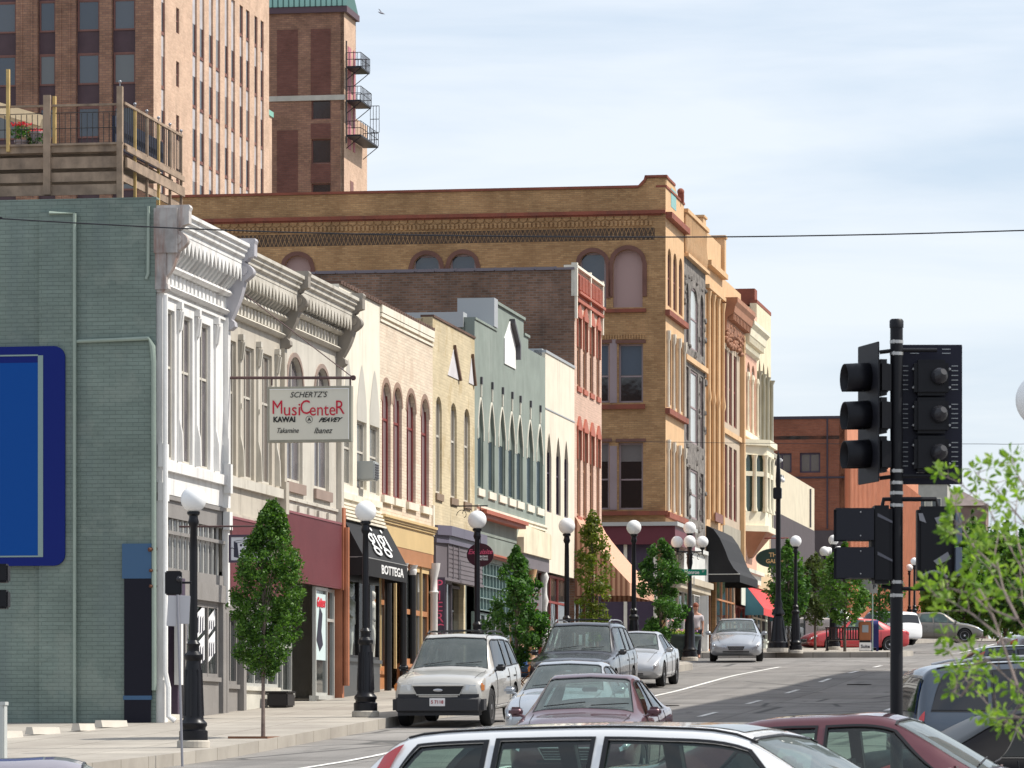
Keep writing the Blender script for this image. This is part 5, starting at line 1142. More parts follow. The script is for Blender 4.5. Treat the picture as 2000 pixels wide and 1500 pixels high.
# ---------------------------------------------------------------- far buildings on the right
def house(lab, x0, x1, d, ytop, yroof, wm, rm, name='far_house', hip=True):
    c = ((x0+x1)/2-1000)*d; Y = d*F; u, y = SF(c, Y); r = root(name, lab, 'building', u, y, hs(u)-1, world=None); wd = (x1-x0)*d; zt = (HZ-ytop)*d; zr = (HZ-yroof)*d
    m = MB(); m.box(u, u+wd*.8, y-wd/2, y+wd/2, hs(u)-2, zt); m.build('wall', wm, r)
    m = MB(); o = .4
    if hip: m.add([(u-o,y-wd/2-o,zt),(u+wd*.8+o,y-wd/2-o,zt),(u+wd*.8+o,y+wd/2+o,zt),(u-o,y+wd/2+o,zt),(u+wd*.4,y-wd*.12,zr),(u+wd*.4,y+wd*.12,zr)], [(0,1,4),(1,2,5,4),(2,3,5),(3,0,4,5),(0,1,2,3)])
    else: m.box(u-.1, u+wd*.8+.1, y-wd/2-.1, y+wd/2+.1, zt, zr)
    m.build('roof', rm, r)
    for i in range(3):
        a = y+wd*(.3-.3*i)
        for zz in (zt-3, zt-6.2): 
            f = MB(); f.box(u-.05, u-.001, a-.5, a+.5, zz, zz+1.6); w_ = f.build('window', cream_p, r); g = MB(); g.box(u-.07, u-.051, a-.42, a+.42, zz+.08, zz+1.52); g.build('pane', win_glass, w_)
house('brown hip roofed building behind the trees on the right', 1800, 1925, .06, 988, 957, paint('mauve_brown_wall', (.22,.14,.125), .8), paint('grey_brown_roof', (.20,.16,.15), .9))
house('pale flat roofed building between the ribbed block and the hip roofed one', 1745, 1850, .052, 946, 944, paint('pale_grey_render', (.40,.38,.35), .8), paint('roof_tar', (.06,.058,.055), .9), hip=False)
# tall office slab across the street, outside the picture, that shades the roadway
RB = root('office_block', 'brown office block on the sunny side of the street', 'building', 94, -24)
m = MB(); ops = []
for i in range(12):
    for j in range(5): ops.append((95+i*3.4, 97+i*3.4, 3.5+j*3.4, 5.5+j*3.4))
wall(m, 94, 136, 0, 21.5, ops, lambda a, d, z: (a, -24-d, z)); m.box(94, 136, -40, -24.3, 0, 21.5); m.build('wall', redb, RB)
# ---------------------------------------------------------------- street lamps
def at(x, d, z): return Vector(((x-1000)*d, d*F, z))
def lamp_parts(r, local=True):
    m = MB(); m.lathe([(.27,0),(.27,.10),(.25,.12)], (0,0,0), 24); m.build('footing', concrete, r)
    m = MB(); m.lathe([(.235,.12),(.235,.27),(.20,.29),(.20,.33),(.225,.36),(.225,.40),(.17,.46),(.165,.5),(.15,1.15),(.125,1.35),(.12,1.42),(.15,1.46),(.15,1.52),(.095,1.58),(.095,1.66),(.115,1.70),(.07,1.76)], (0,0,0), 24); b = m.build('base', black, r, smooth=True)
    m = MB()
    for i in range(8): a = 2*pi*i/8; m.tube([(.158*cos(a), .158*sin(a), .52), (.135*cos(a), .135*sin(a), 1.28)], [.022,.016], 6)
    m.build('flute', black, b, smooth=True)
    m = MB(); m.lathe([(.068,1.7),(.062,3.2),(.055,3.62),(.075,3.65),(.09,3.70),(.075,3.76),(.07,3.80),(.105,3.83),(.105,3.87)], (0,0,0), 20); m.build('shaft', black, r, smooth=True)
    m = MB(); m.ball((0,0,4.07), .212, 28, 16); m.build('globe', globe_m, r, smooth=True)
lamp_l = ['black street lamp nearest the green wall, its globe before the grey shopfront', 'black street lamp in front of the black awning', 'black street lamp before the oval piercing sign', 'black street lamp in front of the off white stucco front', 'black street lamp in front of the tan building side wall']
lamp0 = None
for i, (x, d, z) in enumerate([(378,.0084,-.15), (714,.01014,.41), (932,.01161,.86), (1107,.01319,1.37), (1238,.01467,1.94)]):
    p = at(x, d, hs(SF((x-1000)*d, d*F)[0]))
    if i == 0: lamp0 = root('street_lamp', lamp_l[0], 'street lamp', world=p, group='single globe street lamps'); lamp_parts(lamp0)
    else: dup(lamp0, p, STREET, lamp_l[i])
p = at(1554, .0186, 3.05); dup(lamp0, p, STREET, 'single globe street lamp beyond the cross street, above the dark tree')
# banner bits on lamp 3
def scroll(m, c, ang, s):
    for k in range(2):
        pts = []
        for i in range(15):
            t = i/14; a = t*4.2; q = s*(.06+.11*(1-t)); pts.append((.16+.16*k+q*cos(a), 0, -.10-.05*k+q*sin(a)*1.1))
        m.tube([Vector(c)+Matrix.Rotation(ang, 3, 'Z') @ Vector(p_) for p_ in pts], .009, 5)
def cluster(r, n=4, R=.40):
    m = MB(); m.lathe([(.27,0),(.27,.10),(.25,.12)], (0,0,0), 24); m.build('footing', concrete, r)
    m = MB(); m.lathe([(.235,.12),(.235,.27),(.20,.29),(.225,.36),(.17,.46),(.15,1.15),(.125,1.35),(.15,1.48),(.095,1.58),(.115,1.70),(.07,1.76),(.068,2.8),(.075,2.85),(.06,2.9),(.1,3.1),(.085,3.3),(.11,3.36),(.07,3.42),(.07,3.95),(.11,4.0),(.11,4.03)], (0,0,0), 20); m.build('shaft', black, r, smooth=True)
    for k in range(n):
        a = 2*pi*k/n+.12; c = Vector((R*cos(a), R*sin(a), 0)); m = MB()
        m.tube([(0,0,3.45), (c.x, c.y, 3.45)], .022, 6); m.lathe([(.02,3.36),(.03,3.45),(.03,3.5),(.085,3.55),(.085,3.58)], (c.x, c.y, 0), 10); scroll(m, (0,0,3.40), a, .9); arm = m.build('arm', black, r, smooth=True)
        m = MB(); m.ball((c.x, c.y, 3.76), .19, 22, 14); m.build('globe', globe_m, arm, smooth=True)
    m = MB(); m.ball((0,0,4.2), .2, 22, 14); m.build('globe', globe_m, r, smooth=True)
C1 = root('cluster_lamp', 'five globe cluster lamp carrying the green street name sign', 'street lamp', world=at(1347, .0162, 2.42), group='five globe cluster lamps'); cluster(C1)
dup(C1, at(1628, .0196, 3.35), STREET+.5, 'five globe cluster lamp farther off, beside the metal bench')
dup(lamp0, at(1776, .031, 6.2), STREET, 'small globe lamp far off, seen right behind the signal pole')
dup(lamp0, at(1786, .027, 5.2), STREET, 'far globe lamp seen between the signal pole and the walk signal')
g = root('street_name_sign', 'green street name sign reading Monroe St on the cluster lamp', 'sign', world=at(1347, .0162, 2.42)+Vector((0,-.16,2.6)), rot=radians(0))
m = MB(); m.rbox((.13,-.02,.19), (.80,.02,.2), .02); m.build('plate', plain('sign_green', (.0,.20,.13), .4), g); m = MB(); m.rbox((.0+.13,.0,-.08), (.03,.05,.3), .01); m.box(-.12,.12,.0,.1,.1,.13); m.build('clamp', alum, g)
text('Monroe', .17, white_t, g, (.06,-.04,.19), (pi/2,0,0), sx=.85, bold=.003); text('ST', .08, white_t, g, (.42,-.04,.22), (pi/2,0,0))
dup(lamp0, at(2038, .0039, -1.50), STREET, 'nearest street lamp, only the rim of its globe inside the right edge')
# tall signal pole at the far corner
tp = root('signal_mast', 'tall black signal mast with fluted base and camera arm at the far corner', 'signal pole', world=at(1520, .0186, 3.1))
m = MB(); m.lathe([(.42,0),(.42,.14)], (0,0,0), 20); m.build('footing', concrete, tp)
m = MB(); m.lathe([(.36,.14),(.36,.34),(.30,.38),(.27,.5),(.2,1.15),(.16,1.3),(.24,1.36),(.24,1.42),(.14,1.6),(.16,1.75),(.11,1.9),(.10,2.2),(.085,6.0),(.10,6.2),(.05,7.1),(.01,7.3)], (0,0,0), 20); m.build('pole', black, tp, smooth=True)
m = MB(); m.tube([(0,0,6.45),(1.75,0,6.5)], [.035,.02], 6); scroll(m, (.1,0,6.2), 0, 1.6); m.tube([(.1,0,5.3),(.5,0,6.1),(1.1,0,6.4)], .012, 4); m.build('mast_arm', black, tp, smooth=True)
for xx in (1.05, 1.6): m = MB(); m.ball((xx,0,6.33), .085, 12, 8); m.lathe([(.05,6.38),(.06,6.48)], (xx,0,0), 8); m.build('dome_camera', plain('white_plastic', (.75,.75,.75), .4), tp, smooth=True)
m = MB(); m.rbox((.26,-.02,6.98), (.32,.2,.14), .04); m.tube([(.2,0,6.95),(.2,0,6.5)], .015, 5); m.tube([(.32,0,6.95),(.32,0,6.5)], .015, 5); m.build('detector', plain('white_plastic', (.75,.75,.75), .4), tp)
m = MB(); m.rbox((-.25,0,5.75), (.3,.3,.42), .03); m.build('signal_back', black, tp)
# ---------------------------------------------------------------- traffic signals in front
dk1 = plain('signal_black', (.006,.006,.009), .5, 0, .28); dk2 = plain('signal_plate_black', (.009,.009,.014), .55, 0, .3); band = plain('steel_band', (.45,.44,.43), .35, .7)
dT = .0045; P0 = at(1751, dT, -1.2); TS = root('signal_pole', 'near black signal pole wrapped with steel bands', 'signal pole', world=P0, rot=0)
zt = (HZ-640)*dT+1.2
m = MB(); m.lathe([(.056,0),(.056,zt),(.062,zt),(.062,zt+.06),(.05,zt+.075)], (0,0,0), 20); m.build('pole', dk1, TS, smooth=True)
m = MB()
for py in (668, 691, 920, 943, 963, 987, 1137, 1163): zz = (HZ-py)*dT+1.2; m.lathe([(.0595,zz-.014),(.0595,zz+.014)], (0,0,0), 20); m.rbox((-.03,-.062,zz), (.03,.02,.035), .008)
m.build('steel_band', band, TS)
def px(x, py, d=dT, dy=0): p = at(x, d, (HZ-py)*d)-P0; return Vector((p.x, dy, p.z))
m = MB()
for py in (684, 930): m.tube([px(1751, py), px(1830, py)], .018, 8); m.tube([px(1751, py), px(1718, py+4)], .018, 8)
m.tube([px(1751, 975), px(1828, 975), px(1832, 992)], .02, 8); m.tube([px(1751, 975), px(1726, 975), px(1722, 995)], .02, 8); m.tube([px(1751,1150), px(1830,1150)], .018, 8); m.tube([px(1751,1150), px(1722,1145)], .018, 8)
m.build('bracket', dk1, TS, smooth=True)
def housing(r, c, w_, h_, dp):
    m = MB(); m.rbox(c, (w_, dp, h_), .02); return m.build('housing', dk1, r)
# three section head seen from behind
s1 = root('traffic_signal', 'three section traffic signal seen from behind with slotted backplate', 'traffic signal', world=P0+px(1824, 945), rot=0); c0 = Vector((0,.12,0))
def pp(x, py, dy=0): p = at(x, dT, (HZ-py)*dT)-s1.location; return Vector((p.x, dy, p.z))
m = MB(); a, b = pp(1765, 944), pp(1883, 670); ww = b.x-a.x; hh = b.z-a.z
m.rbox(((a.x+b.x)/2, .16, (a.z+b.z)/2), (ww, .012, hh), .05, None, 3); bp = m.build('backplate', plain('violet_black_plate', (.007,.007,.02), .5, 0, .3), s1)
m = MB()
for py0 in (712, 787, 862):
    for j in range(6):
        for x in (1770, 1868):
            q = pp(x, py0+j*9.2); m.box(q.x-.028, q.x+.03, .148, .1525, q.z-.003, q.z+.003)
for x in (1790, 1852):
    for py in (679, 687): q = pp(x, py); m.box(q.x-.04, q.x+.035, .148, .1525, q.z-.003, q.z+.003)
for x in (1800, 1840): q = pp(x, 921); m.box(q.x-.03, q.x+.04, .148, .1525, q.z-.003, q.z+.003)
m.build('slot', plain('slot_daylight_grey', (.42,.44,.45), .6), bp)
for k, py in enumerate((737, 811, 886)):
    m = MB(); q = pp(1820, py); m.rbox((q.x, .07, q.z), (.30, .16, .315), .03); m.build('housing', dk1, s1)
    m = MB(); q = pp(1832, py); m.lathe([(.075,0),(.078,.03),(.06,.07),(.03,.1)], (0,0,0), 16); m.xf(Matrix.Translation(Vector((q.x,-.01,q.z))) @ Matrix.Rotation(radians(62), 4, 'X') @ Matrix.Rotation(radians(25), 4, 'Y')); m.build('rear_boss', plain('glossy_black', (.03,.03,.035), .18), s1, smooth=True)
    m = MB()
    for x in (1786, 1857):
        for dz in (-18, 18): q = pp(x, py+dz); m.rbox((q.x,.12,q.z), (.018,.09,.02), .005)
    m.build('latch', plain('zinc', (.5,.5,.5), .4, .5), s1)
# side-on three section head
s2 = root('traffic_signal', 'three section traffic signal seen side on with long black visors facing left', 'traffic signal', world=P0+px(1715, 945), rot=0)
def p2(x, py): p = at(x, dT, (HZ-py)*dT)-s2.location; return Vector((p.x, 0, p.z))
R2 = Matrix.Rotation(radians(-12), 3, 'Z')
m = MB(); a, b = p2(1692, 944), p2(1692, 672); m.rbox((a.x+.02, .0, (a.z+b.z)/2), (.012,.56,b.z-a.z), .04, Matrix.Rotation(radians(14),3,'Z'), 3); m.build('backplate', dk2, s2)
for py in (738, 812, 888):
    m = MB(); q = p2(1712, py); m.rbox((q.x+.03,.02,q.z), (.14,.30,.315), .04, Matrix.Rotation(radians(14),3,'Z')); m.rbox((q.x+.08,.02,q.z-.02), (.1,.2,.22), .05, Matrix.Rotation(radians(14),3,'Z')); m.build('housing', dk1, s2)
    m = MB(); n = 24; q = p2(1692, py); vs = []; fs = []
    for i in range(n+1):
        a = radians(-60)+radians(300)*i/n; yy = .135*cos(a); zz = .135*sin(a); vs += [(q.x+.02, yy, q.z+zz), (q.x-.205, yy*.9, q.z+zz*.96-.01)]
    for i in range(n): fs.append((2*i, 2*i+1, 2*i+3, 2*i+2))
    M_ = Matrix.Translation(Vector((q.x,0,q.z))) @ Matrix.Rotation(radians(14),4,'Z') @ Matrix.Translation(-Vector((q.x,0,q.z)))
    m.add(vs, fs); m.xf(M_); v_ = m.build('visor', dk1, s2, smooth=True, angle=70); md = v_.modifiers.new('thickness', 'SOLIDIFY'); md.thickness = .006
    m = MB(); m.lathe([(.12,0),(.11,.03),(.05,.05)], (0,0,0), 18); m.xf(Matrix.Translation(Vector((q.x+.0,0,q.z))) @ Matrix.Rotation(radians(-76), 4, 'Y')); m.build('lens', plain('dark_signal_lens', (.05,.03,.02), .2), s2, smooth=True)
# pedestrian heads
s3 = root('walk_signal', 'pedestrian signal left of the pole with two square hoods pointing left', 'traffic signal', world=P0+px(1722, 1140), rot=0)
def p3(x, py, dd=0): p = at(x, dT, (HZ-py)*dT)-s3.location; return Vector((p.x, dd, p.z))
m = MB(); a, b = p3(1700, 1140), p3(1741, 988); m.rbox(((a.x+b.x)/2,.05,(a.z+b.z)/2), (b.x-a.x,.36,b.z-a.z), .03); m.build('housing', dk1, s3)
for ya_, yb_ in ((994, 1056), (1070, 1130)):
    a, b = p3(1631, yb_), p3(1704, ya_); m = MB(); y0_, y1_ = -.16, .16
    m.box(a.x, b.x, y0_-.004, y0_, a.z, b.z); m.box(a.x, b.x, y1_, y1_+.004, a.z, b.z); m.box(a.x, b.x, y0_, y1_, b.z-.004, b.z); m.box(a.x+.1, b.x, y0_, y1_, a.z, a.z+.004); h_ = m.build('hood', plain('hood_blue_black', (.014,.015,.022), .6, 0, .3), s3)
    m = MB(); [m.ball((p3(1678, t).x, -.168, p3(1678, t).z), .007, 6, 4) for t in (ya_+8, yb_-8)]; m.build('rivet', plain('zinc', (.5,.5,.5), .4, .5), h_)
m = MB()
for py in (1010, 1085): q = p3(1727, py); m.add([(q.x-.07,-.135,q.z+.03),(q.x+.06,-.135,q.z-.04),(q.x+.06,-.135,q.z-.06),(q.x-.07,-.135,q.z-.0)], [(0,1,2,3)])
m.build('rear_streak', plain('satin_black_rib', (.10,.10,.12), .25), s3)
s4_ = root('walk_signal', 'pedestrian signal right of the pole seen from behind', 'traffic signal', world=P0+px(1828, 1140), rot=0)
def p4(x, py): p = at(x, dT, (HZ-py)*dT)-s4_.location; return Vector((p.x, 0, p.z))
m = MB(); a, b = p4(1791, 1141), p4(1864, 989); m.rbox(((a.x+b.x)/2,.05,(a.z+b.z)/2), (b.x-a.x,.2,b.z-a.z), .03); m.build('housing', dk1, s4_)
m = MB(); highlight_m = plain('highlight_grey', (.23,.23,.25), .3)
for a, b, c, d in (((1793,1003),(1801,1003),(1808,1022),(1795,1017)), ((1824,1012),(1858,1003),(1862,1016),(1830,1024)), ((1822,1096),(1850,1078),(1856,1092),(1830,1104))):
    m.add([tuple(p4(*q)+Vector((0,-.056,0))) for q in (a,b,c,d)]+[tuple(p4(*q)+Vector((0,-.045,0))) for q in (a,b,c,d)], [(0,1,2,3),(4,5,6,7),(0,1,5,4),(1,2,6,5),(2,3,7,6),(3,0,4,7)])
m.build('rear_highlight', highlight_m, s4_)  # grey highlights of the housing built as raised pieces, arc below included
m = MB(); m.tube([tuple(p4(1796+i*9, 1128-12*sin(pi*i/6))+Vector((0,-.06,0))) for i in range(7)], .012, 6); m.build('rear_streak', highlight_m, s4_)
for ya_, yb_ in ((1003, 1060), (1070, 1124)):
    a, b = p4(1864, yb_), p4(1876, ya_); m = MB(); m.box(a.x, b.x, -.14, .22, a.z, b.z); m.build('hood', plain('slate_hood', (.13,.16,.20), .5), s4_)
# signal at the left edge, small signal and signs by the green wall
dL = .0055; s5_ = root('traffic_signal', 'black signal hoods cut by the left edge of the picture', 'traffic signal', world=at(-12, dL, (HZ-1190)*dL), rot=0)
m = MB()
m.rbox((-.02,0,.24), (.08,.28,.62), .02); m.build('housing', dk1, s5_)
for zz in (.105, .385):
    m = MB(); m.rbox((.09,0,zz), (.15,.26,.20), .02); m.build('visor', dk1, s5_)
q = at(341, .0079, -.25); sp_ = root('sign_post', 'thin leaning grey post with backs of two blank signs', 'sign', world=q+Vector((.12,0,0)), rot=0)
m = MB(); m.tube([(0,0,-.2), (-.075,0,2.45)], .02, 8); m.build('post', plain('galvanised', (.27,.27,.30), .5, .3), sp_, smooth=True)
m = MB(); m.rbox((-.16,.03,2.2), (.15,.012,.47), .01, Matrix.Rotation(radians(3),3,'Y')); m.rbox((.02,.05,2.22), (.18,.012,.44), .01, Matrix.Rotation(radians(3),3,'Y')); m.build('sign_back', plain('aluminium_sign_back', (.50,.49,.51), .5, .2), sp_)
sg = root('walk_signal', 'small black pedestrian signal above the blank sign backs', 'traffic signal', world=at(339, .0081, 2.25), rot=0)
m = MB(); m.rbox((0,0,.19), (.26,.2,.38), .02); m.build('housing', dk1, sg); m = MB(); m.ball((.09,-.1,.25), .05, 10, 8); m.build('rear_boss', plain('glossy_black', (.03,.03,.035), .18), sg, smooth=True)
m = MB(); m.tube([(.03,.1,.2),(.28,.1,.2)], .018, 6); m.build('bracket', dk1, sg)
# ---------------------------------------------------------------- overhead wires
def wire(lab, pts, r):
    o = MB(); V = []
    for (x, py, d) in pts: V.append(at(x, d, (HZ-py)*d))
    P = []
    for i in range(len(V)-1):
        a = V[max(i-1,0)]; b = V[i]; c = V[i+1]; e = V[min(i+2,len(V)-1)]
        for k in range(8):
            t = k/8; P.append(.5*((2*b)+(c-a)*t+(2*a-5*b+4*c-e)*t*t+(3*b-3*c+e-a)*t**3))
    P.append(V[-1]); o.tube(P, r, 6); w_ = o.build('overhead_wire', plain('cable_black', (.02,.02,.025), .6)); tag(w_, lab, 'wire')
wire('twisted black cable strung across the sky and over the rooftops', [(-900,380,.0075),(-60,421,.0075),(0,427,.0075),(400,448,.0075),(800,459,.0075),(1300,463,.0075),(1660,459,.0075),(2000,450,.0075),(2600,430,.0075),(3600,380,.0075)], .010)
wire('thin faint cable low across the street at the height of the signals', [(1180,861,.013),(1500,866,.013),(1900,867,.013),(2080,866,.013),(3000,850,.013)], .006)
bd = root('bird', 'small bird gliding high in the sky', 'bird', world=at(745, .02, (HZ-25)*.02), rot=.4)
m = MB(); m.tube([(-.14,0,.03),(-.05,0,0),(.06,0,-.02),(.13,0,-.04)], [.01,.035,.035,.008], 8); m.add([(-.02,0,.0),(.05,0,-.01),(-.08,.0,.14),(-.14,0,.15)], [(0,1,2,3)]); m.add([(-.02,0,.0),(.05,0,-.01),(.16,-.05,-.09),(.10,-.05,-.06)], [(0,1,2,3)]); m.build('body', plain('grey_feather', (.28,.28,.32), .8), bd, smooth=True)
# ---------------------------------------------------------------- hanging signs
dS = .01062; uS, yS = SF((437-1000)*.0105, .0105*F)
HS = root('hanging_sign', 'cream hanging music shop sign reading MusiCenteR', 'sign', uS, 0, 6.0)
def hp(x, py):   # point on the sign plane u = uS+.1
    y = SA(x, uS+.1); return (uS+.1, y, (HZ-py)*((uS+.1)*cs+y*sn)/F)
bar = paint('brown_pipe', (.09,.05,.05), .6)
a, b = hp(440, 738), hp(690, 738); m = MB(); m.tube([(a[0],0,a[2]), b], .03, 8); m.tube([hp(531,740), hp(531,753)], .018, 6); m.tube([hp(684,740), hp(684,753)], .018, 6); m.tube([(uS+.4,.0,a[2]+2.0), b], .012, 5); m.rbox(b, (.1,.1,.1), .02); m.box(a[0]-.05,a[0]+.05,-.03,.0,a[2]-.2,a[2]+.1); m.build('bracket_pipe', bar, HS, smooth=True)
a, b = hp(524, 865), hp(688, 754); m = MB(); m.box(a[0]-.09, a[0]+.09, b[1], a[1], a[2], b[2]); m.build('sign_box', paint('olive_grey_metal', (.29,.28,.23), .6), HS)
m = MB(); yc = (a[1]+b[1])/2; zc = (a[2]+b[2])/2; hw = (a[1]-b[1])/2; hh = (b[2]-a[2])/2; m.box(a[0]-.1, a[0]-.0905, yc-hw+.05, yc+hw-.05, zc-hh+.05, zc+hh-.05); m.build('sign_face', plain('ivory_sign_face', (.62,.60,.52), .5), HS)
m = MB(); xx = a[0]-.102
for p_ in ((yc-hw+.05, yc+hw-.05, zc+hh-.065, zc+hh-.05), (yc-hw+.05, yc-hw+.062, zc-hh+.05, zc+hh-.05)): m.box(xx-.012, xx, p_[0], p_[1], p_[2], p_[3])
m.build('bright_edge', white_t, HS)
rd = plain('crimson_lettering', (.50,.012,.04), .5); bk = plain('black_lettering', (.015,.015,.015), .5)
def st(s, x, py, size, mat, **k): q = hp(x, py); return text(s, size, mat, HS, (xx-.004, q[1], q[2]), SIDE, **k)
st("SCHERTZ'S", 604, 772, .165, bk, shear=.3, sx=.95)
st('M', 544, 797.5, .40, rd, sx=.80, bold=.0); st('usi', 572.5, 801.5, .37, rd, sx=.93); st('C', 598, 797.5, .41, rd, sx=.78); st('ente', 632, 801.5, .37, rd, sx=.84); st('R', 665.5, 797.5, .40, rd, sx=.84)
st('KAWAI', 557.5, 820.5, .15, bk, bold=.006, sx=.95); st('PEAVEY', 645, 821, .125, bk, shear=.6, bold=.004, sx=1.05); st('Takamine', 563, 842, .15, bk, shear=.4, sx=.8); st('Ibanez', 632, 842, .17, bk, shear=.4, sx=.85)
q = hp(606, 820); m = MB()
pts = [(xx-.004, q[1]+.07*cos(2*pi*i/20), q[2]+.07*sin(2*pi*i/20)) for i in range(21)]; m.tube(pts, .004, 4, False); m.build('round_emblem', bk, HS); st('A', 606, 820, .09, bk, bold=.004)
# framed shop sign on the lamp bracket
uF = U(350)-4.5
FSg = root('framed_sign', 'white framed hanging sign drawn with a black cabinet, left of the columnar tree', 'sign', uF+4.5, -1.5, 2.7)
def fp(x, py): y = SA(x, uF+4.5); return (uF+4.5, y, (HZ-py)*((uF+4.5)*cs+y*sn)/F)
a, b = fp(447, 1099), fp(530, 1044); m = MB(); t = .045; X_ = a[0]; dz = b[2]-a[2]
for p_ in ((b[1],a[1],a[2],a[2]+t),(b[1],a[1],b[2]-t,b[2]),(a[1]-t,a[1],a[2]+t,b[2]-t),(b[1],b[1]+t,a[2]+t,b[2]-t)): m.box(X_-.03, X_+.03, *p_)
m.build('frame', plum, FSg); m = MB(); m.box(X_-.012, X_+.012, b[1]+t, a[1]-t, a[2]+t, b[2]-t); f_ = m.build('sign_face', plain('cold_white_face', (.62,.62,.66), .5), FSg)
m = MB(); c = fp(470, 1072)
def fq(x, py): q = fp(x, py); return (X_-.016, q[1], q[2])
m.add([fq(457,1058), fq(464,1060), fq(467,1090), fq(457,1088)], [(0,1,2,3)])
for i in range(3):
    for j in range(2): x_ = 471+7*i; y_ = 1065+11*j; m.add([(fq(x_+2.4*cos(k), y_+2.8*sin(k))) for k in [n_*pi/4 for n_ in range(8)]], [tuple(range(8))])
m.tube([fq(457,1058), fq(464,1056), fq(488,1053)], .004, 4); m.tube([fq(464,1060), fq(488,1056)], .004, 4); m.tube([fq(467,1091), fq(495,1092)], .004, 4); m.tube([fq(450,1072), fq(454,1070), fq(457,1072), fq(462,1070)], .008, 4); m.build('drawing', pk, f_)
m = MB(); k0 = fp(440, 1028); k1 = fp(560, 1027); m.tube([(X_, 0, k0[2]), k1], .018, 6); m.tube([fp(452,1028), fp(452,1044)], .01, 5); m.tube([fp(520,1028), fp(520,1044)], .01, 5); m.build('bracket_bar', bar, FSg)
# oval signs
def oval(name, lab, x, py, rx, rz, u, lines, c, cat='sign', rim=None):
    y = SA(x, u); z = (HZ-py)*(u*cs+y*sn)/F; r = root(name, lab, cat, u, y, z-rz)
    for k, (f, t, mt) in enumerate(((1.0, .03, rim or c), (.94, .036, c))):
        m = MB(); m.prism([(y+rx*f*cos(2*pi*i/28), z+rz*f*sin(2*pi*i/28)) for i in range(28)], 0, u-t, u+t); m.build(('rim', 'board')[k], mt, r)
    for s, dy, dz, size, mt, kw in lines: text(s, size, mt, r, (u-.042, y-dy, z+dz), SIDE, **kw)
    return r, y, z
du3 = U(881)-.25
r, y, z = oval('oval_sign', 'dark wine oval sign lettered in red behind the third street lamp', 938, 1084, .36, .31, du3+.25, [('Exquisite', 0, .08, .18, pt, dict(shear=.35, bold=.003)), ('PIERCING', .07, -.045, .065, white_t, dict(bold=.003)), ('TATTOO', .08, -.12, .065, white_t, dict(bold=.003))], plain('wine_black_enamel', (.05,.008,.02), .4))
m = MB(); m.tube([(du3+.25, y, z+.3), (du3+.25, y, z+1.3)], .012, 5); m.tube([(du3+.25, 0, z+1.3), (du3+.25, y-.2, z+1.3)], .018, 6); scroll(m, (du3+.25, y+.15, z+1.2), radians(90), 1.0); m.build('bracket', black, r)
r, y, z = oval('oval_sign', 'dark green oval sign with gold letters beyond the black awning', 1513, 1090, .82, .42, U(1470)-2, [('THE', 0, .13, .26, goldp, dict(bold=.006)), ('GALLERY', .12, -.14, .24, goldp, dict(bold=.006))], plain('deep_green_enamel', (.015,.05,.045), .4), rim=plain('slate_green_rim', (.08,.13,.15), .5))
m = MB(); m.tube([(U(1470)-2, 0, z+.85), (U(1470)-2, y-.6, z+.85)], .025, 6); m.tube([(U(1470)-2, y+.2, z+.4), (U(1470)-2, y+.2, z+.85)], .015, 5); m.build('bracket', redwood, r)
# ---------------------------------------------------------------- trees
bark = paint('grey_brown_bark', (.20,.155,.135), .9, .3, scale=6)
barkd = paint('dark_bark', (.09,.07,.055), .9, .3, scale=6)
from mathutils import noise as mnoise
def crown(base, h0, h1, rfun, n, s, seed, clump=.0, sq=1.0, nclump=60, lean=(0,0)):
    """leaves spread through clumps inside a body of revolution"""
    rs = random.Random(seed); m = MB(); cl = []
    for i in range(nclump):
        t = rs.random()**.9; a = rs.uniform(0, 2*pi); r = rfun(t)*(rs.random()**.4)*.97
        cl.append((Vector((r*cos(a), r*sin(a)*sq, h0+(h1-h0)*t)), rs.uniform(.7, 1.3)))
    so_ = Vector((seed*3.1, seed*1.7, 0))
    for i in range(n):
        c, k = cl[rs.randrange(nclump)]
        d = Vector((rs.gauss(0,1), rs.gauss(0,1), rs.gauss(0,1))).normalized()*(rs.random()**.45)*clump*k
        p = c+d; t = min(1, max(0, (p.z-h0)/(h1-h0))); an = atan2(p.y, p.x); R0 = rfun(.4); nn = mnoise.noise(Vector((cos(an)*1.3, sin(an)*1.3, p.z/R0*1.1))+so_)+.5*mnoise.noise(Vector((cos(an)*3, sin(an)*3, p.z/R0*2.6))+so_); lim = rfun(t)*(1+.46*nn)*rs.uniform(1.0, 1.16)+.02
        if nn < -.34 and rs.random() < .7: continue
        q = sqrt(p.x**2+p.y**2)
        if q > lim: p.x *= lim/q; p.y *= lim/q
        leaf(m, p+Vector((lean[0]*t, lean[1]*t, 0)), s*rs.uniform(.45, 1.5), rs)
    return m, cl
def tree(name, lab, base, trunk_h, h0, h1, rfun, n, s, lm, seed=1, clump=.3, nclump=60, tr=.035, bk_=bark, group=None, leanx=0, lean=(0,0)):
    r = root(name, lab, 'tree', world=Vector(base), rot=0, group=group); rs = random.Random(seed)
    m, cl = crown(base, h0, h1, rfun, n, s, seed, clump, 1, nclump, lean)
    t = MB(); t.tube([(0,0,-.1),(leanx*.3,0,trunk_h*.5),(leanx*.5,.01,trunk_h),(0,0,(h0+h1)/2),(.0,.0,h1-.15*(h1-h0))], [tr*1.25,tr,tr*.95,tr*.6,tr*.15], 8)
    for c, k in cl[:26]:
        z0 = h0+(c.z-h0)*.55; t.tube([(0,0,max(trunk_h*.8, z0-.2)), (c.x*.5, c.y*.5, (z0+c.z)/2), tuple(c)], [tr*.35, tr*.22, tr*.08], 5)
    t.build('trunk', bk_, r, smooth=True); m.build('crown', lm, r); return r
def gnd(x, d): return hs(SF((x-1000)*d, d*F)[0])
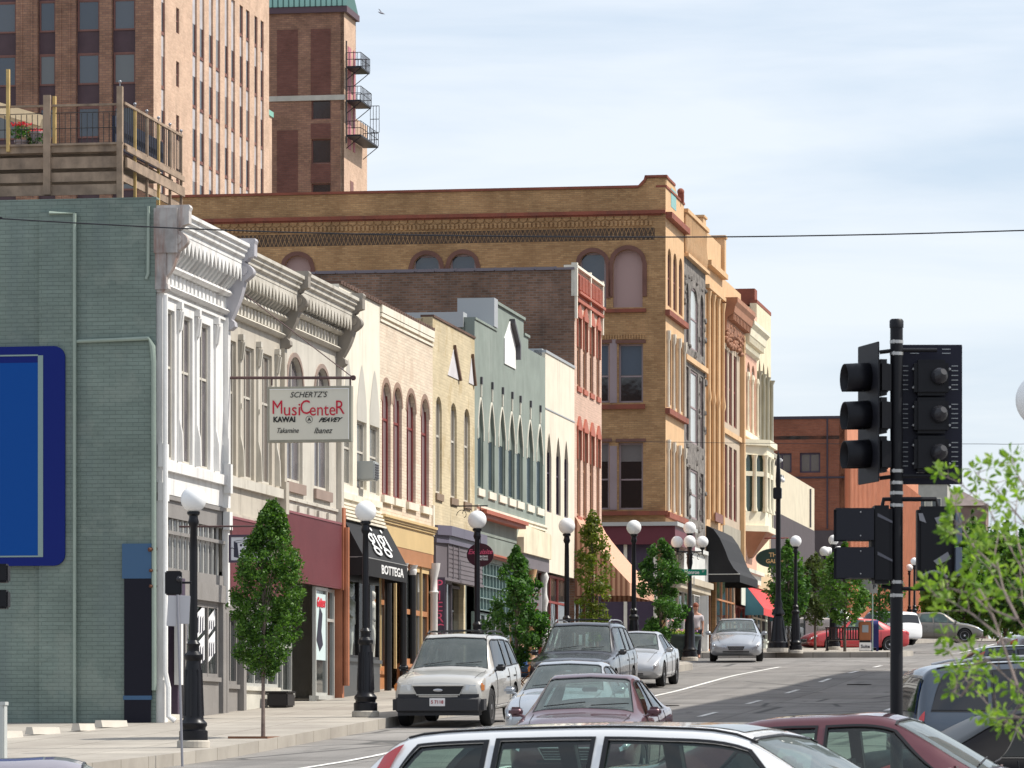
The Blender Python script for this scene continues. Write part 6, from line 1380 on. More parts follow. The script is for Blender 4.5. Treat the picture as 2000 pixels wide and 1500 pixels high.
dgreen = leafm('dark_green_leaf', (.012,.050,.007), (.12,.235,.032), .25)
mgreen = leafm('mid_green_leaf', (.020,.070,.016), (.105,.22,.045), .3)
ygreen = leafm('yellow_green_leaf', (.07,.12,.012), (.17,.18,.03), .35)
bgreen = leafm('bright_leaf', (.085,.17,.02), (.22,.32,.045), .45)
def interp(tab): 
    def f(t):
        for (a, p), (b, q) in zip(tab, tab[1:]):
            if t <= b: return p+(q-p)*(t-a)/(b-a+1e-9)
        return tab[-1][1]
    return f
d = .0089; b = at(514, d, gnd(514, d)-.02)
tree('columnar_tree', 'dense columnar young tree between the first two street lamps', b, 1.15, 1.12, 4.08, interp([(0,.14),(.05,.36),(.12,.50),(.25,.60),(.45,.66),(.62,.63),(.70,.54),(.77,.40),(.83,.28),(.93,.21),(1,.06)]), 30000, .056, dgreen, 3, .13, 380, .032, lean=(.16,0))
d = .01225; b = at(1008, d, gnd(1008, d))
tree('maple_tree', 'small round crowned maple in front of the stepped building', b, .9, .75, 3.35, interp([(0,.25),(.08,.60),(.2,.80),(.45,.84),(.62,.76),(.78,.55),(.9,.28),(1,.05)]), 11500, .092, mgreen, 5, .2, 64, .035)
d = .0138; b = at(1158, d, gnd(1158, d))
tree('yellow_tree', 'thin yellow green columnar tree before the striped awning', b, 1.2, 1.1, 4.45, interp([(0,.22),(.15,.40),(.5,.47),(.75,.40),(.9,.22),(1,.05)]), 4300, .10, ygreen, 8, .2, 110, .035, barkd)
d = .0152; b = at(1290, d, gnd(1290, d))
tree('linden_tree', 'round crowned street tree left of the flower planter', b, 1.0, .9, 3.75, interp([(0,.3),(.1,.62),(.3,.80),(.5,.80),(.7,.66),(.88,.38),(1,.08)]), 11500, .092, mgreen, 9, .2, 68, .04, barkd)
far = [(1540, .0196, 4.1, .85, mgreen, 'dark slim tree behind the tall signal mast'), (1592, .0215, 4.0, .9, leafm('olive_leaf', (.05,.075,.03), (.09,.12,.04), .3), 'olive toned tree between the globe lamps'), (1650, .0192, 3.9, 1.15, leafm('lit_green_leaf', (.045,.11,.02), (.10,.19,.035), .35), 'spreading tree above the metal bench'), (1718, .0245, 4.6, 1.25, mgreen, 'street tree beyond the red parked car')]
for i, (x, d, h_, r_, lm, lab) in enumerate(far):
    tree('street_tree', lab, at(x, d, gnd(x, d)), 1.3, 1.2, h_, interp([(0,.3*r_),(.15,.8*r_),(.4,r_),(.7,.8*r_),(.9,.4*r_),(1,.05)]), 3800, .17, lm, 20+i, .35, 50, .05, barkd, group='street trees beyond the cross street')
rs = random.Random(31)
big = [(1738,.040,9.5,3.2,0),(1800,.036,7.4,3.4,0),(1850,.040,8.2,3.6,1),(1900,.043,10.2,4.2,0),(1945,.046,9.8,4.0,2),(1995,.042,8.6,4.2,1),(1880,.031,5.5,2.6,2),(1965,.033,6.8,3.2,0),(2045,.046,11,4.4,0),(2010,.030,5.8,2.6,1)]
names = ['ivy green tree filling the gap by the ribbed brick wall','dense dark tree far off behind the tan parked car','rounded far tree below the hip roofed building','tallest dark far tree right of the hip roofed building','pale green far tree behind the near twigs','broad far tree at the right edge of the picture','low bright far tree beside the parked cars','mid height far tree over the right hand cars','dark far tree cut by the right edge','low far tree cut by the right edge, above the near twigs']
for i, (x, d, h_, r_, k) in enumerate(big):
    tree('far_tree', names[i], at(x, d, gnd(x, d)-.2), 2.2, 1.0, h_, interp([(0,.7*r_),(.2,.95*r_),(.5,r_),(.75,.75*r_),(.92,.4*r_),(1,.05)]), 5200, .40, (dgreen, mgreen, MATS['lit_green_leaf'])[k], 40+i, 1.1, 60, .15, barkd, group='trees far down the street')
# near tree whose twigs cross the right of the picture
rs = random.Random(77); NT = root('near_tree', 'leafy twigs of a close young tree crossing the right side of the picture', 'tree', world=(2.25, 13.4, -1.45), rot=0)
dN = .00155
def nv(x, py, dd=0): p = at(x, dN*(1+dd), (HZ-py)*dN*(1+dd)); return p-Vector((2.25,13.4,-1.45))
twigs = [[(2180,1500),(2060,1300),(1985,1210),(1935,1110),(1898,1080)], [(2180,1500),(2080,1250),(2010,1130),(1960,1040),(1925,985),(1870,940),(1832,925)], [(2150,1300),(2060,1100),(1985,1000),(1945,950),(1915,935),(1905,918)],
 [(2200,1300),(2080,1050),(2010,960),(1985,915),(1978,890)], [(2180,1550),(2060,1420),(1985,1340),(1930,1290),(1885,1260),(1845,1240)], [(2180,1600),(2060,1500),(1980,1420),(1930,1380),(1890,1330),(1850,1270)],
 [(1985,1340),(1940,1200),(1900,1160),(1860,1150),(1840,1152)], [(1960,1250),(1900,1200),(1860,1175),(1822,1162)], [(1985,1210),(1960,1150),(1940,1080),(1950,1040)], [(1925,985),(1880,1020),(1850,1045)], [(2060,1420),(2000,1400),(1950,1405),(1930,1400)], [(1945,1110),(1900,1070),(1880,1030),(1868,985)], [(1930,1290),(1890,1300),(1860,1310)], [(2010,1130),(1990,1060),(1980,1010),(1990,960)], [(2060,1300),(2020,1230),(2000,1170),(1990,1100)], [(1985,1210),(1940,1190),(1905,1140),(1895,1110)], [(1900,1330),(1880,1360),(1862,1350)], [(2180,1500),(2100,1400),(2040,1360),(1990,1380),(1960,1420)]]
m = MB(); lv = MB()
def rosette(p, axis, s, n):
    for k in range(n):
        a = 2*pi*k/n+rs.uniform(-.4,.4); o = axis.orthogonal().normalized(); dr = (Matrix.Rotation(a, 3, axis) @ o)*.85+axis*rs.uniform(.3,1.0); dr.normalize(); l = s*rs.uniform(.7,1.2)
        sd_ = dr.cross(Vector((rs.gauss(0,1), rs.gauss(0,1), rs.gauss(0,1)))).normalized(); c = p+dr*.006
        up_ = dr.cross(sd_)*l*rs.uniform(.03,.12); tp = c+dr*l-up_*rs.uniform(.3,1.4); w1, w2 = rs.uniform(.13,.19), rs.uniform(.15,.24); lv.add([c, c+dr*l*.35+sd_*l*w1+up_, c+dr*l*.7+sd_*l*w2+up_, tp, c+dr*l*.7-sd_*l*w2+up_, c+dr*l*.35-sd_*l*w1+up_, c+dr*l*.36, c+dr*l*.7], [(0,6,1),(1,6,7,2),(2,7,3),(0,5,6),(5,4,7,6),(4,3,7)])
for tw in twigs:
    dd = rs.uniform(-.06,.08); pts = [nv(x+rs.uniform(-4,4), y, dd+.02*i) for i, (x, y) in enumerate(tw)]
    n = len(pts); m.tube(pts, [.0042-.0032*i/(n-1) for i in range(n)], 6)
    for i in range(n-1):
        L_ = (pts[i+1]-pts[i]).length; k = max(1, int(L_/.055))
        for j in range(k):
            if i == 0 and j < k*.6: continue
            p = pts[i].lerp(pts[i+1], (j+rs.random())/k); 
            ax = (pts[i+1]-pts[i]).normalized()
            if rs.random() < .72:
                o = Vector((rs.gauss(0,1), rs.gauss(0,1), rs.gauss(0,.8)+.3)).normalized(); e = p+(ax*.5+o*.8).normalized()*rs.uniform(.02,.09); m.tube([p, e], [.0015,.0008], 4); rosette(e, (e-p).normalized(), .033, rs.randint(4,7))
    rosette(pts[-1], (pts[-1]-pts[-2]).normalized(), .042, 8)
m.tube([(.0,0,-.2),(.02,0,.6),(.0,0,1.2),tuple(nv(2180,1500))], [.045,.04,.03,.012], 10); m.tube([(.0,0,1.2), tuple(nv(2150,1300))], [.03,.01], 8); m.tube([(.0,0,1.0), tuple(nv(2180,1600)), tuple(nv(2180,1550))], [.03,.02,.01], 8); m.tube([(.0,0,1.2), tuple(nv(2200,1300))], [.03,.01], 8)
m.build('branch', bark, NT, smooth=True); lv.build('leaves', bgreen, NT)
# ---------------------------------------------------------------- planters, bench, boxes, chairs
d = .0163; p = at(1334, d, gnd(1334, d)+.02)
PL = root('planter', 'large round dark green planter full of pink and yellow flowers on the corner', 'planter', world=p)
m = MB(); m.lathe([(.36,0),(.40,.05),(.44,.3),(.47,.34),(.46,.38),(.50,.6),(.52,.64),(.58,.72),(.60,.76),(.58,.82),(.52,.80),(.5,.72)], (0,0,0), 24); m.build('tub', paint('dark_green_resin', (.035,.055,.055), .5, .15), PL, smooth=True)
rs = random.Random(9); m = MB(); leafcloud(m, (0,0,.84), (.5,.5,.10), 500, .09, rs); m.build('foliage', bgreen, PL)
for c, lo_, nn in ((leafm('pink_flower', (.6,.18,.5), (.7,.4,.65), .2), (.0,-.2,.92), 130), (leafm('yellow_flower', (.6,.6,.08), (.7,.7,.3), .2), (-.25,.25,.92), 90)):
    m = MB()
    for i in range(nn): a = rs.uniform(0,6.28); q = .45*rs.random()**.5; leaf(m, Vector((q*cos(a)*.8+lo_[0]*.5, q*sin(a)*.8+lo_[1]*.5, .90+rs.uniform(-.03,.09))), .07, rs)
    m.build('blossom', c, PL)
def chair(name, lab, w, rot, col=black, cat='chair'):
    r = root(name, lab, cat, world=w, rot=rot)
    m = MB(); [m.box(-.22+.09*i, -.15+.09*i, -.22, .22, .44, .46) for i in range(5)]; m.build('seat', col, r)
    m = MB(); [m.tube([(.22, y, .46), (.30, y, .92)], .012, 5) for y in (-.2,-.1,0,.1,.2)]; m.tube([(.30,-.22,.92),(.30,.22,.92)], .018, 5); m.tube([(.26,-.22,.68),(.26,.22,.68)], .012, 5); m.build('backrest', col, r)
    for x, y in ((-.2,-.2),(-.2,.2),(.2,-.2),(.2,.2)): m = MB(); m.tube([(x,y,.45),(-x*.9,y,.01)], .015, 5); m.build('leg', col, r)
    return r
chair('patio_chair', 'black folding patio chair beside the red car nose', at(1553, .0193, gnd(1553, .0193)+.01), 2.6)
d = .0193
bn = root('bench', 'dark metal slatted bench in front of the red parked car', 'bench', world=at(1652, d, gnd(1652, d)+.03), rot=0)
m = MB(); [m.box(-.75+.1*i, -.70+.1*i, -.02, .02, .42, .86) for i in range(16)]; m.box(-.78,.8,-.03,.03,.84,.89); m.build('backrest', plain('dark_red_brown_iron', (.05,.02,.02), .5), bn)
m = MB(); m.box(-.75,.8,.02,.45,.40,.44); m.build('seat', black, bn)
for x in (-.7, .72): m = MB(); m.box(x-.03,x+.03,-.03,.45,.0,.42); m.box(x-.05,x+.05,-.1,.5,.0,.03); m.build('leg', black, bn)
nb = root('newspaper_box', 'orange brown newspaper box by the bench', 'newspaper box', world=at(1689, d, gnd(1689, d)+.02), rot=0)
m = MB(); m.rbox((0,0,.75), (.45,.4,.7), .03); m.build('cabinet', paint('orange_brown_enamel', (.38,.14,.06), .5), nb); m = MB(); m.rbox((0,-.205,.83), (.24,.02,.28), .01); m.build('window', plain('grey_paper', (.35,.38,.42), .4), nb); m = MB(); m.box(-.2,.2,-.15,.15,.0,.4); m.build('pedestal', black, nb)
aa = root('sandwich_board', 'small white board lettered Suite leaning below the newspaper box', 'sign', world=at(1690, d*.985, gnd(1690, d*.985)+.02), rot=0)
m = MB(); m.rbox((0,-.02,.17), (.45,.03,.30), .01); m.build('board', white_p, aa); text('Suite', .17, pk, aa, (0,-.04,.17), (pi/2,0,0), bold=.004)
bb = root('mail_box', 'dark blue round topped collection box right of the newspaper box', 'mailbox', world=at(1708, d*1.01, gnd(1708, d)+.02), rot=0)
m = MB(); m.box(-.14,.14,-.25,.25,.15,1.0); m.prism([(.25*cos(a)*1.0, 1.0+.2*sin(a)) for a in [pi*i/10 for i in range(11)]], 0, -.14, .14); [m.box(x-.03,x+.03,y-.03,y+.03,0,.16) for x in (-.1,.1) for y in (-.2,.2)]; m.build('box', plain('navy_enamel', (.02,.025,.13), .4), bb)
ps = root('parking_sign', 'parking sign on a thin pale post above the collection box', 'sign', world=at(1704, d, gnd(1704, d)), rot=0)
m = MB(); m.tube([(0,0,0),(0,0,2.5)], .025, 6); m.build('post', plain('pale_green_post', (.32,.42,.38), .5), ps); m = MB(); m.rbox((.04,-.03,2.4), (.3,.012,.42), .01); m.rbox((-.25,-.02,2.45), (.5,.012,.5), .01); m.build('plate', plain('grey_sign_plate', (.38,.37,.36), .5), ps); text('P', .22, pk, ps, (.07,-.04,2.42), (pi/2,0,0), bold=.006)
for k, (u_, y_, r_) in enumerate(((101, -7.6, .33), (118, -10.6, .33), (84, -11.5, .30))):
    mh = root('manhole_cover', ('round iron manhole cover in the near traffic lane', 'round iron manhole cover in the shaded part of the road', 'round iron manhole cover hidden among the waiting cars')[k], 'manhole cover', u_, y_, hs(u_)-.19); m = MB(); m.lathe([(r_,0),(r_,.012),(r_*.9,.016)], (u_, y_, hs(u_)-.198), 20); m.build('cover', plain('worn_iron', (.06,.055,.05), .6, .3), mh)
# low cabinet at the left edge, wheel stops
cb = root('utility_cabinet', 'pale grey utility cabinet at the left edge', 'cabinet', world=at(-14, .0075, -.55), rot=0)
m = MB(); m.rbox((0,0,.5), (.38,.4,1.1), .02); m.box(-.2,.205,-.21,.21,1.02,1.07); m.build('body', plain('pale_grey_enamel', (.45,.47,.46), .5), cb)
for k, (xa, xb, yy, lab) in enumerate([(-30, 38, 1450, 'concrete wheel stop nearest the utility cabinet'), (57, 110, 1446, 'long concrete wheel stop, second from the cabinet'), (148, 178, 1434, 'short looking concrete wheel stop, third from the cabinet'), (192, 242, 1426, 'concrete wheel stop nearest the black painted wall base')]):
    d_ = .0089+.0002*k; a = at(xa, d_, 0); b = at(xb, d_*1.012, 0); c = (a+b)/2; z = hs(SF(c.x, c.y)[0])
    r = root('wheel_stop', lab, 'wheel stop', world=Vector((c.x, c.y, z)), rot=atan2(b.y-a.y, b.x-a.x), group='concrete wheel stops'); l = (b-a).length
    m = MB(); m.prism([(-.09,0),(.09,0),(.06,.13),(-.06,.13)], 0, -l/2, l/2); m.build('block', paint('pale_concrete', (.55,.51,.45), .9, .15), r)
# soil square under the first tree, litter bin
m = MB(); bx = at(514, .0089, 0); u_, y_ = SF(bx.x, bx.y); m.box(u_-.55,u_+.55,y_-.2,y_+.5,hs(u_)-.06,hs(u_)+.02); o = m.build('soil', paint('red_brown_soil', (.20,.10,.06), .95, .3), None, (0,0,0)); o.matrix_world = Matrix.Translation(W(0,0,0)) @ Matrix.Rotation(STREET, 4, 'Z'); o['kind'] = 'structure'
tb_ = root('storage_box', 'low black box against the pale stone shop base behind the columnar tree', 'box', U(522), -.3); m = MB(); u_ = U(522); m.rbox((u_, -.3, hs(u_)+.16), (.75,.45,.30), .03); m.build('body', plain('bin_black', (.02,.018,.02), .5), tb_); m = MB(); m.rbox((u_, -.3, hs(u_)+.325), (.8,.5,.04), .015); m.build('lid', plain('bin_black', (.02,.018,.02), .5), tb_)
# ---------------------------------------------------------------- people
def skin(name, verts, edges, mat, parent, sub=2, rt=0):
    me = bpy.data.meshes.new(name); me.from_pydata([v[:3] for v in verts], edges, []); o = bpy.data.objects.new(name, me); COL.objects.link(o)
    o.modifiers.new('skin', 'SKIN'); 
    if not me.skin_vertices: 
        bpy.context.view_layer.objects.active = o
    for i, v in enumerate(verts):
        rr = v[3] if isinstance(v[3], tuple) else (v[3], v[3]); me.skin_vertices[0].data[i].radius = rr; me.skin_vertices[0].data[i].use_root = (i == rt)
    s_ = o.modifiers.new('sub', 'SUBSURF'); s_.levels = sub; s_.render_levels = sub
    dg = bpy.context.evaluated_depsgraph_get(); ev = o.evaluated_get(dg); nm_ = bpy.data.meshes.new_from_object(ev); bpy.data.objects.remove(o); nm_.name = name
    nm_.materials.clear(); nm_.materials.append(mat); nm_.shade_smooth(); q = bpy.data.objects.new(name, nm_); COL.objects.link(q); q.parent = parent; return q
flesh = plain('skin', (.45,.24,.17), .55)
def hand(V, E, w, dr, up):
    """five fingers from wrist index w; dr = pointing direction, up = palm normal"""
    P = Vector(V[w][:3]); sd_ = dr.cross(up).normalized()
    for k, (o, l) in enumerate(((-.030,.062),(-.010,.072),(.012,.068),(.032,.052))):
        b = P+dr*.075+sd_*o; i = len(V); V.append((*(P+dr*.045+sd_*o*.8), .017)); V.append((*b, .011)); V.append((*(b+dr*l*.6-up*.012), .009)); V.append((*(b+dr*l-up*.04), .007)); E += [(w,i),(i,i+1),(i+1,i+2),(i+2,i+3)]
    i = len(V); V.append((*(P+dr*.03-sd_*.04), .012)); V.append((*(P+dr*.065-sd_*.055-up*.01), .008)); E += [(w,i),(i,i+1)]
def seated(lab, w, rot, top, legs):
    r = root('person', lab, 'person', world=w, rot=rot)
    V = [(0,0,.50,.15),(0.03,0,.68,.14),(.04,0,.88,.16),(.03,0,1.02,.13),(.03,0,1.10,.06),(.05,0,1.16,.055),(.05,0,1.25,(.10,.085)),(.05,0,1.33,(.085,.08))]
    E = [(i, i+1) for i in range(7)]
    for s in (-1, 1):
        i = len(V); V += [(.0,.09*s,.50,.10),(-.22,.12*s,.53,.085),(-.44,.14*s,.52,.062),(-.46,.14*s,.28,.055),(-.44,.14*s,.09,.038),(-.50,.14*s,.045,.038),(-.60,.15*s,.035,.03)]
        E += [(0,i)]+[(i+k, i+k+1) for k in range(6)]
        i = len(V); V += [(.03,.17*s,1.02,.07),(-.04,.23*s,.84,.05),(-.12,.24*s,.74,.042),(-.30,.14*s,.80,.033),(-.36,.10*s,.82,.026)]; E += [(3,i)]+[(i+k, i+k+1) for k in range(4)]
        hand(V, E, i+4, Vector((-.9,-.2*s,.1)).normalized(), Vector((0,0,1)))
    skin('body', V, E, flesh, r)
    Vt = [(0.0,0,.52,.175),(0.03,0,.70,.165),(.04,0,.88,.18),(.03,0,1.03,.145)]; Et = [(0,1),(1,2),(2,3)]
    for s in (-1,1): i = len(Vt); Vt += [(.03,.17*s,1.02,.085),(-.03,.225*s,.87,.065)]; Et += [(3,i),(i,i+1)]
    skin('shirt', Vt, Et, top, r)
    Vl = [(0.03,0,.52,.16)]; El = []
    for s in (-1,1): i = len(Vl); Vl += [(.0,.09*s,.50,.125),(-.22,.12*s,.53,.105),(-.36,.135*s,.525,.09)]; El += [(0,i),(i,i+1),(i+1,i+2)]
    skin('shorts', Vl, El, legs, r)
    m = MB(); m.ball((.065,0,1.34), .105, 14, 10, 1.0, .85, 1.0); m.build('hair', plain('brown_hair', (.06,.035,.02), .7), r, smooth=True)
    m = MB(); [m.ball((-.045,.032*s,1.285), .012, 8, 6) for s in (-1,1)]; m.ball((-.06,0,1.255), .017, 8, 6); m.build('face_detail', plain('face_shadow', (.30,.14,.10), .6), r, smooth=True)
    return r
d = .0124; gz = gnd(1032, d)
pw_ = at(1020, d, gz)
seated('person in a blue shirt and denim shorts sitting at a cafe table on the pavement', pw_, radians(180)+.15, plain('blue_shirt', (.06,.13,.38), .8), plain('denim', (.16,.25,.42), .8))
chair('cafe_chair', 'orange wooden cafe chair under the seated person', pw_+Vector((-.02,.02,0)), radians(0)+pi+.15, plain('orange_wood', (.45,.16,.04), .6))
tw_ = at(1066, d, gz); tr_ = root('cafe_table', 'small round cafe table in front of the seated person', 'table', world=tw_, rot=0)
m = MB(); m.lathe([(.34,.70),(.34,.73)], (0,0,0), 20); m.build('table_top', plain('pink_table_top', (.5,.25,.2), .5), tr_); m = MB(); m.lathe([(.22,0),(.05,.04),(.03,.1),(.03,.70)], (0,0,0), 10); m.build('pedestal', black, tr_)
m = MB(); m.rbox((-.05,-.02,.80), (.10,.10,.14), .02); cu_ = m.build('cup', black, None, (0,0,0)); cu_.location = tw_; tag(cu_, 'small dark cup on the cafe table', 'cup')
for v_ in cu_.data.vertices: v_.co.z += 0.0
# standing person behind the planter
r = root('person', 'person in a pale top standing behind the flower planter', 'person', world=at(1359, .0167, gnd(1359, .0167)+.02), rot=-pi/2)
V = [(0,0,.92,.14),(0,0,1.08,.12),(0,0,1.28,.15),(0,0,1.42,.12),(0,0,1.50,.055),(0,0,1.56,.055),(.01,0,1.64,(.085,.095)),(.0,0,1.73,(.075,.085))]; E = [(i,i+1) for i in range(7)]
for s in (-1,1):
    i = len(V); V += [(0,.09*s,.88,.095),(.02,.1*s,.5,.06),(0,.1*s,.1,.04),(.06,.1*s,.045,.04),(.16,.11*s,.035,.032)]; E += [(0,i)]+[(i+k,i+k+1) for k in range(4)]
    i = len(V); V += [(0,.18*s,1.40,.065),(-.02,.23*s,1.14,.045),(.06,.22*s,.92,.034),(.09,.21*s,.86,.027)]; E += [(3,i)]+[(i+k,i+k+1) for k in range(3)]; hand(V, E, i+3, Vector((.3,0,-.95)).normalized(), Vector((0,-s,0)))
skin('body', V, E, flesh, r)
Vt = [(0,0,.95,.165),(0,0,1.1,.145),(0,0,1.28,.17),(0,0,1.42,.135)]; Et = [(0,1),(1,2),(2,3)]
for s in (-1,1): i = len(Vt); Vt += [(0,.18*s,1.40,.08),(-.01,.225*s,1.2,.06)]; Et += [(3,i),(i,i+1)]
skin('shirt', Vt, Et, plain('pale_print_shirt', (.55,.50,.52), .8), r)
Vl = [(0,0,.92,.16)]; El = []
for s in (-1,1): i = len(Vl); Vl += [(0,.09*s,.86,.12),(.02,.1*s,.5,.09),(0,.1*s,.12,.075)]; El += [(0,i),(i,i+1),(i+1,i+2)]
skin('trousers', Vl, El, plain('dark_trousers', (.03,.03,.04), .8), r)
m = MB(); m.ball((-.02,0,1.72), .105, 14, 10, 1, .95, 1.1); m.build('hair', plain('auburn_hair', (.22,.07,.04), .7), r, smooth=True)
m = MB(); [m.ball((.085,.033*s,1.665), .012, 8, 6) for s in (-1,1)]; m.ball((.10,0,1.63), .016, 8, 6); m.box(.08,.092,-.025,.025,1.595,1.603); m.build('face_detail', plain('face_shadow', (.30,.14,.10), .6), r, smooth=True)
# ---------------------------------------------------------------- cars
def cr(p0, p1, p2, p3, t, k=.42):
    m1 = (p2-p0)*k; m2 = (p3-p1)*k; t2 = t*t; t3 = t2*t
    return p1*(2*t3-3*t2+1)+m1*(t3-2*t2+t)+p2*(-2*t3+3*t2)+m2*(t3-t2)
SED = dict(st=[(-2.36,.42,.78,.82,.66,.52),(-2.30,.28,.86,.93,.80,.62),(-2.05,.22,.93,1.01,.87,.70),(-1.62,.20,.94,1.05,.89,.72),(-.92,.19,.93,1.375,.90,.57),(-.25,.18,.91,1.43,.90,.59),(.30,.18,.90,1.405,.90,.575),(1.08,.19,.88,.985,.89,.70),(1.65,.20,.80,.89,.885,.68),(2.12,.22,.69,.76,.84,.62),(2.32,.30,.58,.64,.74,.54),(2.37,.36,.52,.57,.62,.48)], T=6, Cw=7, R=4, D=3, wb=(-1.36,1.36), r=.325, rw=(3.1,3.92))
SUVT = dict(st=[(-2.36,.45,.80,.86,.74,.62),(-2.32,.36,1.02,1.12,.88,.72),(-2.20,.32,1.12,1.60,.91,.68),(-1.95,.30,1.12,1.73,.92,.67),(-1.1,.29,1.11,1.785,.925,.68),(-.3,.28,1.10,1.80,.93,.68),(.35,.28,1.09,1.755,.93,.655),(1.02,.28,1.06,1.15,.92,.76),(1.55,.28,1.02,1.095,.92,.76),(2.05,.30,.97,1.03,.90,.74),(2.28,.34,.88,.97,.87,.72),(2.38,.42,.79,.87,.78,.66)], T=6, Cw=7, R=3, D=2, wb=(-1.40,1.45), r=.375, rw=(1.12,1.92))
WAG = dict(st=[(-2.40,.42,.78,.84,.72,.60),(-2.36,.30,.92,1.02,.85,.68),(-2.12,.22,.95,1.30,.88,.63),(-1.82,.20,.95,1.455,.89,.61),(-.9,.19,.94,1.50,.90,.62),(-.1,.18,.92,1.50,.90,.62),(.55,.18,.91,1.43,.90,.60),(1.35,.19,.88,.985,.89,.72),(1.75,.20,.80,.89,.885,.70),(2.15,.22,.69,.76,.84,.62),(2.34,.30,.58,.64,.74,.54),(2.40,.36,.52,.57,.62,.48)], T=6, Cw=7, R=3, D=2, wb=(-1.40,1.42), r=.325, rw=(1.2,2.75))
class Shape:
    def __init__(s, spec, L=1, Wd=1, H=1):
        s.st = [(a[0]*L, a[1]*H, a[2]*H, a[3]*H, a[4]*Wd, a[5]*Wd) for a in spec['st']]; s.sp = spec; s.n = len(s.st)
    def ring(s, q):
        x, zb, zbe, zr, w_, wr = q
        h_ = zbe-zb; P = [(x,0,zb),(x,.78*w_,zb),(x,.965*w_,zb+.07),(x,w_,zb+.38*h_),(x,.995*w_,zb+.78*h_),(x,.955*w_,zbe),(x,wr,zr-.035-.02*(zr-zbe)),(x,.72*wr,zr),(x,0,zr+.022)]
        return P
    def pt(s, sv, k):
        sgn = 1
        if k > 8: k = 16-k; sgn = -1
        i = min(max(int(sv), 0), s.n-2); t = sv-i; q = []
        for c in range(6):
            v = [s.st[min(max(j, 0), s.n-1)][c] for j in (i-1, i, i+1, i+2)]; q.append(cr(*v, t))
        P = s.ring(q); j = min(max(int(k), 0), 7); u = k-j
        r = [cr(*[P[min(max(a, 0), 8)][c] for a in (j-1, j, j+1, j+2)], u, .36) for c in range(3)]
        return Vector((r[0], r[1]*sgn, r[2]))
    def sx(s, x):
        for i in range(s.n-1):
            a, b = s.st[i][0], s.st[i+1][0]
            if a <= x <= b:
                lo, hi = i, i+1
                for _ in range(18):
                    m_ = (lo+hi)/2
                    if s.pt(m_, 3).x < x: lo = m_
                    else: hi = m_
                return (lo+hi)/2
        return 0 if x < s.st[0][0] else s.n-1.001
    def nrm(s, a, k, e=.03):
        d1 = s.pt(min(a+e, s.n-1.0001), k)-s.pt(max(a-e, 0), k); d2 = s.pt(a, k+e)-s.pt(a, k-e); n = d1.cross(d2)
        if n.length < 1e-9: return Vector((0,0,1))
        n.normalize(); c = s.pt(a, k); cen = Vector((c.x, 0, .7)); 
        return n if n.dot(c-cen) > 0 else -n
    def patch(s, mb, c, off, nu=10, nv=8, flip=False, th=0):
        """c: four (s,k) corners a,b,c,d in order"""
        g = []
        for i in range(nu+1):
            row = []
            for j in range(nv+1):
                u, v = i/nu, j/nv; a = [(c[0][q]*(1-u)+c[1][q]*u)*(1-v)+(c[3][q]*(1-u)+c[2][q]*u)*v for q in (0,1)]
                k = 16-a[1] if flip else a[1]; p = s.pt(a[0], k)+s.nrm(a[0], k)*off; row.append(p)
            g.append(row)
        o = len(mb.v); mb.v += [tuple(p) for r in g for p in r]
        for i in range(nu):
            for j in range(nv): mb.f.append((o+i*(nv+1)+j, o+(i+1)*(nv+1)+j, o+(i+1)*(nv+1)+j+1, o+i*(nv+1)+j+1))
    def ringp(s, mb, out, inn, off, flip=False, n=10):
        def P(c, u, v, o): 
            a = [(c[0][q]*(1-u)+c[1][q]*u)*(1-v)+(c[3][q]*(1-u)+c[2][q]*u)*v for q in (0,1)]; k = 16-a[1] if flip else a[1]; return s.pt(a[0], k)+s.nrm(a[0], k)*o
        uv = [(i/n, 0) for i in range(n)]+[(1, i/n) for i in range(n)]+[(1-i/n, 1) for i in range(n)]+[(0, 1-i/n) for i in range(n)]; m_ = len(uv); b = len(mb.v)
        mb.v += [tuple(P(out, u, v, off)) for u, v in uv]+[tuple(P(inn, u, v, off)) for u, v in uv]
        for i in range(m_): j = (i+1) % m_; mb.f.append((b+i, b+j, b+m_+j, b+m_+i))
    def plug(s, mb, c, flip=False, nu=8, nv=6, o1=.04, o0=-.19):
        for off in (o1, o0): s.patch(mb, c, off, nu, nv, flip)
        w_ = nv+1; a = len(mb.v)-2*(nu+1)*w_; b = a+(nu+1)*w_
        e = [i*w_ for i in range(nu)]+[nu*w_+j for j in range(nv)]+[(nu-i)*w_+nv for i in range(nu)]+[nv-j for j in range(nv)]
        for i in range(len(e)): p, q = e[i], e[(i+1) % len(e)]; mb.f.append((a+p, a+q, b+q, b+p))
tyre_m = plain('tyre_rubber', (.015,.015,.016), .8); rim_m = plain('alloy_rim', (.50,.50,.52), .3, .8); trim_m = plain('black_trim', (.015,.015,.017), .45)
cglass = glassm('car_glass', (.03,.05,.048), .03, 1.55, 0, ((.055,.085,.078), 1.3)); cglass_d = glassm('privacy_glass', (.012,.013,.016), .04, 1.6, 0); lampg = plain('headlamp_glass', (.62,.66,.70), .12, .3, .8, 1); amber = plain('amber_lens', (.62,.22,.06), .2, 0, .6); redl = plain('red_lens', (.45,.01,.015), .15, 0, .6, 1)
def carpaint(name, c, metal=.3, rough=.32):
    if name in MATS: return MATS[name]
    m, nt, b = nm(name); b.inputs['Base Color'].default_value = rgb(c); b.inputs['Metallic'].default_value = metal; b.inputs['Roughness'].default_value = rough; b.inputs['Coat Weight'].default_value = 1; b.inputs['Coat Roughness'].default_value = .04
    v = objvec(nt); f = noise(nt, v, 3, 3); r = nt.nodes.new('ShaderNodeMapRange'); r.inputs[3].default_value = rough*.85; r.inputs[4].default_value = rough*1.25; nt.links.new(f, r.inputs[0]); nt.links.new(r.outputs[0], b.inputs['Roughness']); return m
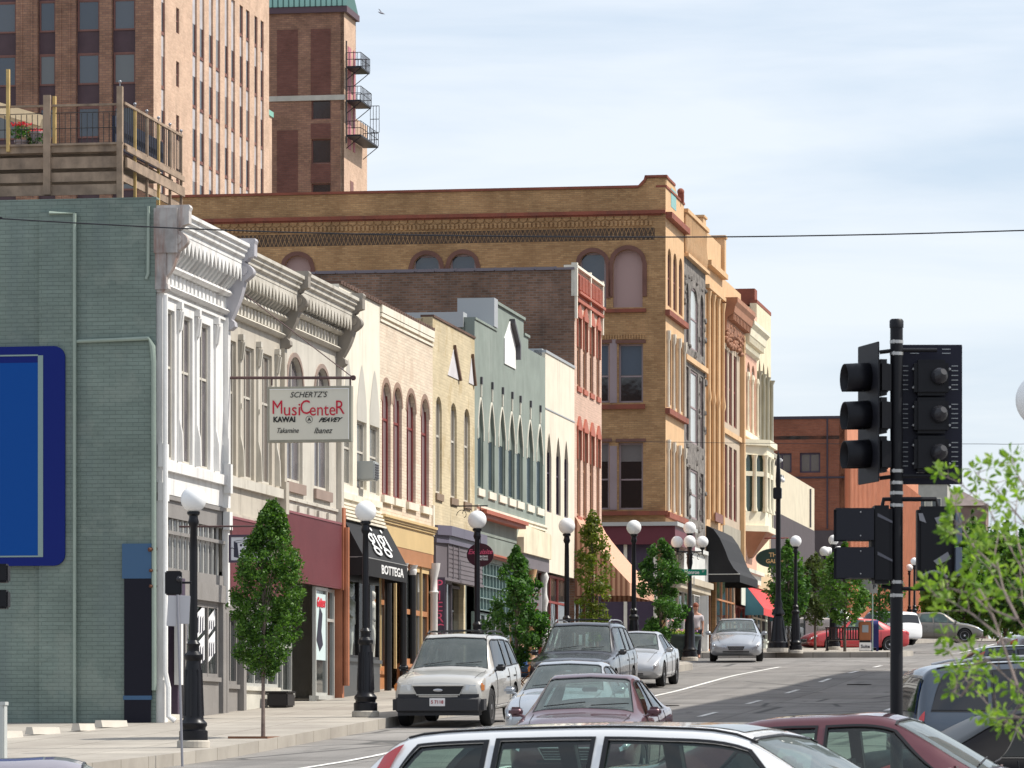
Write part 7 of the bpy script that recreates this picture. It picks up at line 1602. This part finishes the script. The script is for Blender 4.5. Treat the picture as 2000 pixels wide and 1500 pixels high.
def cleargl(name, tint, ior=1.5, dust_glare=0):
    if name in MATS: return MATS[name]
    m, nt, b = nm(name); t = nt.nodes.new('ShaderNodeBsdfTransparent'); t.inputs[0].default_value = rgb(tint); g = nt.nodes.new('ShaderNodeBsdfGlossy'); g.inputs['Roughness'].default_value = .02
    x = nt.nodes.new('ShaderNodeMixShader'); nt.links.new(facing(nt, .07, .9, 4), x.inputs[0]); nt.links.new(t.outputs[0], x.inputs[1]); nt.links.new(g.outputs[0], x.inputs[2]); 
    o_ = x.outputs[0]
    if dust_glare:
        d = nt.nodes.new('ShaderNodeBsdfDiffuse'); v = objvec(nt); f2 = noise(nt, v, 2.2, 4, .6, .3, .7); nt.links.new(mixn(nt, f2, (.24,.29,.29,1), (.40,.45,.45,1)), d.inputs[0]); y = nt.nodes.new('ShaderNodeMixShader'); y.inputs[0].default_value = dust_glare; nt.links.new(o_, y.inputs[1]); nt.links.new(d.outputs[0], y.inputs[2]); o_ = y.outputs[0]
    nt.links.new(o_, nt.nodes['Material Output'].inputs[0]); return m
cscreen = cleargl('dust_glare_windscreen', (.62,.74,.70), 1.6, .24)  # pale diffuse veil: dust plus sky glare put into the glass colour
cclear = cleargl('tinted_clear_glass', (.62,.76,.70), 1.55); cpriv = cleargl('privacy_clear_glass', (.12,.13,.14), 1.5); inner_m = plain('cabin_lining', (.10,.095,.09), .8); seat_m = plain('seat_cloth', (.14,.13,.12), .9); dash_m = plain('dashboard', (.035,.035,.037), .6)
def wheel(r, x, y, rad, s):
    out = 1 if y > 0 else -1; R = Matrix.Translation((x, y, rad)) @ Matrix.Rotation(-pi/2*out, 4, 'X')
    m = MB(); w_ = .11; m.lathe([(rad*.62,-w_),(rad*.93,-w_),(rad,-w_*.7),(rad,w_*.7),(rad*.93,w_),(rad*.66,w_),(rad*.62,w_*.8)], (0,0,0), 28); m.xf(R); wo = m.build('wheel', tyre_m, r, smooth=True)
    m = MB(); m.lathe([(rad*.66,w_*.55),(rad*.64,w_*.85),(rad*.60,w_*.80),(rad*.56,w_*.35),(rad*.15,w_*.35)], (0,0,0), 28)
    for k in range(7):
        a = 2*pi*k/7; c, s_ = cos(a), sin(a); m.add([((rad*.1*c-.035*s_),(rad*.1*s_+.035*c),w_*.8),((rad*.1*c+.035*s_),(rad*.1*s_-.035*c),w_*.8),((rad*.6*c+.022*s_),(rad*.6*s_-.022*c),w_*.72),((rad*.6*c-.022*s_),(rad*.6*s_+.022*c),w_*.72),
            ((rad*.1*c-.035*s_),(rad*.1*s_+.035*c),w_*.5),((rad*.1*c+.035*s_),(rad*.1*s_-.035*c),w_*.5),((rad*.6*c+.022*s_),(rad*.6*s_-.022*c),w_*.45),((rad*.6*c-.022*s_),(rad*.6*s_+.022*c),w_*.45)], [(0,1,2,3),(0,1,5,4),(1,2,6,5),(3,0,4,7),(2,3,7,6)])
    m.lathe([(rad*.14,w_*.5),(rad*.14,w_*.86),(rad*.06,w_*.9)], (0,0,0), 12); m.xf(R); m.build('rim', rim_m, wo, smooth=True)
def car(name, lab, cat, spec, loc, head, pm_, L=1, Wd=1, H=1, gm=None, sgm=None, plate=None, dark_bumper=False, roofrail=False, seam=True, grille='wide', qglass=True, group=None, sunroof=False, tail=redl, pitch=0, roofm=None, lightk='sedan', see=False, seatc=None):
    r = root(name, lab, cat, world=Vector(loc), rot=head, group=group); r.rotation_euler = (0, -pitch, head); S_ = Shape(spec, L, Wd, H); n = S_.n; T, C, Rr, D = spec['T'], spec['Cw'], spec['R'], spec['D']
    # body
    NS, NK = (n-1)*5, 48; vs = []; fs = []
    for i in range(NS+1):
        for k in range(NK): vs.append(tuple(S_.pt(min(i/5, n-1-1e-6), 16*k/NK)))
    for i in range(NS):
        for k in range(NK): fs.append((i*NK+k, i*NK+(k+1) % NK, (i+1)*NK+(k+1) % NK, (i+1)*NK+k))
    for e, rv in ((0, True), (NS, False)):
        c = sum((Vector(vs[e*NK+k]) for k in range(NK)), Vector())/NK; c.x += (-.015 if rv else .02); ci = len(vs); vs.append(tuple(c))
        for k in range(NK): fs.append((e*NK+k, e*NK+(k+1) % NK, ci))
    m = MB(); m.v = vs; m.f = fs; body_ = m.build('body', pm_, r, smooth=True, angle=38)
    wy = S_.st[5][4]; rad = spec['r']*(H if H > 1 else 1); wbs = [w_*L for w_ in spec['wb']]
    cut = MB()
    for wx in wbs:
        for s_ in (-1, 1): 
            q = MB(); q.lathe([(rad+.055,-.2),(rad+.055,.2)], (0,0,0), 28); q.xf(Matrix.Translation((wx, s_*(wy-.06), rad+.01)) @ Matrix.Rotation(pi/2, 4, 'X')); cut.add(q.v, q.f)
    xr = S_.st[Rr][0]; xT = S_.st[T][0]; xc = S_.st[C][0]; van = spec is not SED; xm = (xT+xr)/2
    ra, rb_ = spec['rw']; WS = [(T+.06,6.12),(C-.07,6.02),(C-.07,9.98),(T+.06,9.88)]; RW = [(ra,6.15),(rb_,6.15),(rb_,9.85),(ra,9.85)]
    sF = S_.sx(xc-.10); sFt = S_.sx(xT+.02); sB = S_.sx(xm+(.22 if van else .10)); sB2 = S_.sx(xm+(.10 if van else 0)); SIDES = [[(sB,5.14),(sF-.1,5.14),(sFt,5.84),(sB,5.84)]]
    if van: SIDES += [[(S_.sx(xr+.62*L),5.14),(sB2,5.14),(sB2,5.84),(S_.sx(xr+.62*L),5.84)], [(S_.sx(xr-.20),5.16),(S_.sx(xr+.50*L),5.16),(S_.sx(xr+.50*L),5.82),(S_.sx(xr+.02),5.82)]]
    else: SIDES += [[(S_.sx(xr-.18),5.14),(sB2,5.14),(sB2,5.84),(S_.sx(xr+.12),5.84)]]
    cuts = [(cut, trim_m)]
    if see:
        cav = MB(); a0_ = 1.45 if van else ra-.75; a1_ = C-.02; ns = 16; rr = []
        for i in range(ns+1):
            s_v = a0_+(a1_-a0_)*i/ns; row = []
            for k in [2.4,3,3.6,4.3,5.0,5.5,5.95,6.3,6.9,7.5]+[8]+[16-q for q in (7.5,6.9,6.3,5.95,5.5,5.0,4.3,3.6,3,2.4)]: p = S_.pt(s_v, k); nrm_ = S_.nrm(s_v, k); row.append(p-nrm_*.055)
            rr.append(row)
        nk = len(rr[0]); cav.v = [tuple(p) for q in rr for p in q]
        for i in range(ns):
            for k in range(nk): cav.f.append((i*nk+k, i*nk+(k+1) % nk, (i+1)*nk+(k+1) % nk, (i+1)*nk+k))
        cav.f += [tuple(range(nk-1, -1, -1)), tuple(ns*nk+k for k in range(nk))]; cuts.append((cav, inner_m))
        pl = MB(); S_.plug(pl, WS); S_.plug(pl, RW)
        for sd2 in SIDES: S_.plug(pl, sd2, False); S_.plug(pl, sd2, True)
        cuts.append((pl, trim_m))
    for q_, mt_ in cuts:
        co = q_.build('cutter', mt_, r); bmod = body_.modifiers.new('cut', 'BOOLEAN'); bmod.operation = 'DIFFERENCE'; bmod.object = co; bmod.solver = 'EXACT'; bmod.material_mode = 'TRANSFER'
        dg = bpy.context.evaluated_depsgraph_get(); ne = bpy.data.meshes.new_from_object(body_.evaluated_get(dg)); body_.modifiers.clear(); body_.data = ne; bpy.data.objects.remove(co)
    if see:
        zb_ = S_.st[T][2]; sc = seatc or seat_m
        def seat(x, y, w_):
            m = MB(); m.rbox((x,y,zb_-.28), (.14,w_,.62), .05, Euler((0,-.2,0))); m.rbox((x+.28,y,zb_-.52), (.5,w_,.16), .05); st_ = m.build('seat', sc, r, smooth=True); m = MB()
            for yy in ([y] if w_ < .7 else [y-.36, y+.36]): m.rbox((x-.08,yy,zb_+.10), (.10,.26,.17), .045, Euler((0,-.15,0))); m.tube([(x-.06,yy-.05,zb_),(x-.07,yy-.05,zb_+.08)], .008, 4)
            m.build('headrest', sc, st_, smooth=True)
        seat(xm+.18, .37, .5); seat(xm+.18, -.37, .5); seat((xr+.30) if not van else xm-.75, 0, 1.25)
        m = MB(); m.rbox((xc-.26,0,zb_-.02), (.42,1.42,.16), .06); m.build('dashboard', dash_m, r, smooth=True)
        m = MB(); m.tube([(xc-.52+.05*sin(a), .37+.17*cos(a), zb_-.02+.17*sin(a)) for a in [2*pi*i/18 for i in range(19)]], .014, 6, False); m.build('steering_wheel', dash_m, r, smooth=True)
        p = S_.pt(T+.2, 8); m = MB(); m.rbox((p.x-.08,0,p.z-.12), (.03,.22,.06), .015); m.build('rear_view_mirror', dash_m, r)
    for wx in wbs:
        for s_ in (-1, 1): wheel(r, wx, s_*(wy-.115), rad, s_)
    g1 = gm or cglass; g2 = sgm or g1
    # glass with dark surround
    def glaze(nm_, cs_, mat, mir=False, grow=.05):
        f = MB(); cx = sum(c[0] for c in cs_)/4; ck = sum(c[1] for c in cs_)/4
        g = [(c[0]+(grow if c[0] > cx else -grow)*.7, c[1]+(grow if c[1] > ck else -grow)) for c in cs_]
        if see: S_.ringp(f, g, [(c[0]*.995+cx*.005, c[1]) for c in cs_], .004, mir)
        else: S_.patch(f, g, .003, flip=mir)
        fo = f.build(nm_, trim_m, r, smooth=True); q = MB(); S_.patch(q, cs_, -.012 if see else .007, flip=mir); q.build('glass', ({cglass_d: cpriv}.get(mat, cclear) if nm_ != 'windscreen' else cscreen) if see else mat, fo, smooth=True); return fo
    glaze('windscreen', WS, g1, grow=.04)
    glaze('rear_window', RW, g2, grow=.04)
    xr = S_.st[Rr][0]; xT = S_.st[T][0]; xc = S_.st[C][0]; xb = (xT+xr)/2
    van = spec is not SED
    for mir in (False, True):
        sF = S_.sx(xc-.10); sFt = S_.sx(xT+.02); sB = S_.sx((xT+xr)/2+(.22 if van else .10)); sB2 = S_.sx((xT+xr)/2+(.10 if van else -.0)); 
        glaze('side_window', [(sB,5.14),(sF-.1,5.14),(sFt,5.84),(sB,5.84)], g2, mir)
        if van:
            sC = S_.sx(xr+.62*L); sC2 = S_.sx(xr+.50*L)
            glaze('side_window', [(sC,5.14),(sB2,5.14),(sB2,5.84),(sC,5.84)], g2, mir); glaze('side_window', [(S_.sx(xr-.20),5.16),(sC2,5.16),(sC2,5.82),(S_.sx(xr+.02),5.82)], g2, mir)
        else: glaze('side_window', [(S_.sx(xr-.18),5.14),(sB2,5.14),(sB2,5.84),(S_.sx(xr+.12),5.84)], g2, mir)
        sd_ = MB()
        if seam:
            for xs_ in (xc-.22, (xT+xr)/2+.08, xr+(.35 if van else -.02)):
                a = S_.sx(xs_); pts = [S_.pt(a, (16-k) if mir else k)+S_.nrm(a, (16-k) if mir else k)*.001 for k in (2.1,2.6,3,3.5,4,4.5,5.0)]; sd_.tube(pts, .007, 4, False)
            a0_, a1_ = S_.sx(xr-.1), S_.sx(xc+.2); hp_ = [S_.pt(C+.1+(n-2.6-C)*i/8, 9.75 if mir else 6.25)+Vector((0,0,.002)) for i in range(9)]; sd_.tube(hp_, .006, 4, False); pts = [S_.pt(a0_+(a1_-a0_)*i/10, 13.7 if mir else 2.3) for i in range(11)]; sd_.tube(pts, .006, 4, False); sd_.build('door_seam', trim_m, body_)
        m = MB()
        for xs_ in ((xT+xr)/2+.28, xr+.25 if not van else (xT+xr)/2-.55):
            a = S_.sx(xs_); p = S_.pt(a, 11.9 if mir else 4.1); m.rbox(p+Vector((0, (-.012 if mir else .012), 0)), (.17,.03,.035), .012)
        m.build('door_handle', trim_m if dark_bumper else pm_, r)
        p = S_.pt(S_.sx(xc-.22), 10.95 if mir else 5.05); sg_ = -1 if mir else 1; m = MB(); m.rbox(p+Vector((.02, .11*sg_, .07)), (.11,.20,.135), .045, None, 3); m.tube([p+Vector((.05,-.02*sg_,.0)), p+Vector((.03,.08*sg_,.04))], .02, 6); mo = m.build('mirror', trim_m if dark_bumper else pm_, r, smooth=True)
        m = MB(); m.rbox(p+Vector((-.037, .11*sg_, .07)), (.006,.165,.10), .003); m.build('mirror_glass', rim_m, mo)
        # lamps
        xf = S_.st[-1][0]; zf = S_.st[-2][2]
        if lightk == 'suv':
            m = MB(); m.rbox((xf-.07, sg_*.64*Wd, zf-.09*H), (.14,.26,.17), .03, Euler((0,0,sg_*.12))); m.build('headlight', lampg, r, smooth=True); m = MB(); m.rbox((xf-.16, sg_*.82*Wd, zf-.09), (.2,.11,.17), .03, Euler((0,0,sg_*.5))); m.build('indicator', amber, r, smooth=True)
        else:
            m = MB(); S_.patch(m, [(n-3.15,4.35),(n-1.55,3.85),(n-1.55,4.75),(n-3.15,4.95)], .012, flip=mir); ho = m.build('headlight', lampg, r, smooth=True)
            m = MB(); q = S_.pt(n-2.1, 11.6 if mir else 4.4)+S_.nrm(n-2.1, 11.6 if mir else 4.4)*.01; m.ball(q, .045, 10, 8); m.build('lamp_bulb', rim_m, ho, smooth=True)
        if van: 
            m = MB(); S_.patch(m, [(1.1,4.3),(1.7,4.3),(2.78,5.92),(2.25,5.92)] if spec is WAG else [(.9,4.2),(1.5,4.2),(1.8,5.2),(1.25,5.2)], .012, flip=mir); m.build('tail_light', tail, r, smooth=True)
        else: m = MB(); S_.patch(m, [(.45,4.1),(1.6,4.3),(1.6,4.95),(.45,4.95)], .012, flip=mir); m.build('tail_light', tail, r, smooth=True)
    # front end
    z0 = S_.st[-1][1]; z1 = S_.st[-1][2]
    if grille == 'suv':
        m = MB(); m.prism([(-.50,z1+.03),(.50,z1+.03),(.42,z1-.13),(-.42,z1-.13)], 0, xf-.06, xf+.030); gr = m.build('grille', trim_m, r)
        m = MB(); m.tube([(xf+.028,y,z) for y, z in ((-.52,z1+.04),(.52,z1+.04),(.43,z1-.14),(-.43,z1-.14),(-.52,z1+.04))], .015, 6); m.build('grille_surround', pm_, gr); m = MB(); m.ball((xf+.035,0,z1-.05), .06, 14, 8, .3, 1.6, .55); m.build('grille_bar', rim_m, gr, smooth=True)
    else:
        wg_ = .30 if grille == 'small' else .42; m = MB(); m.prism([(-wg_,z1+.02),(wg_,z1+.02),(wg_*.8,z1-.13),(-wg_*.8,z1-.13)], 0, xf-.05, xf+.028); gr = m.build('grille', trim_m, r)
        m = MB(); m.tube([(xf+.028,y,z) for y, z in ((-wg_,z1+.02),(wg_,z1+.02),(wg_*.8,z1-.13),(-wg_*.8,z1-.13),(-wg_,z1+.02))], .010, 5); [m.box(xf+.026,xf+.034,-wg_*.85,wg_*.85,z1-.10+.035*i,z1-.095+.035*i) for i in range(3)]; m.build('grille_bar', rim_m, gr)
    m = MB()
    if dark_bumper:
        m.rbox((xf-.15,0,.45*H), (.52,1.82*Wd,.42), .10, None, 3); m.rbox((xf-.2,0,.33), (.4,1.5,.16), .05)
        m.build('bumper', plain('charcoal_plastic', (.03,.03,.034), .6), r, smooth=True)
        q = MB(); q.rbox((-xf+.14,0,.52), (.45,1.78*Wd,.3), .07); q.build('bumper', MATS['charcoal_plastic'], r, smooth=True)
    else:
        m.rbox((xf-.02,0,z0+.0), (.07,.95,.09), .03); m.build('air_intake', trim_m, r)
    if plate:
        m = MB(); zz = .50 if dark_bumper else z0+.11; xx_ = xf+(.115 if dark_bumper else .035); m.rbox((xx_,0,zz), (.012,.31,.155), .005); po = m.build('licence_plate', plain('plate_white', (.72,.70,.70), .4), r); text(plate, .09, plain('plate_red', (.35,.05,.06), .5), po, (xx_+.008,0,zz), (pi/2,0,pi/2), bold=.002)
    m = MB()
    for y0_, y1_ in ((-.55,.02),(.1,.62)): a = S_.pt(C-.14, 8)+Vector((0,y0_,.02)); b = S_.pt(C-.20, 8)+Vector((0,y1_,.04)); a.z = S_.pt(C-.12, 8+(-y0_)*1.4).z+.016; b.z = S_.pt(C-.22, 8+(-y1_)*1.4).z+.018; m.tube([a, b], .008, 5)
    m.build('wiper', trim_m, r)
    m = MB(); p = S_.pt(T+.22, 8); m.rbox(p+Vector((-.05,0,-.06)), (.03,.2,.05), .01); 
    if roofrail:
        for s_ in (-1,1):
            m = MB(); pts = [S_.pt(S_.sx(xr+.15+(xT-xr-.3)*i/8), 6.35 if s_ > 0 else 9.65)+Vector((0,0,.03+.035*min(1, min(i, 8-i)))) for i in range(9)]; m.tube(pts, .017, 6); m.build('roof_rail', rim_m if not dark_bumper else trim_m, r, smooth=True)
        m = MB()
        for f_ in (.25,.7): a = S_.pt(S_.sx(xr+(xT-xr)*f_), 6.35)+Vector((0,0,.07)); b = Vector((a.x,-a.y,a.z)); m.tube([a, (a+b)/2+Vector((0,0,.02)), b], .012, 5)
        m.build('cross_bar', trim_m, r, smooth=True)
    if van:
        for s_ in (-1,1): m = MB(); m.tube([S_.pt(Rr-.2+(T+.1-Rr+.2)*i/14, 6.22 if s_ > 0 else 9.78)+Vector((0,0,.002)) for i in range(15)], .009, 5); m.build('roof_moulding', trim_m, body_, smooth=True)
    if sunroof: m = MB(); S_.patch(m, [(T-.75,6.9),(T-.12,6.9),(T-.12,9.1),(T-.75,9.1)], .006); m.build('sunroof', glassm('sunroof_glass', (.20,.22,.22), .05, 1.5, 0), r, smooth=True)
    return r
def carat(x, d, dz=0): return at(x, d, hs(SF((x-1000)*d, d*F)[0])-.2+dz)
FACE = -pi/2-TH            # towards the camera along the street
beige = carpaint('champagne_paint', (.47,.455,.425)); silver = carpaint('silver_paint', (.40,.42,.45), .5); silver2 = carpaint('pale_silver_paint', (.46,.47,.49), .45); maroonc = carpaint('maroon_paint', (.10,.018,.025), .3); mauvec = carpaint('sky_greyed_maroon_paint', (.11,.045,.055), .4); darkc = carpaint('graphite_paint', (.02,.02,.026), .3); redc = carpaint('red_paint', (.42,.02,.025), .15); whitec = carpaint('white_car_paint', (.78,.78,.78), 0, .3); tanc = carpaint('taupe_car_paint', (.13,.115,.095), .3); bluec = carpaint('shade_darkened_blue_paint', (.045,.062,.088), .35); blackc = plain('black_car_paint', (.006,.006,.008), .5, 0, .08)
GP = 'vehicles parked along the kerb'; gr_ = atan2(.038, 1)
def street(x, d, L): # centre of a car whose FRONT is seen at x,d
    p = at(x, d, 0); u, y = SF(p.x, p.y); u += L/2; return W(u, y, hs(u)-.2+.01)
car('parked_suv', 'pale champagne SUV with black bumper parked at the kerb facing the camera', 'car', SUVT, street(856, .01005, 4.7), FACE, beige, L=.98, H=.99, plate='5 7118', dark_bumper=True, roofrail=True, grille='suv', lightk='suv', sgm=cglass_d, pitch=-gr_, see=True)
car('parked_suv', 'dark graphite SUV with roof rack parked behind the seated person', 'car', SUVT, street(1110, .01185, 4.9), FACE, darkc, L=1.04, Wd=1.07, H=1.03, roofrail=True, grille='suv', lightk='suv', pitch=-gr_, see=True)
car('silver_sedan', 'silver sedan driving just behind the maroon one', 'car', SED, street(1078, .0088, 4.7), FACE, silver, Wd=1.02, H=1.0, pitch=-gr_, see=True)
car('maroon_sedan', 'maroon sedan at the front of the lane with red mirrors, facing the camera', 'car', SED, street(1112, .00685, 4.5), FACE, mauvec, L=.94, Wd=1.0, H=1.03, pitch=-gr_, see=True)  # base greyed: the sky reflected in the roof is put into the paint
car('parked_sedan', 'pale silver sedan parked past the dark SUV, near the planter', 'car', SED, street(1224, .01345, 4.4), FACE, silver2, grille='small', L=.95, Wd=1.0, pitch=-gr_, see=True)
car('silver_estate', 'silver sedan rounding the corner right of the flower planter', 'car', SED, street(1424, .0173, 4.6)+Vector((0,0,.02)), FACE+.10, silver, Wd=1.0, H=1.0, plate='', grille='small', pitch=-gr_, see=True)
p = at(1668, .0232, 3.85); car('red_coupe', 'bright red two door car parked nose in behind the bench', 'car', SED, p, pi+.30, redc, L=1.02, H=1.06)
p = at(1722, .0258, 4.62); car('white_suv', 'white SUV parked beyond the red car, mostly behind the signal pole', 'car', SUVT, p, pi-.95, whitec, L=.9, H=.95, sgm=cglass_d, tail=redl)
p = at(1826, .0268, 4.95); car('taupe_sedan', 'taupe brown car side on beyond the junction, with a silver wheel', 'car', SED, p, .12, tanc, L=1.02, H=1.1)
p = at(1606, .0262, 5.15); car('grey_sedan', 'grey brown car behind the red one, only its bonnet showing', 'car', SED, p, pi+.5, carpaint('grey_brown_car_paint', (.20,.17,.16)))
# near vehicles
def near(x, d, z): return at(x, d, z)
bl_ = near(2110, .0064, -.84); car('blue_suv', 'slate blue SUV seen from its side at the right, tail to the signal pole', 'car', SUVT, bl_, radians(8), bluec, L=.98, Wd=.98, H=.99, roofrail=True, sgm=cglass_d, lightk='suv')  # paint darkened: the shade over this SUV is in its colour
p = near(2085, .011, .0); car('dark_sedan', 'dark car whose roof shows over the slate blue SUV', 'car', WAG, Vector((p.x, p.y, .46)), radians(5), carpaint('dark_blue_grey_paint', (.035,.045,.065)), H=1.0, sgm=cglass_d)
p = near(2107, .0155, 2.05); car('pale_sedan', 'pale silver car behind the near twigs at the right edge', 'car', SED, p, radians(10), silver2)
p = near(1372, .00345, -1.40); car('white_wagon', 'white station wagon across the bottom of the picture with red tail lights', 'car', WAG, p, radians(-24), whitec, L=1.0, Wd=1.0, H=.985, sunroof=True, see=True)
p = near(1700, .0042, -1.26); car('maroon_sedan', 'glossy maroon sedan roof in the foreground behind the white wagon', 'car', SED, p, radians(-17), maroonc, L=1.02, H=1.0, see=True)
p = near(90, .0044, -1.63); car('grey_sedan', 'lavender grey car roof at the bottom left corner', 'car', SED, p, radians(4), carpaint('lavender_grey_paint', (.33,.31,.35), .4), L=1.0, H=1.0, see=True)
p = near(2110, .0051, -1.16); car('black_car', 'black car in shade at the lower right corner', 'car', SED, p, radians(12), blackc, gm=plain('smoked_glass', (.01,.012,.014), .3, 0, .12), L=1.0, H=1.0)
# ---------------------------------------------------------------- repeats inside a part become parts of their own
SPLIT = {'carved_frieze', 'cross_bar', 'awning_cheek', 'balustrade', 'parapet_band', 'painted_band', 'window_hood', 'window_sill', 'shop_column', 'column_capital', 'blind_arch', 'brick_arch', 'pointed_hood', 'hood_finial', 'slender_column', 'tile_ledge', 'pilaster', 'corner_column', 'arch_surround', 'vent_panel', 'vent_trim', 'tan_column', 'window_mullion_post', 'wall_anchor', 'gold_trim', 'stone_pier', 'cream_pilaster', 'recessed_panel', 'slit_window', 'steel_band', 'latch', 'rear_highlight', 'rear_streak', 'face_detail', 'sign_back', 'recess', 'bracket', 'side_mullion', 'faded_painted_panel', 'door_handle', 'bracket_pipe', 'border_line', 'bumper', 'wiper', 'pier_ribs', 'downspout', 'stringer', 'trim', 'roof_vent_box', 'rivet', 'drawing'}
for o in [o for o in bpy.data.objects if o.type == 'MESH' and o.parent is not None and o.name.split('.')[0] in SPLIT]: split(o)
for o in bpy.data.objects:
    if '_o' in o: del o['_o']
